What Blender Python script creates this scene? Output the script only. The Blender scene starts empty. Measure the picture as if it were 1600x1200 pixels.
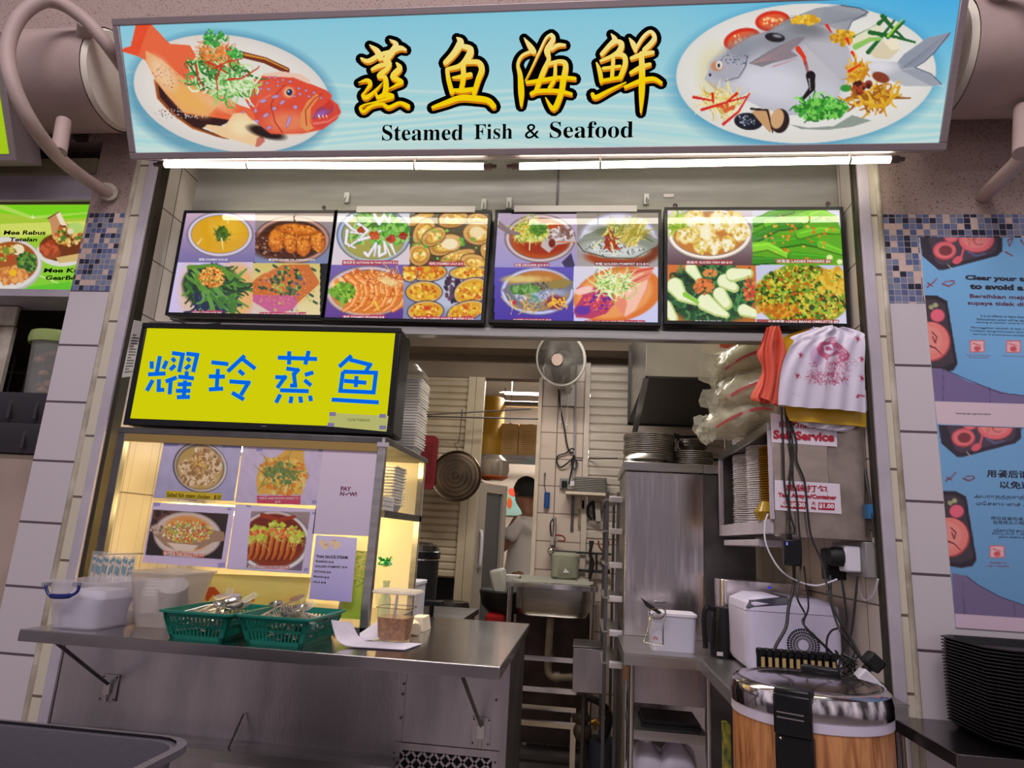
import bpy, bmesh, math, random
import numpy as np
from mathutils import Vector, Matrix
C = bpy.context.scene
COL = C.collection
# ---------------------------------------------------------------- camera
FPX = 1033.3
YAW, PIT, ROL = math.radians(6.83), math.radians(13.18), math.radians(-3.24)
fw = np.array([-math.sin(YAW)*math.cos(PIT), math.cos(YAW)*math.cos(PIT), math.sin(PIT)])
rt = np.array([math.cos(YAW), math.sin(YAW), 0.0])
dn = np.cross(fw, rt)
r2 = math.cos(ROL)*rt + math.sin(ROL)*dn
d2 = -math.sin(ROL)*rt + math.cos(ROL)*dn
CM = np.array([r2, d2, fw])
EYE = np.array([0, 0, 1.35])
cam = bpy.data.cameras.new('camera'); camo = bpy.data.objects.new('camera', cam); COL.objects.link(camo)
cam.sensor_fit = 'HORIZONTAL'; cam.sensor_width = 36; cam.lens = 36*FPX/1600
cam.clip_start = .05; cam.clip_end = 60
m = Matrix([[r2[0], -d2[0], -fw[0], 0], [r2[1], -d2[1], -fw[1], 0], [r2[2], -d2[2], -fw[2], 1.35], [0, 0, 0, 1]])
camo.matrix_world = m
C.camera = camo
# ---------------------------------------------------------------- world, hall lights, exposure
C.view_settings.view_transform = 'Standard'; C.view_settings.look = 'None'
C.view_settings.exposure = 0.0; C.view_settings.gamma = 1
w = bpy.data.worlds.new('hall_daylight'); C.world = w; w.use_nodes = True
wn, wl = w.node_tree.nodes, w.node_tree.links
bg = wn['Background']; tc = wn.new('ShaderNodeTexCoord'); sx = wn.new('ShaderNodeSeparateXYZ')
wl.new(tc.outputs['Generated'], sx.inputs[0])
cr = wn.new('ShaderNodeValToRGB')
mp = wn.new('ShaderNodeMapRange'); mp.inputs[1].default_value = -1; mp.inputs[2].default_value = 1
wl.new(sx.outputs[2], mp.inputs[0])
wl.new(mp.outputs[0], cr.inputs[0])
for i, (p, c) in enumerate([(0.0, (.06, .05, .06, 1)), (.42, (.16, .13, .16, 1)), (.5, (.62, .54, .60, 1)), (.58, (.70, .62, .68, 1)), (.72, (.24, .21, .23, 1)), (1.0, (.15, .13, .14, 1))]):
    e = cr.color_ramp.elements[i] if i < 2 else cr.color_ramp.elements.new(p)
    e.position = p; e.color = c
wz = wn.new('ShaderNodeTexNoise'); wz.inputs['Scale'].default_value = 5; wz.inputs['Detail'].default_value = 3
wm = wn.new('ShaderNodeMapping'); wm.inputs[3].default_value = (1, 1, .35); wl.new(tc.outputs['Generated'], wm.inputs[0]); wl.new(wm.outputs[0], wz.inputs['Vector'])
wr = wn.new('ShaderNodeMapRange'); wr.inputs[1].default_value = .38; wr.inputs[2].default_value = .62; wr.inputs[3].default_value = .12; wr.inputs[4].default_value = 2.1; wl.new(wz.outputs[0], wr.inputs[0])
wx = wn.new('ShaderNodeVectorMath'); wx.operation = 'SCALE'; wl.new(cr.outputs[0], wx.inputs[0]); wl.new(wr.outputs[0], wx.inputs['Scale'])
wl.new(wx.outputs[0], bg.inputs[0]); bg.inputs[1].default_value = 0.66
def area(name, loc, size, sizey, power, col, rot):
    l = bpy.data.lights.new(name, 'AREA'); l.shape = 'RECTANGLE'; l.size = size; l.size_y = sizey
    l.energy = power; l.color = col
    o = bpy.data.objects.new(name, l); COL.objects.link(o); o.location = loc; o.rotation_euler = rot
    return o
area('hall_ceiling_light', (-0.4, -1.0, 5.7), 4.0, 1.0, 150, (1, .92, .96), (math.radians(42), 0, 0))
area('hall_tube_row', (-0.35, -1.6, 4.69), 4.6, .16, 22, (1, .97, .95), (math.radians(50), 0, 0))
area('kitchen_ceiling_light', (-0.1, 3.6, 3.02), 1.6, .3, 44, (1, .94, .84), (0, 0, 0))
area('back_room_light', (-0.4, 6.3, 2.9), 1.2, .3, 75, (1, .95, .88), (0, 0, 0))
# ---------------------------------------------------------------- coordinates
def ray(px, py): return CM.T @ np.array([(px-800)/FPX, (py-600)/FPX, 1.0])
def at(px, py, Y): d = ray(px, py); return Vector(EYE + d*(Y/d[1]))
def atz(px, py, Z): d = ray(px, py); return Vector(EYE + d*((Z-1.35)/d[2]))
def atx(px, py, X): d = ray(px, py); return Vector(EYE + d*(X/d[0]))
def proj(Pw):
    c = (Pw-EYE) @ CM.T
    return 800+FPX*c[:, 0]/c[:, 2], 600+FPX*c[:, 1]/c[:, 2]
def srgb(c):
    c = np.asarray(c, float)/255
    return np.where(c <= .04045, c/12.92, ((c+.055)/1.055)**2.4)
# ---------------------------------------------------------------- materials
MATS = {}
def mat(name, rgb, rough=.5, metal=0, var=0, vs=8, bump=0, bs=40, stretch=None, spec=None, trans=0, alpha=1, coat=0, emit=0, ior=None, rgb2=None, sub=0):
    if name in MATS: return MATS[name]
    m = bpy.data.materials.new(name); m.use_nodes = True
    n, l = m.node_tree.nodes, m.node_tree.links
    b = n['Principled BSDF']
    c = tuple(srgb(rgb)) + (1,)
    b.inputs['Base Color'].default_value = c
    b.inputs['Roughness'].default_value = rough; b.inputs['Metallic'].default_value = metal
    if spec is not None: b.inputs['Specular IOR Level'].default_value = spec
    if trans: b.inputs['Transmission Weight'].default_value = trans
    if alpha < 1: b.inputs['Alpha'].default_value = alpha
    if coat: b.inputs['Coat Weight'].default_value = coat; b.inputs['Coat Roughness'].default_value = .08
    if ior: b.inputs['IOR'].default_value = ior
    if sub: b.inputs['Subsurface Weight'].default_value = sub; b.inputs['Subsurface Scale'].default_value = .01
    if emit: b.inputs['Emission Color'].default_value = c; b.inputs['Emission Strength'].default_value = emit
    if var or bump:
        t = n.new('ShaderNodeTexCoord'); mp = n.new('ShaderNodeMapping')
        if stretch: mp.inputs['Scale'].default_value = stretch
        l.new(t.outputs['Object'], mp.inputs[0])
    if var:
        nz = n.new('ShaderNodeTexNoise'); nz.inputs['Scale'].default_value = vs; nz.inputs['Detail'].default_value = 6
        l.new(mp.outputs[0], nz.inputs['Vector'])
        mx = n.new('ShaderNodeMix'); mx.data_type = 'RGBA'
        mr = n.new('ShaderNodeMapRange'); mr.inputs[1].default_value = .35; mr.inputs[2].default_value = .65
        l.new(nz.outputs[0], mr.inputs[0]); l.new(mr.outputs[0], mx.inputs[0])
        dk = tuple(srgb(rgb2)) + (1,) if rgb2 else tuple(x*(1-var) for x in c[:3]) + (1,)
        mx.inputs[6].default_value = c; mx.inputs[7].default_value = dk
        l.new(mx.outputs[2], b.inputs['Base Color'])
        if metal:
            m2 = n.new('ShaderNodeMapRange'); m2.inputs[3].default_value = rough*.75; m2.inputs[4].default_value = rough*1.35
            l.new(nz.outputs[0], m2.inputs[0]); l.new(m2.outputs[0], b.inputs['Roughness'])
    if bump:
        nb = n.new('ShaderNodeTexNoise'); nb.inputs['Scale'].default_value = bs; nb.inputs['Detail'].default_value = 4
        l.new(mp.outputs[0], nb.inputs['Vector'])
        bp = n.new('ShaderNodeBump'); bp.inputs['Strength'].default_value = bump; bp.inputs['Distance'].default_value = .01
        l.new(nb.outputs[0], bp.inputs['Height']); l.new(bp.outputs[0], b.inputs['Normal'])
    MATS[name] = m
    return m
def emis(name, rgb, s=1):
    if name in MATS: return MATS[name]
    m = bpy.data.materials.new(name); m.use_nodes = True; n, l = m.node_tree.nodes, m.node_tree.links
    n.remove(n['Principled BSDF']); e = n.new('ShaderNodeEmission'); e.inputs[0].default_value = tuple(srgb(rgb))+(1,); e.inputs[1].default_value = s
    l.new(e.outputs[0], n['Material Output'].inputs[0]); MATS[name] = m; return m
def artmat(name, lit, strength=1, rough=.5):
    """material showing the printed / displayed picture stored in the colour attribute"""
    m = bpy.data.materials.new(name); m.use_nodes = True; n, l = m.node_tree.nodes, m.node_tree.links
    b = n['Principled BSDF']; a = n.new('ShaderNodeVertexColor'); a.layer_name = 'print'
    b.inputs['Roughness'].default_value = rough
    if lit:
        b.inputs['Base Color'].default_value = (.01, .01, .01, 1)
        l.new(a.outputs[0], b.inputs['Emission Color']); b.inputs['Emission Strength'].default_value = strength
    else: l.new(a.outputs[0], b.inputs['Base Color'])
    MATS[name] = m; return m
def tilemat(name, rgb, tw, th, grout, mw=.012, axis='xz', off=(0, 0), rough=.25, bump=.3, var=.06, stagger=0):
    m = bpy.data.materials.new(name); m.use_nodes = True; n, l = m.node_tree.nodes, m.node_tree.links
    b = n['Principled BSDF']; b.inputs['Roughness'].default_value = rough
    t = n.new('ShaderNodeTexCoord'); s = n.new('ShaderNodeSeparateXYZ'); l.new(t.outputs['Object'], s.inputs[0])
    cb = n.new('ShaderNodeCombineXYZ')
    l.new(s.outputs['XYZ'.index(axis[0].upper())], cb.inputs[0]); l.new(s.outputs['XYZ'.index(axis[1].upper())], cb.inputs[1])
    mp = n.new('ShaderNodeMapping'); mp.inputs[1].default_value = (off[0], off[1], 0); l.new(cb.outputs[0], mp.inputs[0])
    br = n.new('ShaderNodeTexBrick'); br.offset = stagger; br.inputs['Scale'].default_value = 1
    br.inputs['Brick Width'].default_value = tw; br.inputs['Row Height'].default_value = th; br.inputs['Mortar Size'].default_value = mw*min(tw, th)
    br.inputs['Mortar Smooth'].default_value = .1
    c = tuple(srgb(rgb)); br.inputs['Color1'].default_value = c+(1,); br.inputs['Color2'].default_value = tuple(x*(1-var) for x in c)+(1,)
    br.inputs['Mortar'].default_value = tuple(srgb(grout))+(1,)
    l.new(mp.outputs[0], br.inputs['Vector']); l.new(br.outputs[0], b.inputs['Base Color'])
    bp = n.new('ShaderNodeBump'); bp.inputs['Strength'].default_value = bump; bp.inputs['Distance'].default_value = .003; bp.invert = True
    l.new(br.outputs[1], bp.inputs['Height']); l.new(bp.outputs[0], b.inputs['Normal'])
    MATS[name] = m; return m
def mosaicmat(name, size, off):
    m = bpy.data.materials.new(name); m.use_nodes = True; n, l = m.node_tree.nodes, m.node_tree.links
    b = n['Principled BSDF']; b.inputs['Roughness'].default_value = .35
    t = n.new('ShaderNodeTexCoord'); s = n.new('ShaderNodeSeparateXYZ'); l.new(t.outputs['Object'], s.inputs[0])
    cb = n.new('ShaderNodeCombineXYZ'); l.new(s.outputs[0], cb.inputs[0]); l.new(s.outputs[2], cb.inputs[1])
    mp = n.new('ShaderNodeMapping'); mp.inputs[1].default_value = (off[0], off[1], 0); mp.inputs[3].default_value = (1/size, 1/size, 1)
    mp.vector_type = 'POINT'; l.new(cb.outputs[0], mp.inputs[0])
    fl = n.new('ShaderNodeVectorMath'); fl.operation = 'FLOOR'; l.new(mp.outputs[0], fl.inputs[0])
    wn_ = n.new('ShaderNodeTexWhiteNoise'); wn_.noise_dimensions = '2D'; l.new(fl.outputs[0], wn_.inputs['Vector'])
    r = n.new('ShaderNodeValToRGB'); r.color_ramp.interpolation = 'CONSTANT'
    cols = [(0, (28, 34, 62)), (.2, (84, 98, 140)), (.42, (112, 122, 156)), (.62, (128, 134, 152)), (.80, (205, 178, 168))]
    for i, (p, c) in enumerate(cols):
        e = r.color_ramp.elements[i] if i < 2 else r.color_ramp.elements.new(p)
        e.position = p; e.color = tuple(srgb(c))+(1,)
    l.new(wn_.outputs[0], r.inputs[0])
    br = n.new('ShaderNodeTexBrick'); br.offset = 0; br.inputs['Scale'].default_value = 1
    br.inputs['Brick Width'].default_value = 1; br.inputs['Row Height'].default_value = 1; br.inputs['Mortar Size'].default_value = .045
    l.new(mp.outputs[0], br.inputs['Vector'])
    mx = n.new('ShaderNodeMix'); mx.data_type = 'RGBA'; l.new(br.outputs[1], mx.inputs[0]); l.new(r.outputs[0], mx.inputs[6])
    mx.inputs[7].default_value = tuple(srgb((190, 170, 160)))+(1,)
    l.new(mx.outputs[2], b.inputs['Base Color']); MATS[name] = m; return m
# ---------------------------------------------------------------- mesh builder
def V(*a): return Vector(a)
class MB:
    def __init__(s): s.v = []; s.f = []
    def add(s, vs, fs):
        o = len(s.v); s.v += [tuple(v) for v in vs]; s.f += [tuple(i+o for i in f) for f in fs]; return s
    def box(s, x0, x1, y0, y1, z0, z1):
        return s.add([(x0,y0,z0),(x1,y0,z0),(x1,y1,z0),(x0,y1,z0),(x0,y0,z1),(x1,y0,z1),(x1,y1,z1),(x0,y1,z1)],
                     [(0,3,2,1),(4,5,6,7),(0,1,5,4),(1,2,6,5),(2,3,7,6),(3,0,4,7)])
    def hexa(s, a, b):  # two matching quads (lists of 4 points)
        return s.add(list(a)+list(b), [(3,2,1,0),(4,5,6,7),(0,1,5,4),(1,2,6,5),(2,3,7,6),(3,0,4,7)])
    def obox(s, c, sx, sy, sz, rot):
        M = rot.to_matrix() if hasattr(rot, 'to_matrix') else rot
        pts = [Vector(c)+M@Vector((i*sx/2, j*sy/2, k*sz/2)) for k in (-1, 1) for i, j in ((-1,-1),(1,-1),(1,1),(-1,1))]
        return s.hexa(pts[:4], pts[4:])
    def prism(s, poly, d):  # poly list of 3D points, extruded by vector d
        n = len(poly); d = Vector(d); a = [Vector(p) for p in poly]
        return s.add(a+[p+d for p in a], [tuple(range(n-1,-1,-1)), tuple(range(n,2*n))]+[(i,(i+1)%n,n+(i+1)%n,n+i) for i in range(n)])
    def frame(s, a, b, r0, r1=None, n=12, cap=True):
        a, b = Vector(a), Vector(b); r1 = r0 if r1 is None else r1
        d = (b-a).normalized(); u = d.orthogonal().normalized(); w_ = d.cross(u)
        vs = [a+(u*math.cos(t)+w_*math.sin(t))*r0 for t in [i*2*math.pi/n for i in range(n)]]
        vs += [b+(u*math.cos(t)+w_*math.sin(t))*r1 for t in [i*2*math.pi/n for i in range(n)]]
        fs = [(i,(i+1)%n,n+(i+1)%n,n+i) for i in range(n)]
        if cap: fs += [tuple(range(n-1,-1,-1)), tuple(range(n,2*n))]
        return s.add(vs, fs)
    cyl = frame
    def tube(s, pts, r, n=8, closed=False, cap=True):
        P = [Vector(p) for p in pts]; N = len(P); rr = r if hasattr(r, '__len__') else [r]*N
        prev = None; vs = []
        for i in range(N):
            if closed: d = P[(i+1)%N]-P[i-1]
            else: d = P[min(i+1,N-1)]-P[max(i-1,0)]
            d = d.normalized() if d.length > 1e-9 else Vector((0,0,1))
            u = d.orthogonal().normalized() if prev is None else (prev-d*prev.dot(d)).normalized()
            prev = u; w_ = d.cross(u)
            vs += [P[i]+(u*math.cos(k*2*math.pi/n)+w_*math.sin(k*2*math.pi/n))*rr[i] for k in range(n)]
        fs = []
        for i in range(N if closed else N-1):
            j = (i+1)%N
            fs += [(i*n+k, i*n+(k+1)%n, j*n+(k+1)%n, j*n+k) for k in range(n)]
        if cap and not closed: fs += [tuple(range(n-1,-1,-1)), tuple((N-1)*n+k for k in range(n))]
        return s.add(vs, fs)
    def lathe(s, prof, c=(0,0,0), n=32, axis='z', sx=1, sy=1, close=False):
        c = Vector(c); vs = []; N = len(prof)
        for r, h in prof:
            for k in range(n):
                t = k*2*math.pi/n; a, b = r*math.cos(t)*sx, r*math.sin(t)*sy
                vs.append(c+(Vector((a,b,h)) if axis == 'z' else Vector((a,-h,b)) if axis == 'y' else Vector((h,a,b))))
        fs = [(i*n+k, i*n+(k+1)%n, (i+1)*n+(k+1)%n, (i+1)*n+k) for i in range(N-1) for k in range(n)]
        if close: fs += [tuple(range(n-1,-1,-1)), tuple((N-1)*n+k for k in range(n))]
        return s.add(vs, fs)
    def sphere(s, c, r, n=16, m=10, sx=1, sy=1, sz=1):
        return s.lathe([(max(r*math.sin(math.pi*i/m), 1e-5), -r*math.cos(math.pi*i/m)*sz) for i in range(m+1)], c, n, 'z', sx, sy)
    def rbox(s, x0, x1, y0, y1, z0, z1, r, n=4, taper=0):  # box with rounded vertical edges
        pts = []
        for cx, cy, a0 in ((x1-r,y1-r,0),(x0+r,y1-r,90),(x0+r,y0+r,180),(x1-r,y0+r,270)):
            for i in range(n+1):
                t = math.radians(a0+90*i/n); pts.append((cx+r*math.cos(t), cy+r*math.sin(t)))
        mx, my = (x0+x1)/2, (y0+y1)/2; N = len(pts); k = 1-taper
        vs = [(mx+(x-mx)*k, my+(y-my)*k, z0) for x, y in pts]+[(x, y, z1) for x, y in pts]
        return s.add(vs, [tuple(range(N-1,-1,-1)), tuple(range(N,2*N))]+[(i,(i+1)%N,N+(i+1)%N,N+i) for i in range(N)])
    def loft(s, rings, cap=True):
        n = len(rings[0]); vs = [p for r in rings for p in r]
        fs = [(i*n+k, i*n+(k+1)%n, (i+1)*n+(k+1)%n, (i+1)*n+k) for i in range(len(rings)-1) for k in range(n)]
        if cap: fs += [tuple(range(n-1,-1,-1)), tuple((len(rings)-1)*n+k for k in range(n))]
        return s.add(vs, fs)
    def mesh(s, name, mat_, smooth=True, ang=35):
        me = bpy.data.meshes.new(name); me.from_pydata(s.v, [], s.f); me.update()
        bm = bmesh.new(); bm.from_mesh(me); bmesh.ops.recalc_face_normals(bm, faces=bm.faces); bm.to_mesh(me); bm.free()
        for x in (mat_ if isinstance(mat_, (list, tuple)) else [mat_]): me.materials.append(x)
        if smooth:
            me.shade_smooth(); me.set_sharp_from_angle(angle=math.radians(ang))
        return me
def props(o, label=None, cat=None, group=None, kind=None):
    if label: o['label'] = label
    if cat: o['category'] = cat
    if group: o['group'] = group
    if kind: o['kind'] = kind
    return o
def thing(name, label, cat, loc=(0,0,0), group=None, rz=0):
    o = bpy.data.objects.new(name, None); COL.objects.link(o); o.location = loc; o.rotation_euler = (0,0,rz)
    o.empty_display_size = .05
    return props(o, label, cat, group)
def put(name, me, parent=None, bevel=0, local=False):
    """links a mesh whose vertices are in world space (or in the parent's own space when local)"""
    o = bpy.data.objects.new(name, me); COL.objects.link(o)
    if parent is not None:
        o.parent = parent
        if not local:
            q = Vector((0,0,0)); p = parent
            while p is not None: q += p.location; p = p.parent
            o.location = -q
    if bevel:
        b = o.modifiers.new('bevel', 'BEVEL'); b.width = bevel; b.segments = 2; b.limit_method = 'ANGLE'; b.angle_limit = math.radians(50)
    return o
def part(name, mb, mt, parent, bevel=0, smooth=True, label=None, local=False, ang=35):
    o = put(name, mb.mesh(name, mt, smooth, ang), parent, bevel, local)
    if label: o['label'] = label
    return o
def solo(name, mb, mt, label, cat, group=None, bevel=0, ang=35, kind=None, smooth=True):
    """a one-mesh thing; its origin is moved to the base centre"""
    v = np.array(mb.v); c = Vector(((v[:,0].min()+v[:,0].max())/2, (v[:,1].min()+v[:,1].max())/2, v[:,2].min()))
    me = mb.mesh(name, mt, smooth, ang); me.transform(Matrix.Translation(-c))
    o = put(name, me, None, bevel); o.location = c
    return props(o, label, cat, group, kind)
def struct(name, mb, mt, label=None, bevel=0, smooth=False):
    o = put(name, mb.mesh(name, mt, smooth), None, bevel); o['kind'] = 'structure'
    if label: o['label'] = label
    return o
def kids(o): return [c for c in bpy.data.objects if c.parent == o]
def tree(o, parent=None, ch=None):
    ch = ch if ch is not None else {}
    c = o.copy(); COL.objects.link(c); c.parent = parent
    for k in CH.get(o.name, []): tree(k, c)
    return c
CH = {}
def proto(o):
    """remember the children of a thing (and of its parts) so that it can be copied quickly"""
    def rec(q):
        CH[q.name] = kids(q)
        for k in CH[q.name]: rec(k)
    rec(o); return o
def dup(o, loc, rot=None, label=None, group=None, scale=None):
    c = tree(o); c.location = loc
    if rot is not None: c.rotation_euler = rot
    if scale is not None: c.scale = scale
    if label: c['label'] = label
    if group: c['group'] = group
    return c
# ---------------------------------------------------------------- text
def text(name, s, mt, parent, tl, tr, bl, thick=.0004, bold=0.0, align='fit', fnt=None, shear=0, sp=1.0):
    """lettering stretched into the parallelogram tl-tr-bl (world points)"""
    cu = bpy.data.curves.new(name, 'FONT'); cu.body = s; cu.size = 1; cu.offset = bold; cu.shear = shear; cu.resolution_u = 3
    cu.space_character = sp; cu.align_x = 'CENTER' if '\n' in s else 'LEFT'
    o = bpy.data.objects.new(name, cu); COL.objects.link(o)
    dg = bpy.context.evaluated_depsgraph_get(); me = bpy.data.meshes.new_from_object(o.evaluated_get(dg))
    bpy.data.objects.remove(o)
    n = len(me.vertices)
    if n == 0: return None
    co = np.zeros(n*3); me.vertices.foreach_get('co', co); co = co.reshape(-1, 3)
    lo, hi = co.min(0), co.max(0)
    tl, tr, bl = Vector(tl), Vector(tr), Vector(bl)
    U = tr-tl; W = bl-tl; N = U.cross(W).normalized()
    if N.y > 0: N = -N
    u = (co[:,0]-lo[0])/max(hi[0]-lo[0], 1e-6); v_ = (hi[1]-co[:,1])/max(hi[1]-lo[1], 1e-6)
    out = np.array(tl)[None]+u[:,None]*np.array(U)+v_[:,None]*np.array(W)+np.array(N)*thick
    me.vertices.foreach_set('co', out.reshape(-1)); me.update()
    me.materials.clear(); me.materials.append(mt); me.name = name
    return put(name, me, parent)
# ---------------------------------------------------------------- pictures (printed matter and screens), painted into a fine grid of vertices
def noise2(X, Y, s, seed):
    r = np.random.RandomState(seed); o = np.zeros_like(X)
    for k in range(5):
        a = r.rand()*6.28; f = s*(1.7**k)
        o += np.sin((X*np.cos(a)+Y*np.sin(a))/f*6.28+r.rand()*6.28+1.5*np.sin((Y*np.cos(a)-X*np.sin(a))/f*3.1))/(1.0+.3*k)
    return o/3.2
class Pic:
    def __init__(s, X, Y): s.X0, s.Y0 = X, Y; s.c = np.zeros(X.shape+(3,)); s.T(0, 0, 1); s.clip = None
    def T(s, ox, oy, k): s.X = (s.X0-ox)*k; s.Y = (s.Y0-oy)*k; s.k = k; return s
    def mix(s, a, col):
        if s.clip is not None: a = a*s.clip
        col = np.asarray(col, float)
        s.c += a[..., None]*(col-s.c)
    def win(s, x0, y0, x1, y1): s.clip = ((s.X >= x0) & (s.X < x1) & (s.Y >= y0) & (s.Y < y1)).astype(float)
    def winp(s, pts):
        s.clip = None; s.clip = s.mask(pts)
    def fill(s, col, col2=None, axis=1):
        a = np.ones(s.X.shape)
        if col2 is None: return s.mix(a, col)
        q = s.Y if axis else s.X; w_ = s.clip > 0 if s.clip is not None else a > 0
        lo, hi = q[w_].min(), q[w_].max(); t = ((q-lo)/(hi-lo+1e-6)).clip(0, 1)[..., None]
        s.mix(a, np.asarray(col)*(1-t)+np.asarray(col2)*t)
    def ell(s, cx, cy, rx, ry, col, rot=0, a=1, soft=3, nz=0, seed=0):
        c_, s_ = math.cos(math.radians(rot)), math.sin(math.radians(rot))
        dx, dy = s.X-cx, s.Y-cy; u = (dx*c_+dy*s_)/rx; v_ = (-dx*s_+dy*c_)/ry
        d = (np.sqrt(u*u+v_*v_)-1)*min(rx, ry)
        if nz: d = d+nz*noise2(s.X, s.Y, max(rx, ry)*.5, seed)
        s.mix(np.clip(.5-d/soft, 0, 1)*a, col)
    def mask(s, pts):
        xs, ys = [q[0] for q in pts], [q[1] for q in pts]; e = .4*s.k; out = np.zeros(s.X.shape); n = len(pts)
        w_ = (s.X > min(xs)-3*e) & (s.X < max(xs)+3*e) & (s.Y > min(ys)-3*e) & (s.Y < max(ys)+3*e)
        Xw, Yw = s.X[w_], s.Y[w_]; acc = np.zeros(Xw.shape)
        for ox, oy in ((-e, -.4*e), (.4*e, -e), (e, .4*e), (-.4*e, e)):
            X, Y = Xw+ox, Yw+oy; m = np.zeros(X.shape, bool)
            for i in range(n):
                x0, y0 = pts[i]; x1, y1 = pts[(i+1)%n]
                if y0 == y1: continue
                m ^= (Y >= min(y0, y1)) & (Y < max(y0, y1)) & (X < x0+(Y-y0)*(x1-x0)/(y1-y0))
            acc += m*.25
        out[w_] = acc; return out
    def poly(s, pts, col, a=1): s.mix(s.mask(pts)*a, col)
    def rect(s, x0, y0, x1, y1, col, a=1): s.mix(((s.X >= x0) & (s.X < x1) & (s.Y >= y0) & (s.Y < y1))*float(a), col)
    def line(s, pts, w0, col, w1=None, a=1):
        w1 = w0 if w1 is None else w1; best = np.full(s.X.shape, 1e9); n = len(pts)-1
        for i in range(n):
            (x0, y0), (x1, y1) = pts[i], pts[i+1]; dx, dy = x1-x0, y1-y0; L = dx*dx+dy*dy+1e-9
            t = (((s.X-x0)*dx+(s.Y-y0)*dy)/L).clip(0, 1)
            d = np.hypot(s.X-x0-t*dx, s.Y-y0-t*dy)-(w0+(w1-w0)*(i+t)/n)/2
            best = np.minimum(best, d)
        s.mix(np.clip(.5-best/3.0, 0, 1)*a, col)
    def spk(s, cx, cy, rx, ry, n, size, cols, seed, el=2.5, a=1, rot=None):
        r = random.Random(seed)
        for _ in range(n):
            t, q = r.random()*6.283, math.sqrt(r.random()); x, y = cx+rx*q*math.cos(t), cy+ry*q*math.sin(t)
            z = size*(.6+.8*r.random()); k = z*el*1.6
            w_ = (abs(s.X-x) < k) & (abs(s.Y-y) < k)
            if not w_.any(): r.random(); r.choice(cols); continue
            an = r.random()*3.14 if rot is None else math.radians(rot)+(r.random()-.5)*.7
            dx, dy = s.X[w_]-x, s.Y[w_]-y; u = (dx*math.cos(an)+dy*math.sin(an))/(z*el*.6); v_ = (-dx*math.sin(an)+dy*math.cos(an))/z
            al = np.clip((1.15-np.sqrt(u*u+v_*v_))*3, 0, 1)*a
            if s.clip is not None: al = al*s.clip[w_]
            col = np.array(r.choice(cols), float); s.c[w_] += al[:, None]*(col-s.c[w_])
    def strands(s, cx, cy, rx, ry, n, L, w_, cols, seed, rot=None, curl=.6):
        r = random.Random(seed)
        for _ in range(n):
            t, q = r.random()*6.283, math.sqrt(r.random()); x, y = cx+rx*q*math.cos(t), cy+ry*q*math.sin(t)
            an = r.random()*6.283 if rot is None else math.radians(rot)+(r.random()-.5)*.8
            pts = [(x, y)]; l_ = L*(.6+.8*r.random()); cu = (r.random()-.5)*2*curl
            for k in range(4):
                x += math.cos(an)*l_/4; y += math.sin(an)*l_/4; an += cu; pts.append((x, y))
            s.line(pts, w_, r.choice(cols), w_*.5)
    def tex(s, amt, sc, seed):
        n = noise2(s.X, s.Y, sc, seed); f = 1+amt*n
        a = s.clip if s.clip is not None else np.ones(s.X.shape)
        s.c = s.c*(1+(f-1)*a)[..., None]
def art(name, mt, parent, O, U, W, pitch, fn, push=0):
    """picture on the parallelogram O + u*U + v*W, facing the street"""
    O, U, W = np.array(O, float), np.array(U, float), np.array(W, float)
    nx = max(2, int(np.linalg.norm(U)/pitch)); ny = max(2, int(np.linalg.norm(W)/pitch))
    N = np.cross(U, W); N /= np.linalg.norm(N)
    if N[1] > 0: N = -N
    u, v_ = np.meshgrid(np.linspace(0, 1, nx+1), np.linspace(0, 1, ny+1))
    Pw = (O+N*push)[None]+u.reshape(-1, 1)*U+v_.reshape(-1, 1)*W
    X, Y = proj(Pw); X = X.reshape(u.shape); Y = Y.reshape(u.shape)
    p = Pic(X, Y); fn(p)
    col = (srgb(np.clip(p.c, 0, 255))*(1.35 if mt.name.startswith('printed') else 1)).clip(0, .92).reshape(-1, 3)   # paper whites are brighter than they look in the shade
    i = np.arange(ny)[:, None]*(nx+1)+np.arange(nx)[None]
    F = np.stack([i, i+1, i+nx+2, i+nx+1], -1).reshape(-1, 4)
    me = bpy.data.meshes.new(name); me.vertices.add(len(Pw)); me.vertices.foreach_set('co', Pw.reshape(-1))
    me.loops.add(F.size); me.loops.foreach_set('vertex_index', F.reshape(-1))
    me.polygons.add(len(F)); me.polygons.foreach_set('loop_start', np.arange(len(F))*4); me.update(calc_edges=True)
    at_ = me.color_attributes.new('print', 'FLOAT_COLOR', 'POINT')
    at_.data.foreach_set('color', np.concatenate([col, np.ones((len(col), 1))], 1).reshape(-1))
    me.materials.append(mt); me.validate()
    return put(name, me, parent)
# ================================================================ materials
steel = mat('brushed_steel', (190,186,184), .3, 1, var=.25, vs=3, bump=.05, bs=30, stretch=(1,1,14))
steelh = mat('brushed_steel_sideways', (186,182,180), .3, 1, var=.3, vs=2.5, bump=.05, bs=30, stretch=(1,9,12))
steeld = mat('worn_dark_steel', (120,116,116), .42, 1, var=.35, vs=6, bump=.05, bs=50)
panelst = mat('scuffed_steel_panel', (196,188,192), .34, 1, var=.3, vs=3, bump=.06, bs=60, stretch=(3,3,.7))
chrome = mat('polished_chrome', (215,212,210), .12, 1)
alum = mat('grey_aluminium', (170,155,158), .45, .6, var=.1, vs=20, stretch=(1,1,6))
black = mat('black_plastic', (14,14,18), .35, spec=.35)
blackm = mat('matt_black', (14,14,16), .6)
white = mat('white_plastic', (225,220,232), .4)
lilac = mat('lilac_painted_metal', (192,182,194), .45, var=.12, vs=9, bump=.1, bs=30)
cream = mat('cream_painted_trim', (206,196,180), .55, var=.25, vs=7, rgb2=(150,138,118), bump=.2, bs=60)
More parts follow.
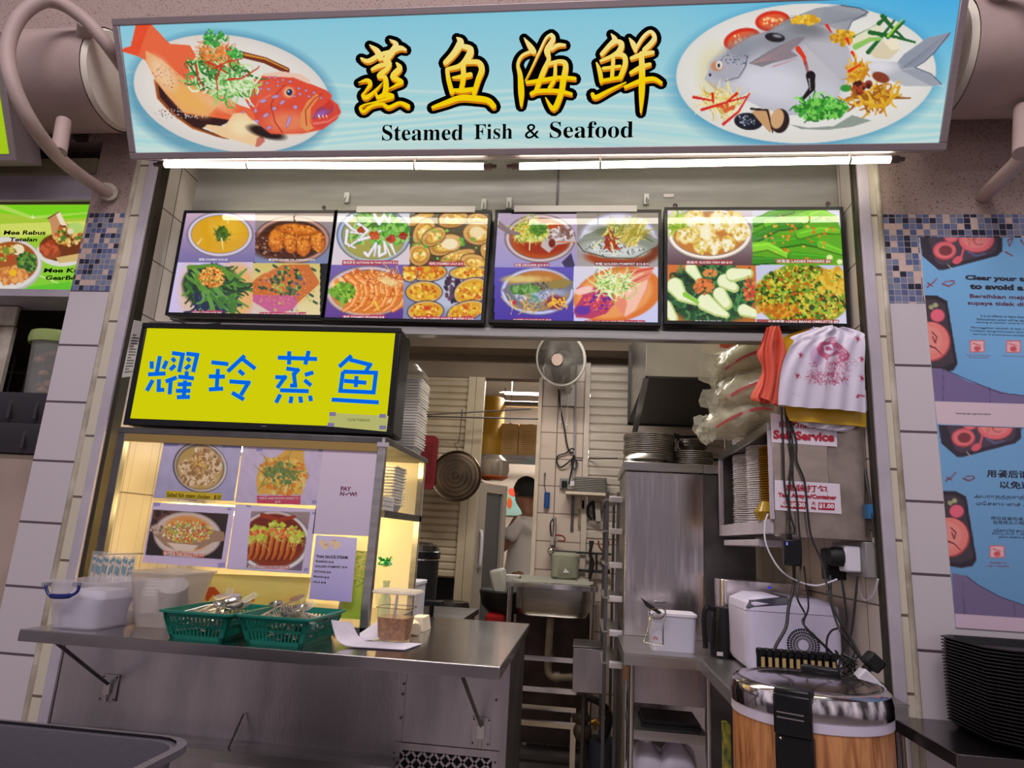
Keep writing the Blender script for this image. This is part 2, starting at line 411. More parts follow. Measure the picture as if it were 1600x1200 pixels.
plaster = mat('kitchen_plaster', (134,118,102), .8, var=.2, vs=2.5)
plasterd = mat('grimy_plaster', (118,106,94), .8, var=.25, vs=3)
pink = mat('pink_painted_concrete', (184,160,154), .6, var=.14, vs=5, bump=.15, bs=25)
pebble = None
def pebblemat():
    m = bpy.data.materials.new('pebbledash_render'); m.use_nodes = True; n, l = m.node_tree.nodes, m.node_tree.links
    b = n['Principled BSDF']; b.inputs['Roughness'].default_value = .85
    t = n.new('ShaderNodeTexCoord')
    v = n.new('ShaderNodeTexNoise'); v.inputs['Scale'].default_value = 125; v.inputs['Detail'].default_value = 3
    l.new(t.outputs['Object'], v.inputs['Vector'])
    r = n.new('ShaderNodeValToRGB'); r.color_ramp.elements[0].position = .33; r.color_ramp.elements[0].color = tuple(srgb((122,96,92)))+(1,)
    r.color_ramp.elements[1].position = .42; r.color_ramp.elements[1].color = tuple(srgb((172,150,143)))+(1,)
    l.new(v.outputs[0], r.inputs[0]); l.new(r.outputs[0], b.inputs['Base Color'])
    bp = n.new('ShaderNodeBump'); bp.inputs['Strength'].default_value = .55; bp.inputs['Distance'].default_value = .006
    l.new(v.outputs[0], bp.inputs['Height']); l.new(bp.outputs[0], b.inputs['Normal']); return m
pebble = pebblemat()
tile_out = tilemat('lilac_wall_tile', (210,200,206), .5, .243, (95,80,90), .02, 'xz', (.0, .147), .22, .4)
tile_in = tilemat('kitchen_wall_tile', (206,188,176), .2, .2, (120,104,92), .02, 'xz', (.03, .05))
tile_iny = tilemat('side_wall_tile', (214,202,194), .2, .25, (120,104,96), .016, 'yz', (.02, .05))
mosaic = mosaicmat('blue_mosaic', .0243, (-.0, .008))
trimtile = tilemat('cream_edge_tile', (214,204,184), .5, .243, (110,98,86), .02, 'xz', (.1, .04), .4, .5)
glass = mat('clear_glass', (235,240,238), .02, 0, trans=1, ior=1.1, alpha=.35)
screenart = artmat('screen_picture', True, 1.08, .04)
signart = artmat('backlit_sign_face', True, .97, .3)
printart = artmat('printed_paper', False, 1, .35)
posterart = artmat('printed_poster', False, 1, .4)
FY = 2.45
XL, XR = -1.91, 1.0
# ================================================================ the setting
struct('floor', MB().box(-6, 6, -8, FY+.0, -.1, 0), mat('hall_floor_paving', (176,164,164), .6, var=.2, vs=4))
struct('floor', MB().box(XL, XR, FY, 4.32, -.1, 0), mat('tan_floor_tile', (150,130,100), .5, var=.25, vs=5))
struct('floor', MB().box(XL, XR, 4.32, 5.0, -.1, 0), mat('dark_wet_floor', (74,68,66), .35, var=.5, vs=5, bump=.2, bs=15))
struct('floor', MB().box(-2.4, 1.8, 5.0, 7.7, -.1, 0), mat('back_room_floor', (110,90,80), .5, var=.2, vs=5))
struct('ceiling', MB().box(-2.2, 1.3, 2.62, 5.0, 3.1, 3.2), plaster)
struct('ceiling', MB().box(-2.4, 1.8, 5.0, 7.7, 3.0, 3.1), mat('back_room_ceiling', (170,165,160), .8))
# street-side wall: pillar on the left
struct('wall_left', MB().box(-2.222, -1.965, FY, FY+.03, 2.646, 3.02), pebble)
struct('wall_left', MB().box(-2.222, -2.04, FY, FY+.03, 2.285, 2.646), mosaic)
struct('wall_left', MB().box(-2.222, -2.04, FY, FY+.03, 0, 2.285), tile_out)
struct('wall_left', MB().box(-2.222, XL, FY+.03, 5.0, 0, 3.02), tile_iny)
struct('trim_1', MB().frame((-2.027, FY+.005, 0), (-2.027, FY+.005, 3.0), .014, n=10), cream, smooth=True)
struct('trim_2', MB().box(-2.012, -1.972, FY-.004, FY+.05, 0, 3.0), trimtile)
struct('trim_3', MB().box(-1.968, -1.926, FY-.012, FY+.06, 0, 3.0), lilac, bevel=.003)
struct('trim_4', MB().box(-1.926, -1.908, FY+.0, FY+.05, 0, 3.0), mat('dark_jamb_strip', (60,54,44), .5, .4))  # thin dark strip along the inner edge of the lilac frame
struct('wall_front', MB().box(-4.5, 4.2, FY, FY+.25, 3.02, 4.6), pebble)
# wall on the right
struct('wall_right', MB().box(1.098, 4.2, FY, FY+.25, 2.638, 3.02), pebble)
struct('wall_right', MB().box(1.098, 4.2, FY, FY+.25, 2.541, 2.638), mosaic)
struct('wall_right', MB().box(1.098, 1.2195, FY, FY+.25, 2.277, 2.541), mosaic)
struct('wall_right', MB().box(1.098, 1.2195, FY, FY+.25, 0, 2.277), tile_out)
struct('wall_right', MB().box(1.2195, 4.2, FY, FY+.25, 0, 2.541), tile_out)
struct('wall_right', MB().box(XR, 1.098, FY+.03, 5.0, 0, 3.02), tile_iny)
struct('trim_5', MB().box(1.0, 1.012, FY, FY+.03, 0, 3.0), mat('dark_jamb_strip', (60,54,44)))
struct('trim_6', MB().box(1.012, 1.052, FY-.012, FY+.03, 0, 3.0), lilac, bevel=.003)
struct('trim_7', MB().box(1.054, 1.078, FY-.002, FY+.03, 0, 3.0), trimtile)
struct('trim_8', MB().frame((1.087, FY+.003, 0), (1.087, FY+.003, 3.0), .012, n=10), cream, smooth=True)
# steel header that closes the top of the opening
struct('wall_header', MB().box(-1.84, XR-.002, 2.605, 2.625, 2.2, 3.02).box(-1.84, XR-.002, 2.45, 2.605, 3.0, 3.02), mat('satin_header_steel', (172,169,162), .5, .75, var=.2, vs=2.5, stretch=(1,1,8)))
struct('trim_9', MB().box(-.165, -.155, 2.598, 2.605, 2.72, 3.0), steeld)
struct('trim_10', MB().box(XL, XR-.002, 2.555, 2.60, 2.150, 2.188), steelh, bevel=.003)
# kitchen back wall with two shuttered bays and a doorway
BY = 4.95
struct('wall_back', MB().box(XL, -1.33, BY, BY+.1, 0, 3.1).box(-1.33, -.37, BY, BY+.1, 2.56, 3.1).box(-.37, XR, BY+.02, BY+.1, 2.70, 3.1), plaster)
struct('wall_back', MB().box(XL, XR, BY-.22, BY, 2.74, 3.1), plaster)
struct('trim_11', MB().box(XL, -.37, BY-.02, BY, 2.70, 2.74), plasterd)
struct('wall_back', MB().box(-.352, -.03, BY, BY+.1, 0, 3.1), tile_in)
struct('wall_back', MB().box(-.03, XR, BY+.0, BY+.1, 0, 1.38), tile_in)
struct('trim_12', MB().box(-.38, -.352, BY-.04, BY+.1, 0, 2.56), mat('worn_white_post', (216,200,180), .5, var=.25, vs=6))
struct('wall_far', MB().box(-2.4, 1.8, 7.6, 7.7, 0, 3.1), mat('far_wall_paint', (186,170,156), .7, var=.12, vs=3))
struct('wall_far', MB().box(-2.45, -2.4, 5.05, 7.6, 0, 3.1), MATS['far_wall_paint'])
struct('wall_far', MB().box(1.8, 1.85, 5.05, 7.6, 0, 3.1), MATS['far_wall_paint'])
slatm = mat('painted_shutter_slats', (192,178,156), .5, .1, var=.12, vs=2.5, rgb2=(168,152,126))
slatw = mat('white_shutter_slats', (206,194,184), .45, .1, var=.12, vs=5, stretch=(1,1,5))
def shutter(label, x0, x1, z0, z1, Y, mt, pitch, fm, rails):
    t = thing('roller_shutter', label, 'shutter', ((x0+x1)/2, Y, z0))
    b = MB(); z = z0; n = int((z1-z0)/pitch)
    for i in range(n):
        z = z0+i*pitch; d = .008
        b.add([(x0,Y+d,z),(x1,Y+d,z),(x1,Y-.004,z+.012),(x0,Y-.004,z+.012),(x1,Y-.006,z+pitch*.8),(x0,Y-.006,z+pitch*.8),(x1,Y+d,z+pitch),(x0,Y+d,z+pitch)],
              [(0,1,2,3),(3,2,4,5),(5,4,6,7)])
    b.box(x0, x1, Y+.01, Y+.02, z0, z1)
    part('slat_curtain', b, mt, t)
    for a, c in rails: part('guide_rail', MB().box(a, c, Y-.03, Y+.03, 0, z1), fm, t, .003)
    return t
shutter('cream slatted shutter behind the hanging round lid', -1.28, -.93, 1.05, 2.56, BY, slatm, .053, slatm, [(-1.345, -1.282), (-.928, -.87), (-.868, -.80)])
sh2 = shutter('white slatted shutter behind the stacked steel plates', .012, XR-.005, 1.38, 2.70, BY, slatw, .065, slatw, [(-.03, .01)])
# ================================================================ concrete beams and ring pipes beside the sign
def beam(x0, x1, capx, lbl):
    t = thing('round_beam', lbl, 'beam', ((x0+x1)/2, 2.235, 3.14-.21))
    part('shaft', MB().lathe([(.205, x0), (.205, x1)], (0, 2.235, 3.145), 40, 'x'), pink, t)
    for c, d in capx: part('end_cap', MB().lathe([(.001, c+d*.02), (.19, c+d*.02), (.2, c)], (0, 2.235, 3.145), 40, 'x'), mat('pale_end_cap', (226,216,200), .6), t)
beam(-4.4, -2.03, [(-2.03, 1)], 'round pink concrete beam left of the fish sign')
beam(1.272, 4.2, [(1.272, -1)], 'round pink concrete beam right of the fish sign')
def smoothpath(P, n=6):
    out = []; P = [Vector(p) for p in P]
    for i in range(len(P)-1):
        p0, p1, p2, p3 = P[max(i-1,0)], P[i], P[i+1], P[min(i+2,len(P)-1)]
        for k in range(n):
            t = k/n; out.append(.5*((2*p1)+(p2-p0)*t+(2*p0-5*p1+4*p2-p3)*t*t+(3*p1-p0-3*p2+p3)*t*t*t))
    return out+[P[-1]]
def pp(L): return [at(*q) for q in L]
t = thing('curved_pipe', 'large curved pink pipe looping around the left concrete beam', 'pipe', (-2.3, 2.2, 2.7))
part('hoop', MB().tube(smoothpath(pp([(172,303,2.44),(130,277,2.3),(86,240,2.1),(48,190,1.95),(20,130,1.88),(12,75,1.88),(30,28,1.9),(66,2,1.93),(100,8,1.97),(138,36,2.0),(172,76,2.05),(197,112,2.15)])), .026, 14), pink, t)
part('stub', MB().cyl(at(92,238,2.1), at(100,190,2.14), .028, n=14), pink, t)
part('stub', MB().cyl(at(134,36,2.0), at(128,84,2.12), .028, n=14), pink, t)
part('flange', MB().cyl(at(171,303,2.45), at(168,299,2.42), .04, n=16), cream, t)
t = thing('curved_pipe', 'curved pink pipe below the right concrete beam', 'pipe', (1.6, 2.2, 2.7))
part('hoop', MB().tube(smoothpath(pp([(1538,306,2.44),(1562,282,2.3),(1600,243,2.15),(1650,180,2.0),(1680,100,1.95),(1660,20,1.95),(1600,-30,1.97),(1560,-20,2.0)])), .026, 14), pink, t)
part('stub', MB().cyl(at(1597,240,2.12), at(1598,170,2.2), .028, n=14), pink, t)
part('stub', MB().cyl(at(1560,-25,2.0), at(1556,30,2.12), .03, n=14), pink, t)
solo('strip', MB().box(-2.35,-2.30,2.42,2.449,3.0,3.55), mat('dark_strap', (70,55,50), .6), 'dark flat steel strap on the wall behind the left pipe', 'bracket').name = 'wall_strap'
solo('wall_strap', MB().box(1.30,1.35,2.36,2.449,3.1,3.55), MATS['dark_strap'], 'dark flat steel strap on the wall beside the right beam', 'bracket')
# ================================================================ the fish sign
SO, SU, SW = Vector((-1.856, 1.964, 3.205)), Vector((3.066, 0, 0)), Vector((0, .236, -.455))
SN = SU.cross(SW).normalized(); SN = -SN if SN.y > 0 else SN
def onsign(px, py, push=0):
    o = np.array(SO+SN*push); d = ray(px, py); n = np.array(SN)
    return Vector(EYE+d*(((o-EYE)@n)/(d@n)))
def strokes_mesh(T, strokes, grow, shift, plane, n=10):
    ox, oy, k = T; b = MB()
    for st in strokes:
        pts = [(ox+(x+shift[0])/k, oy+(y+shift[1])/k, max(w_+grow, 2)/k/2) for x, y, w_ in st]
        # resample smoothly
        R = []
        for i in range(len(pts)-1):
            a, c = pts[i], pts[i+1]
            pa, pc = pts[max(i-1,0)], pts[min(i+2, len(pts)-1)]
            for j in range(5):
                t = j/5; f = lambda p0,p1,p2,p3: .5*((2*p1)+(p2-p0)*t+(2*p0-5*p1+4*p2-p3)*t*t+(3*p1-p0-3*p2+p3)*t**3)
                R.append(tuple(f(pa[q], a[q], c[q], pc[q]) for q in range(3)))
        R.append(pts[-1])
        L = []
        for i, (x, y, r) in enumerate(R):
            x0, y0, _ = R[max(i-1,0)]; x1, y1, _ = R[min(i+1,len(R)-1)]
            dx, dy = x1-x0, y1-y0; q = math.hypot(dx, dy) or 1; L.append((x-dy/q*r, y+dx/q*r, x+dy/q*r, y-dx/q*r))
            if i in (0, len(R)-1) or i % 5 == 0:
                b.add([plane(x+r*math.cos(a*6.2832/n), y+r*math.sin(a*6.2832/n)) for a in range(n)], [tuple(range(n))])
        for i in range(len(L)-1):
            b.add([plane(L[i][0], L[i][1]), plane(L[i][2], L[i][3]), plane(L[i+1][2], L[i+1][3]), plane(L[i+1][0], L[i+1][1])], [(0,1,2,3)])
    return b
def goldmat():
    m = bpy.data.materials.new('gold_lettering'); m.use_nodes = True; n, l = m.node_tree.nodes, m.node_tree.links
    n.remove(n['Principled BSDF']); e = n.new('ShaderNodeEmission'); l.new(e.outputs[0], n['Material Output'].inputs[0])
    t = n.new('ShaderNodeTexCoord'); s = n.new('ShaderNodeSeparateXYZ'); l.new(t.outputs['Object'], s.inputs[0])
    mr = n.new('ShaderNodeMapRange'); mr.inputs[1].default_value = 2.87; mr.inputs[2].default_value = 3.12; l.new(s.outputs[2], mr.inputs[0])
    r = n.new('ShaderNodeValToRGB'); r.color_ramp.elements[0].color = tuple(srgb((240,205,10)))+(1,); r.color_ramp.elements[1].color = tuple(srgb((238,222,150)))+(1,)
    r.color_ramp.elements[0].position = .45
    l.new(mr.outputs[0], r.inputs[0]); l.new(r.outputs[0], e.inputs[0]); return m
gold = goldmat()
S1 = [[(230,185,8),(300,240,50),(335,310,55)],[(425,135,10),(485,180,48),(440,260,60),(385,330,55)],[(150,315,20),(220,340,42),(330,280,40),(440,250,42),(520,215,48),(578,232,22)],
 [(385,330,50),(420,365,45),(395,420,42),(340,462,48),(320,490,36),(380,500,42),(388,600,52),(372,655,44)],[(255,420,28),(330,385,42),(430,365,30)],
 [(125,548,8),(205,525,34),(238,560,36),(190,630,18),(165,670,30),(200,690,42),(280,630,26),(362,540,6)],[(490,360,18),(520,410,52),(455,490,55),(540,540,36),(490,570,26),(415,610,10)],
 [(290,640,12),(310,690,34),(370,668,46),(440,668,34),(440,690,30),(300,732,16),(190,758,16),(140,790,24),(175,825,30),(250,772,26),(350,752,28),(415,785,34),(520,742,30),(600,775,42)]]
S2 = [[(1070,115,12),(1105,160,66),(1045,265,60),(960,355,48)],[(1110,195,40),(1200,225,58),(1175,310,66),(1100,385,46),(990,415,34)],[(975,420,34),(990,520,42),(1022,640,44)],
 [(1170,352,36),(1275,352,48),(1310,420,54),(1275,520,48),(1235,650,42)],[(1130,390,46),(1132,500,46),(1110,620,42)],[(1030,500,18),(1100,492,38),(1200,470,44)],[(1040,620,30),(1120,625,44),(1220,612,40)],
 [(838,785,28),(960,742,44),(1100,695,52),(1255,700,56),(1370,720,52),(1425,775,48)]]
S3 = [[(178,180,8),(235,260,50),(270,312,52)],[(278,300,26),(165,345,28),(118,430,28),(140,540,46),(150,700,56),(150,830,22)],[(190,590,10),(250,470,14),(330,300,20),(390,180,22),(440,145,24)],
 [(440,150,36),(458,190,42),(400,300,58),(415,380,36),(365,500,48),(290,690,36)],[(445,290,26),(500,250,38),(570,248,24)],[(415,430,34),(520,405,38),(578,440,50),(552,600,54),(530,720,50),(462,860,46),(385,755,10)],
 [(205,608,30),(360,585,38),(520,560,34),(665,570,34)],[(250,715,40),(320,690,38),(500,690,38),(630,718,30)],[(478,430,28),(470,570,34),(420,660,30)]]
S4 = [[(1015,140,8),(1050,200,54),(990,260,40),(925,335,38)],[(1040,205,36),(1115,232,48),(1090,310,52),(1010,360,34),(915,400,26)],[(875,420,16),(905,500,42),(920,600,36)],
 [(930,392,24),(1050,345,34),(1135,350,46),(1150,430,48),(1102,560,44)],[(1035,380,34),(1022,560,34)],[(940,472,30),(1100,452,28)],[(930,590,32),(1095,562,32)],
 [(835,720,36),(868,750,40),(1000,682,30),(1155,608,12)],[(1188,180,8),(1228,240,48),(1250,305,30)],[(1250,290,26),(1320,175,32),(1395,118,30),(1430,190,46),(1335,295,46)],
 [(1210,375,34),(1300,342,42),(1415,318,36)],[(1205,515,34),(1300,462,42),(1388,432,32)],[(1305,330,46),(1312,500,56),(1308,700,54),(1300,895,16)],[(1150,652,28),(1300,592,42),(1420,572,40),(1495,610,30)]]
T1, T2 = (540, 40, 6.154), (790, 30, 6.154)
def paint_sign(p):
    p.T(0, 0, 1)
    p.fill((120,192,216), (188,216,212))
    t = ((p.X-1050)/400).clip(0, 1)[..., None]*((150-p.Y)/150).clip(0, 1)[..., None]
    p.c += t*(np.array((70,170,220))-p.c)
    for i in range(13):   # pale wave bands in the lower half
        y0 = 128+i*9; pts = [(x, y0+16*math.sin((x-480)/150+i*.28)+(10 if x < 500 or x > 1250 else 0)*0) for x in range(200, 1500, 26)]
        p.line(pts, 4.2, (205,222,214) if i % 2 == 0 else (150,206,214), a=.55)
    # --- red grouper on its white plate
    p.T(180, 20, 4.444)
    p.ell(800,585,730,450,(40,110,150),rot=8,soft=60,a=.55)
    p.ell(812,560,690,398,(214,206,200),rot=10,soft=5)
    p.ell(812,552,640,350,(226,220,212),rot=10,soft=60,a=.6)
    p.poly([(275,455),(330,530),(430,640),(600,720),(760,700),(820,740),(600,800),(800,880),(700,860),(520,790),(380,690),(295,590)],(60,22,12)); p.poly([(285,470),(350,560),(470,690),(640,725),(800,735),(810,750),(700,800),(560,790),(420,710),(320,600)],(48,16,14))
    p.line([(280,470),(300,590),(400,700),(540,800),(760,870)],26,(170,84,20),14,.75)
    p.spk(480,700,210,40,170,5,[(200,190,190),(120,60,40),(40,10,10),(230,220,220)],3,1,rot=35)
    p.line([(880,290),(1040,330),(1190,400)],44,(110,40,15)); p.line([(900,290),(1040,320),(1200,395)],14,(210,140,40),8)
    p.poly([(145,75),(245,75),(380,215),(520,225),(560,300),(540,420),(640,520),(860,640),(980,680),(1000,740),(900,760),(640,720),(480,700),(350,560),(290,480),(210,330),(150,300),(45,268),(60,245),(110,230)],(226,98,56))
    p.poly([(45,268),(60,245),(110,232),(145,75),(245,75),(200,180),(160,300)],(228,74,36))
    for k in range(9): p.line([(175+k*5,240-k*16),(70+k*12,262-k*20)],3,(190,48,20),2,.6)
    p.poly([(210,260),(330,330),(470,450),(600,560),(720,640),(640,720),(470,690),(350,560),(280,470),(215,330)],(226,160,104))
    p.ell(520,600,160,80,(228,170,90),rot=35,soft=60); p.ell(330,420,60,130,(236,200,160),rot=-35,soft=50,a=.8)
    p.ell(700,600,120,60,(235,180,130),rot=25,soft=60,a=.8)
    p.spk(420,430,170,90,90,3.5,[(150,60,60),(120,70,90),(180,60,50)],5,1.2,rot=40)
    for k in range(14): p.line([(640+k*12,600+k*4),(760+k*8,690+k*3)],3,(240,170,120),2,.6)
    p.poly([(820,700),(900,690),(960,760),(1030,860),(1040,900),(980,930),(880,900),(740,860),(620,790),(640,775),(760,790)],(232,196,150)); p.ell(880,790,80,60,(236,214,170),soft=50)
    p.poly([(985,870),(1020,852),(1042,890),(1000,930),(972,930)],(196,110,96))
    p.ell(1050,830,130,40,(30,15,10),rot=15,soft=20)
    p.poly([(930,480),(1040,430),(1250,430),(1350,490),(1470,540),(1505,570),(1500,600),(1550,640),(1568,690),(1540,740),(1440,810),(1300,840),(1160,842),(1080,840),(990,770),(955,690),(900,600)],(216,72,46))
    p.ell(1060,560,120,90,(222,92,60),soft=90,a=.7); p.ell(1200,760,150,70,(226,130,90),soft=70,a=.9)
    p.poly([(1000,430),(1150,405),(1290,425),(1355,470),(1350,495),(1240,450),(1040,440)],(228,190,170))
    p.line([(1180,500),(1120,560),(1080,640),(1110,760),(1160,830)],9,(180,50,32)); p.line([(960,690),(1000,610),(1080,570)],8,(235,120,90))
    p.poly([(1290,700),(1330,620),(1400,560),(1420,580),(1360,660),(1350,760),(1380,800),(1330,825),(1285,790)],(222,140,80))
    p.line([(1330,780),(1320,680),(1380,600),(1440,560)],10,(186,60,34))
    p.poly([(1365,740),(1400,670),(1490,615),(1520,640),(1510,690),(1440,735)],(150,60,90)); p.poly([(1440,650),(1490,600),(1512,640),(1490,680)],(200,50,40)); p.ell(1430,700,45,18,(150,90,170),rot=-20,soft=20)
    p.poly([(1370,740),(1500,700),(1535,640),(1568,690),(1540,740),(1440,805),(1370,790)],(210,66,50)); p.line([(1380,770),(1480,755),(1550,710)],16,(238,150,140),8,.6)
    for x in (1415,1440,1465,1410): p.line([(x,712),(x+8,735)],6,(240,235,230),2)
    p.ell(1205,552,46,44,(228,110,80),soft=5); p.ell(1206,552,32,32,(240,180,120),soft=5); p.ell(1210,552,22,24,(24,40,90),soft=5); p.ell(1203,545,7,7,(160,190,230),soft=4)
    for i,(x,y,a,b_,r) in enumerate([(1113,582,26,10,-15),(1160,622,22,10,-40),(1105,665,16,11,-30),(1028,612,24,11,-20),(1045,712,24,11,-35),(1250,655,14,14,0),(1205,755,10,44,20),(1068,798,18,9,-20),(940,632,13,12,0),(1065,530,12,8,0),(1012,528,9,9,0),(1055,488,11,7,0),(975,490,10,9,0),(950,530,9,9,0),(985,565,8,9,0),(1130,505,9,7,30),(1165,465,9,7,0),(1110,450,9,6,0),(1215,478,12,7,0),(1275,525,12,7,0),(1325,540,10,8,0),(1283,565,9,9,0),(1345,580,8,9,0),(1380,555,10,8,0),(975,680,10,14,0),(890,690,10,6,0),(1245,580,8,7,0),(985,752,16,8,20),(1070,450,8,6,0),(1130,480,6,6,0),(1430,592,7,8,0)]):
        p.ell(x,y,a+3,b_+3,(120,30,60),rot=r,soft=4,a=.6); p.ell(x,y,a,b_,(178,150,196),rot=r,soft=4)
    p.strands(740,440,200,130,170,100,17,[(60,140,50),(120,180,90),(200,220,170),(40,110,40),(220,232,200),(150,200,110),(30,90,35)],11,curl=1.1)
    p.strands(620,400,90,120,50,90,15,[(70,150,60),(200,220,170),(40,100,40)],12,curl=1.1)
    p.strands(840,510,110,70,45,120,17,[(90,160,70),(215,228,190),(160,205,120)],14,curl=1.1)
    p.strands(700,290,120,60,110,90,6,[(214,110,30),(196,80,20),(232,140,50),(240,180,110)],15,curl=.9)
    for pts in ([(560,360),(575,450),(615,520)],[(640,340),(700,370),(780,420)],[(740,370),(700,450),(712,540)],[(780,465),(880,455),(990,385),(1000,370)],[(700,380),(780,340),(880,320)]): p.line(pts,15,(196,44,20),7)
    for cx,cy,r in ((650,150,46),(740,170,40),(690,200,40),(810,270,40),(850,290,34),(640,200,30)):
        p.spk(cx,cy,r,r*.9,26,10,[(40,140,50),(60,165,60),(30,110,40),(90,190,80)],int(cx),1.3)
    # --- silver pomfret on its plate
    p.T(1050, 0, 3.556)
    p.ell(735,430,740,405,(30,120,170),soft=70,a=.6,rot=-3)
    p.ell(745,408,722,388,(218,214,208),soft=4,rot=-2); p.ell(745,400,660,335,(226,224,220),soft=60,a=.7,rot=-2)
    p.ell(250,400,110,150,(214,206,160),soft=80,a=.7)
    for cx,cy,rx,ry,rot in ((390,220,105,62,-15),(560,118,98,58,-5)):
        p.ell(cx,cy,rx,ry,(206,40,16),rot=rot,soft=4); p.ell(cx,cy,rx*.78,ry*.68,(222,88,40),rot=rot,soft=8); p.spk(cx,cy+4,rx*.6,ry*.5,26,7,[(240,170,90),(200,50,20),(250,200,150)],int(cx),1.6)
    p.poly([(300,300),(340,190),(300,290),(470,190),(530,175),(660,100),(800,45),(950,25),(1090,62),(1080,90),(1000,120),(980,170),(1000,205),(960,190),(880,150),(760,120),(640,160),(560,210),(440,230)],(150,152,160))
    for k in range(26): p.line([(800+k*7,150-k*1.5),(860+k*9,45+k*1.6)],2.4,(108,114,130),2,.55)
    p.line([(940,30),(1040,45),(1092,68),(1000,118),(978,170),(1000,205)],5,(40,50,80),4)
    p.poly([(180,440),(220,360),(290,300),(440,200),(540,180),(650,125),(760,125),(880,170),(980,260),(1002,340),(985,400),(940,500),(900,590),(760,640),(650,640),(500,600),(420,560),(300,520),(230,490)],(176,176,186))
    p.ell(560,470,260,110,(206,204,214),rot=8,soft=110); p.ell(840,320,140,170,(188,184,192),rot=-20,soft=110,a=.9); p.ell(800,540,140,90,(196,196,204),soft=80,a=.9)
    p.ell(620,200,200,60,(120,122,130),rot=-14,soft=70,a=.7); p.ell(370,290,110,60,(132,136,148),rot=-35,soft=60,a=.8); p.ell(760,160,120,40,(90,92,96),rot=18,soft=50,a=.55)
    for k in range(34): p.line([(700+k*8,190+k*2),(760+k*7,270+k*7)],2.4,(150,148,160),2,.5)
    p.ell(300,380,95,75,(168,166,178),soft=30); p.line([(420,310),(408,370),(370,430),(300,450)],7,(70,76,96),4); p.spk(350,330,80,30,40,4,[(90,100,120),(130,136,150)],8,2)
    p.ell(250,368,34,26,(196,130,90),soft=10); p.ell(262,362,18,22,(225,222,214),soft=4); p.ell(260,364,8,12,(36,40,50),soft=4); p.ell(212,416,7,9,(30,32,40),soft=4)
    p.poly([(425,352),(560,270),(700,205),(745,205),(700,250),(660,280),(700,310),(640,330),(560,350),(500,372)],(128,120,128))
    for k in range(9): p.line([(440+k*6,356-k*2),(700-k*4,215+k*14)],3,(176,136,140),2,.7)
    p.line([(560,370),(640,345),(690,322)],9,(190,120,130),4,.7)
    p.line([(700,270),(735,320),(740,352)],30,(212,56,20),14); p.line([(742,350),(760,420)],22,(140,60,60),10,.7)
    p.line([(770,420),(778,490),(715,565)],54,(22,12,16),14); p.line([(762,440),(768,500)],8,(190,190,200),4,.8)
    p.ell(572,208,56,26,(26,22,28),rot=8,soft=4); p.ell(585,200,26,9,(130,134,140),rot=10,soft=6)
    p.spk(740,110,80,22,70,9,[(226,176,30),(206,150,20),(236,200,70)],21,1.8); p.spk(950,210,70,40,70,10,[(214,160,30),(230,190,60),(190,130,20)],22,1.8,rot=50)
    p.poly([(1075,340),(1250,345),(1290,300),(1420,210),(1545,180),(1540,205),(1460,290),(1400,345),(1350,375),(1440,410),(1500,470),(1440,480),(1290,478),(1200,440),(1110,400)],(176,178,186))
    p.poly([(1250,350),(1290,300),(1420,210),(1545,180),(1540,205),(1460,290),(1400,345),(1350,375),(1270,385)],(140,146,160)); p.poly([(1270,390),(1360,380),(1440,410),(1500,470),(1440,478)],(150,154,166))
    for k in range(14): p.line([(1290,370),(1520-k*11,190+k*13)],2.4,(108,116,136),2,.5)
    p.line([(1545,182),(1460,290),(1400,345),(1350,375),(1440,410),(1498,468)],5,(50,60,90),4); p.ell(1150,370,90,40,(214,212,218),soft=40)
    p.line([(1010,205),(1100,160),(1180,110)],12,(50,120,50),6); p.poly([(1020,200),(1140,135),(1180,160),(1100,240),(1010,240)],(222,218,190)); 
    for pts in ([(1090,290),(1160,210),(1235,115)],[(1170,90),(1220,150),(1290,215)],[(1100,180),(1220,200),(1350,235)],[(1200,205),(1290,120)],[(1150,130),(1190,95)]): p.line(pts,26,(24,96,36),12)
    p.line([(1020,260),(1100,220),(1160,215)],34,(140,190,90),16); p.line([(1200,200),(1280,105)],16,(150,200,60),6)
    p.poly([(1100,300),(1170,225),(1250,212),(1270,270),(1210,330),(1130,325)],(214,200,170)); p.poly([(1170,225),(1250,212),(1270,270),(1220,280)],(232,222,196))
    p.strands(1030,400,45,60,60,55,13,[(220,160,30),(196,130,20),(230,180,60)],31); p.strands(1110,540,120,45,80,70,17,[(206,150,30),(180,110,20),(226,176,50),(150,90,20)],32)
    p.line([(1100,590),(1180,585),(1250,520),(1262,480)],24,(212,160,30),16); p.spk(1060,480,50,30,14,16,[(120,40,20),(160,60,30),(60,20,10)],33,1.6); p.ell(1160,430,50,28,(130,56,30),rot=20,soft=6)
    for pts in ([(860,140),(885,180)],[(972,215),(985,250)],[(985,395),(1045,358)],[(1000,290),(1012,310)]): p.line(pts,18,(212,40,20),8)
    p.strands(830,600,130,45,110,55,14,[(50,150,40),(90,190,60),(140,215,100),(30,110,36)],35,curl=1.2); p.spk(830,610,150,55,110,12,[(60,160,46),(40,120,36),(120,200,80)],36,1.5); p.ell(965,490,30,20,(50,140,50),soft=6)
    p.poly([(650,690),(760,710),(900,700),(1000,640),(1110,670),(1000,705),(860,722),(720,718)],(140,150,140)); 
    p.strands(280,565,105,60,90,80,8,[(226,206,120),(238,224,160),(200,170,70)],41,curl=.3); p.spk(290,600,50,20,12,12,[(210,90,40)],42,1.5)
    for pts in ([(120,540),(230,560)],[(165,610),(280,575),(420,535)],[(225,520),(230,570)],[(285,690),(370,620),(430,520)],[(360,520),(300,570)]): p.line(pts,17,(208,30,20),9)
    p.ell(425,675,80,48,(20,22,34),rot=6,soft=4); p.spk(420,668,60,30,24,5,[(150,160,180),(90,100,120)],44,1.6)
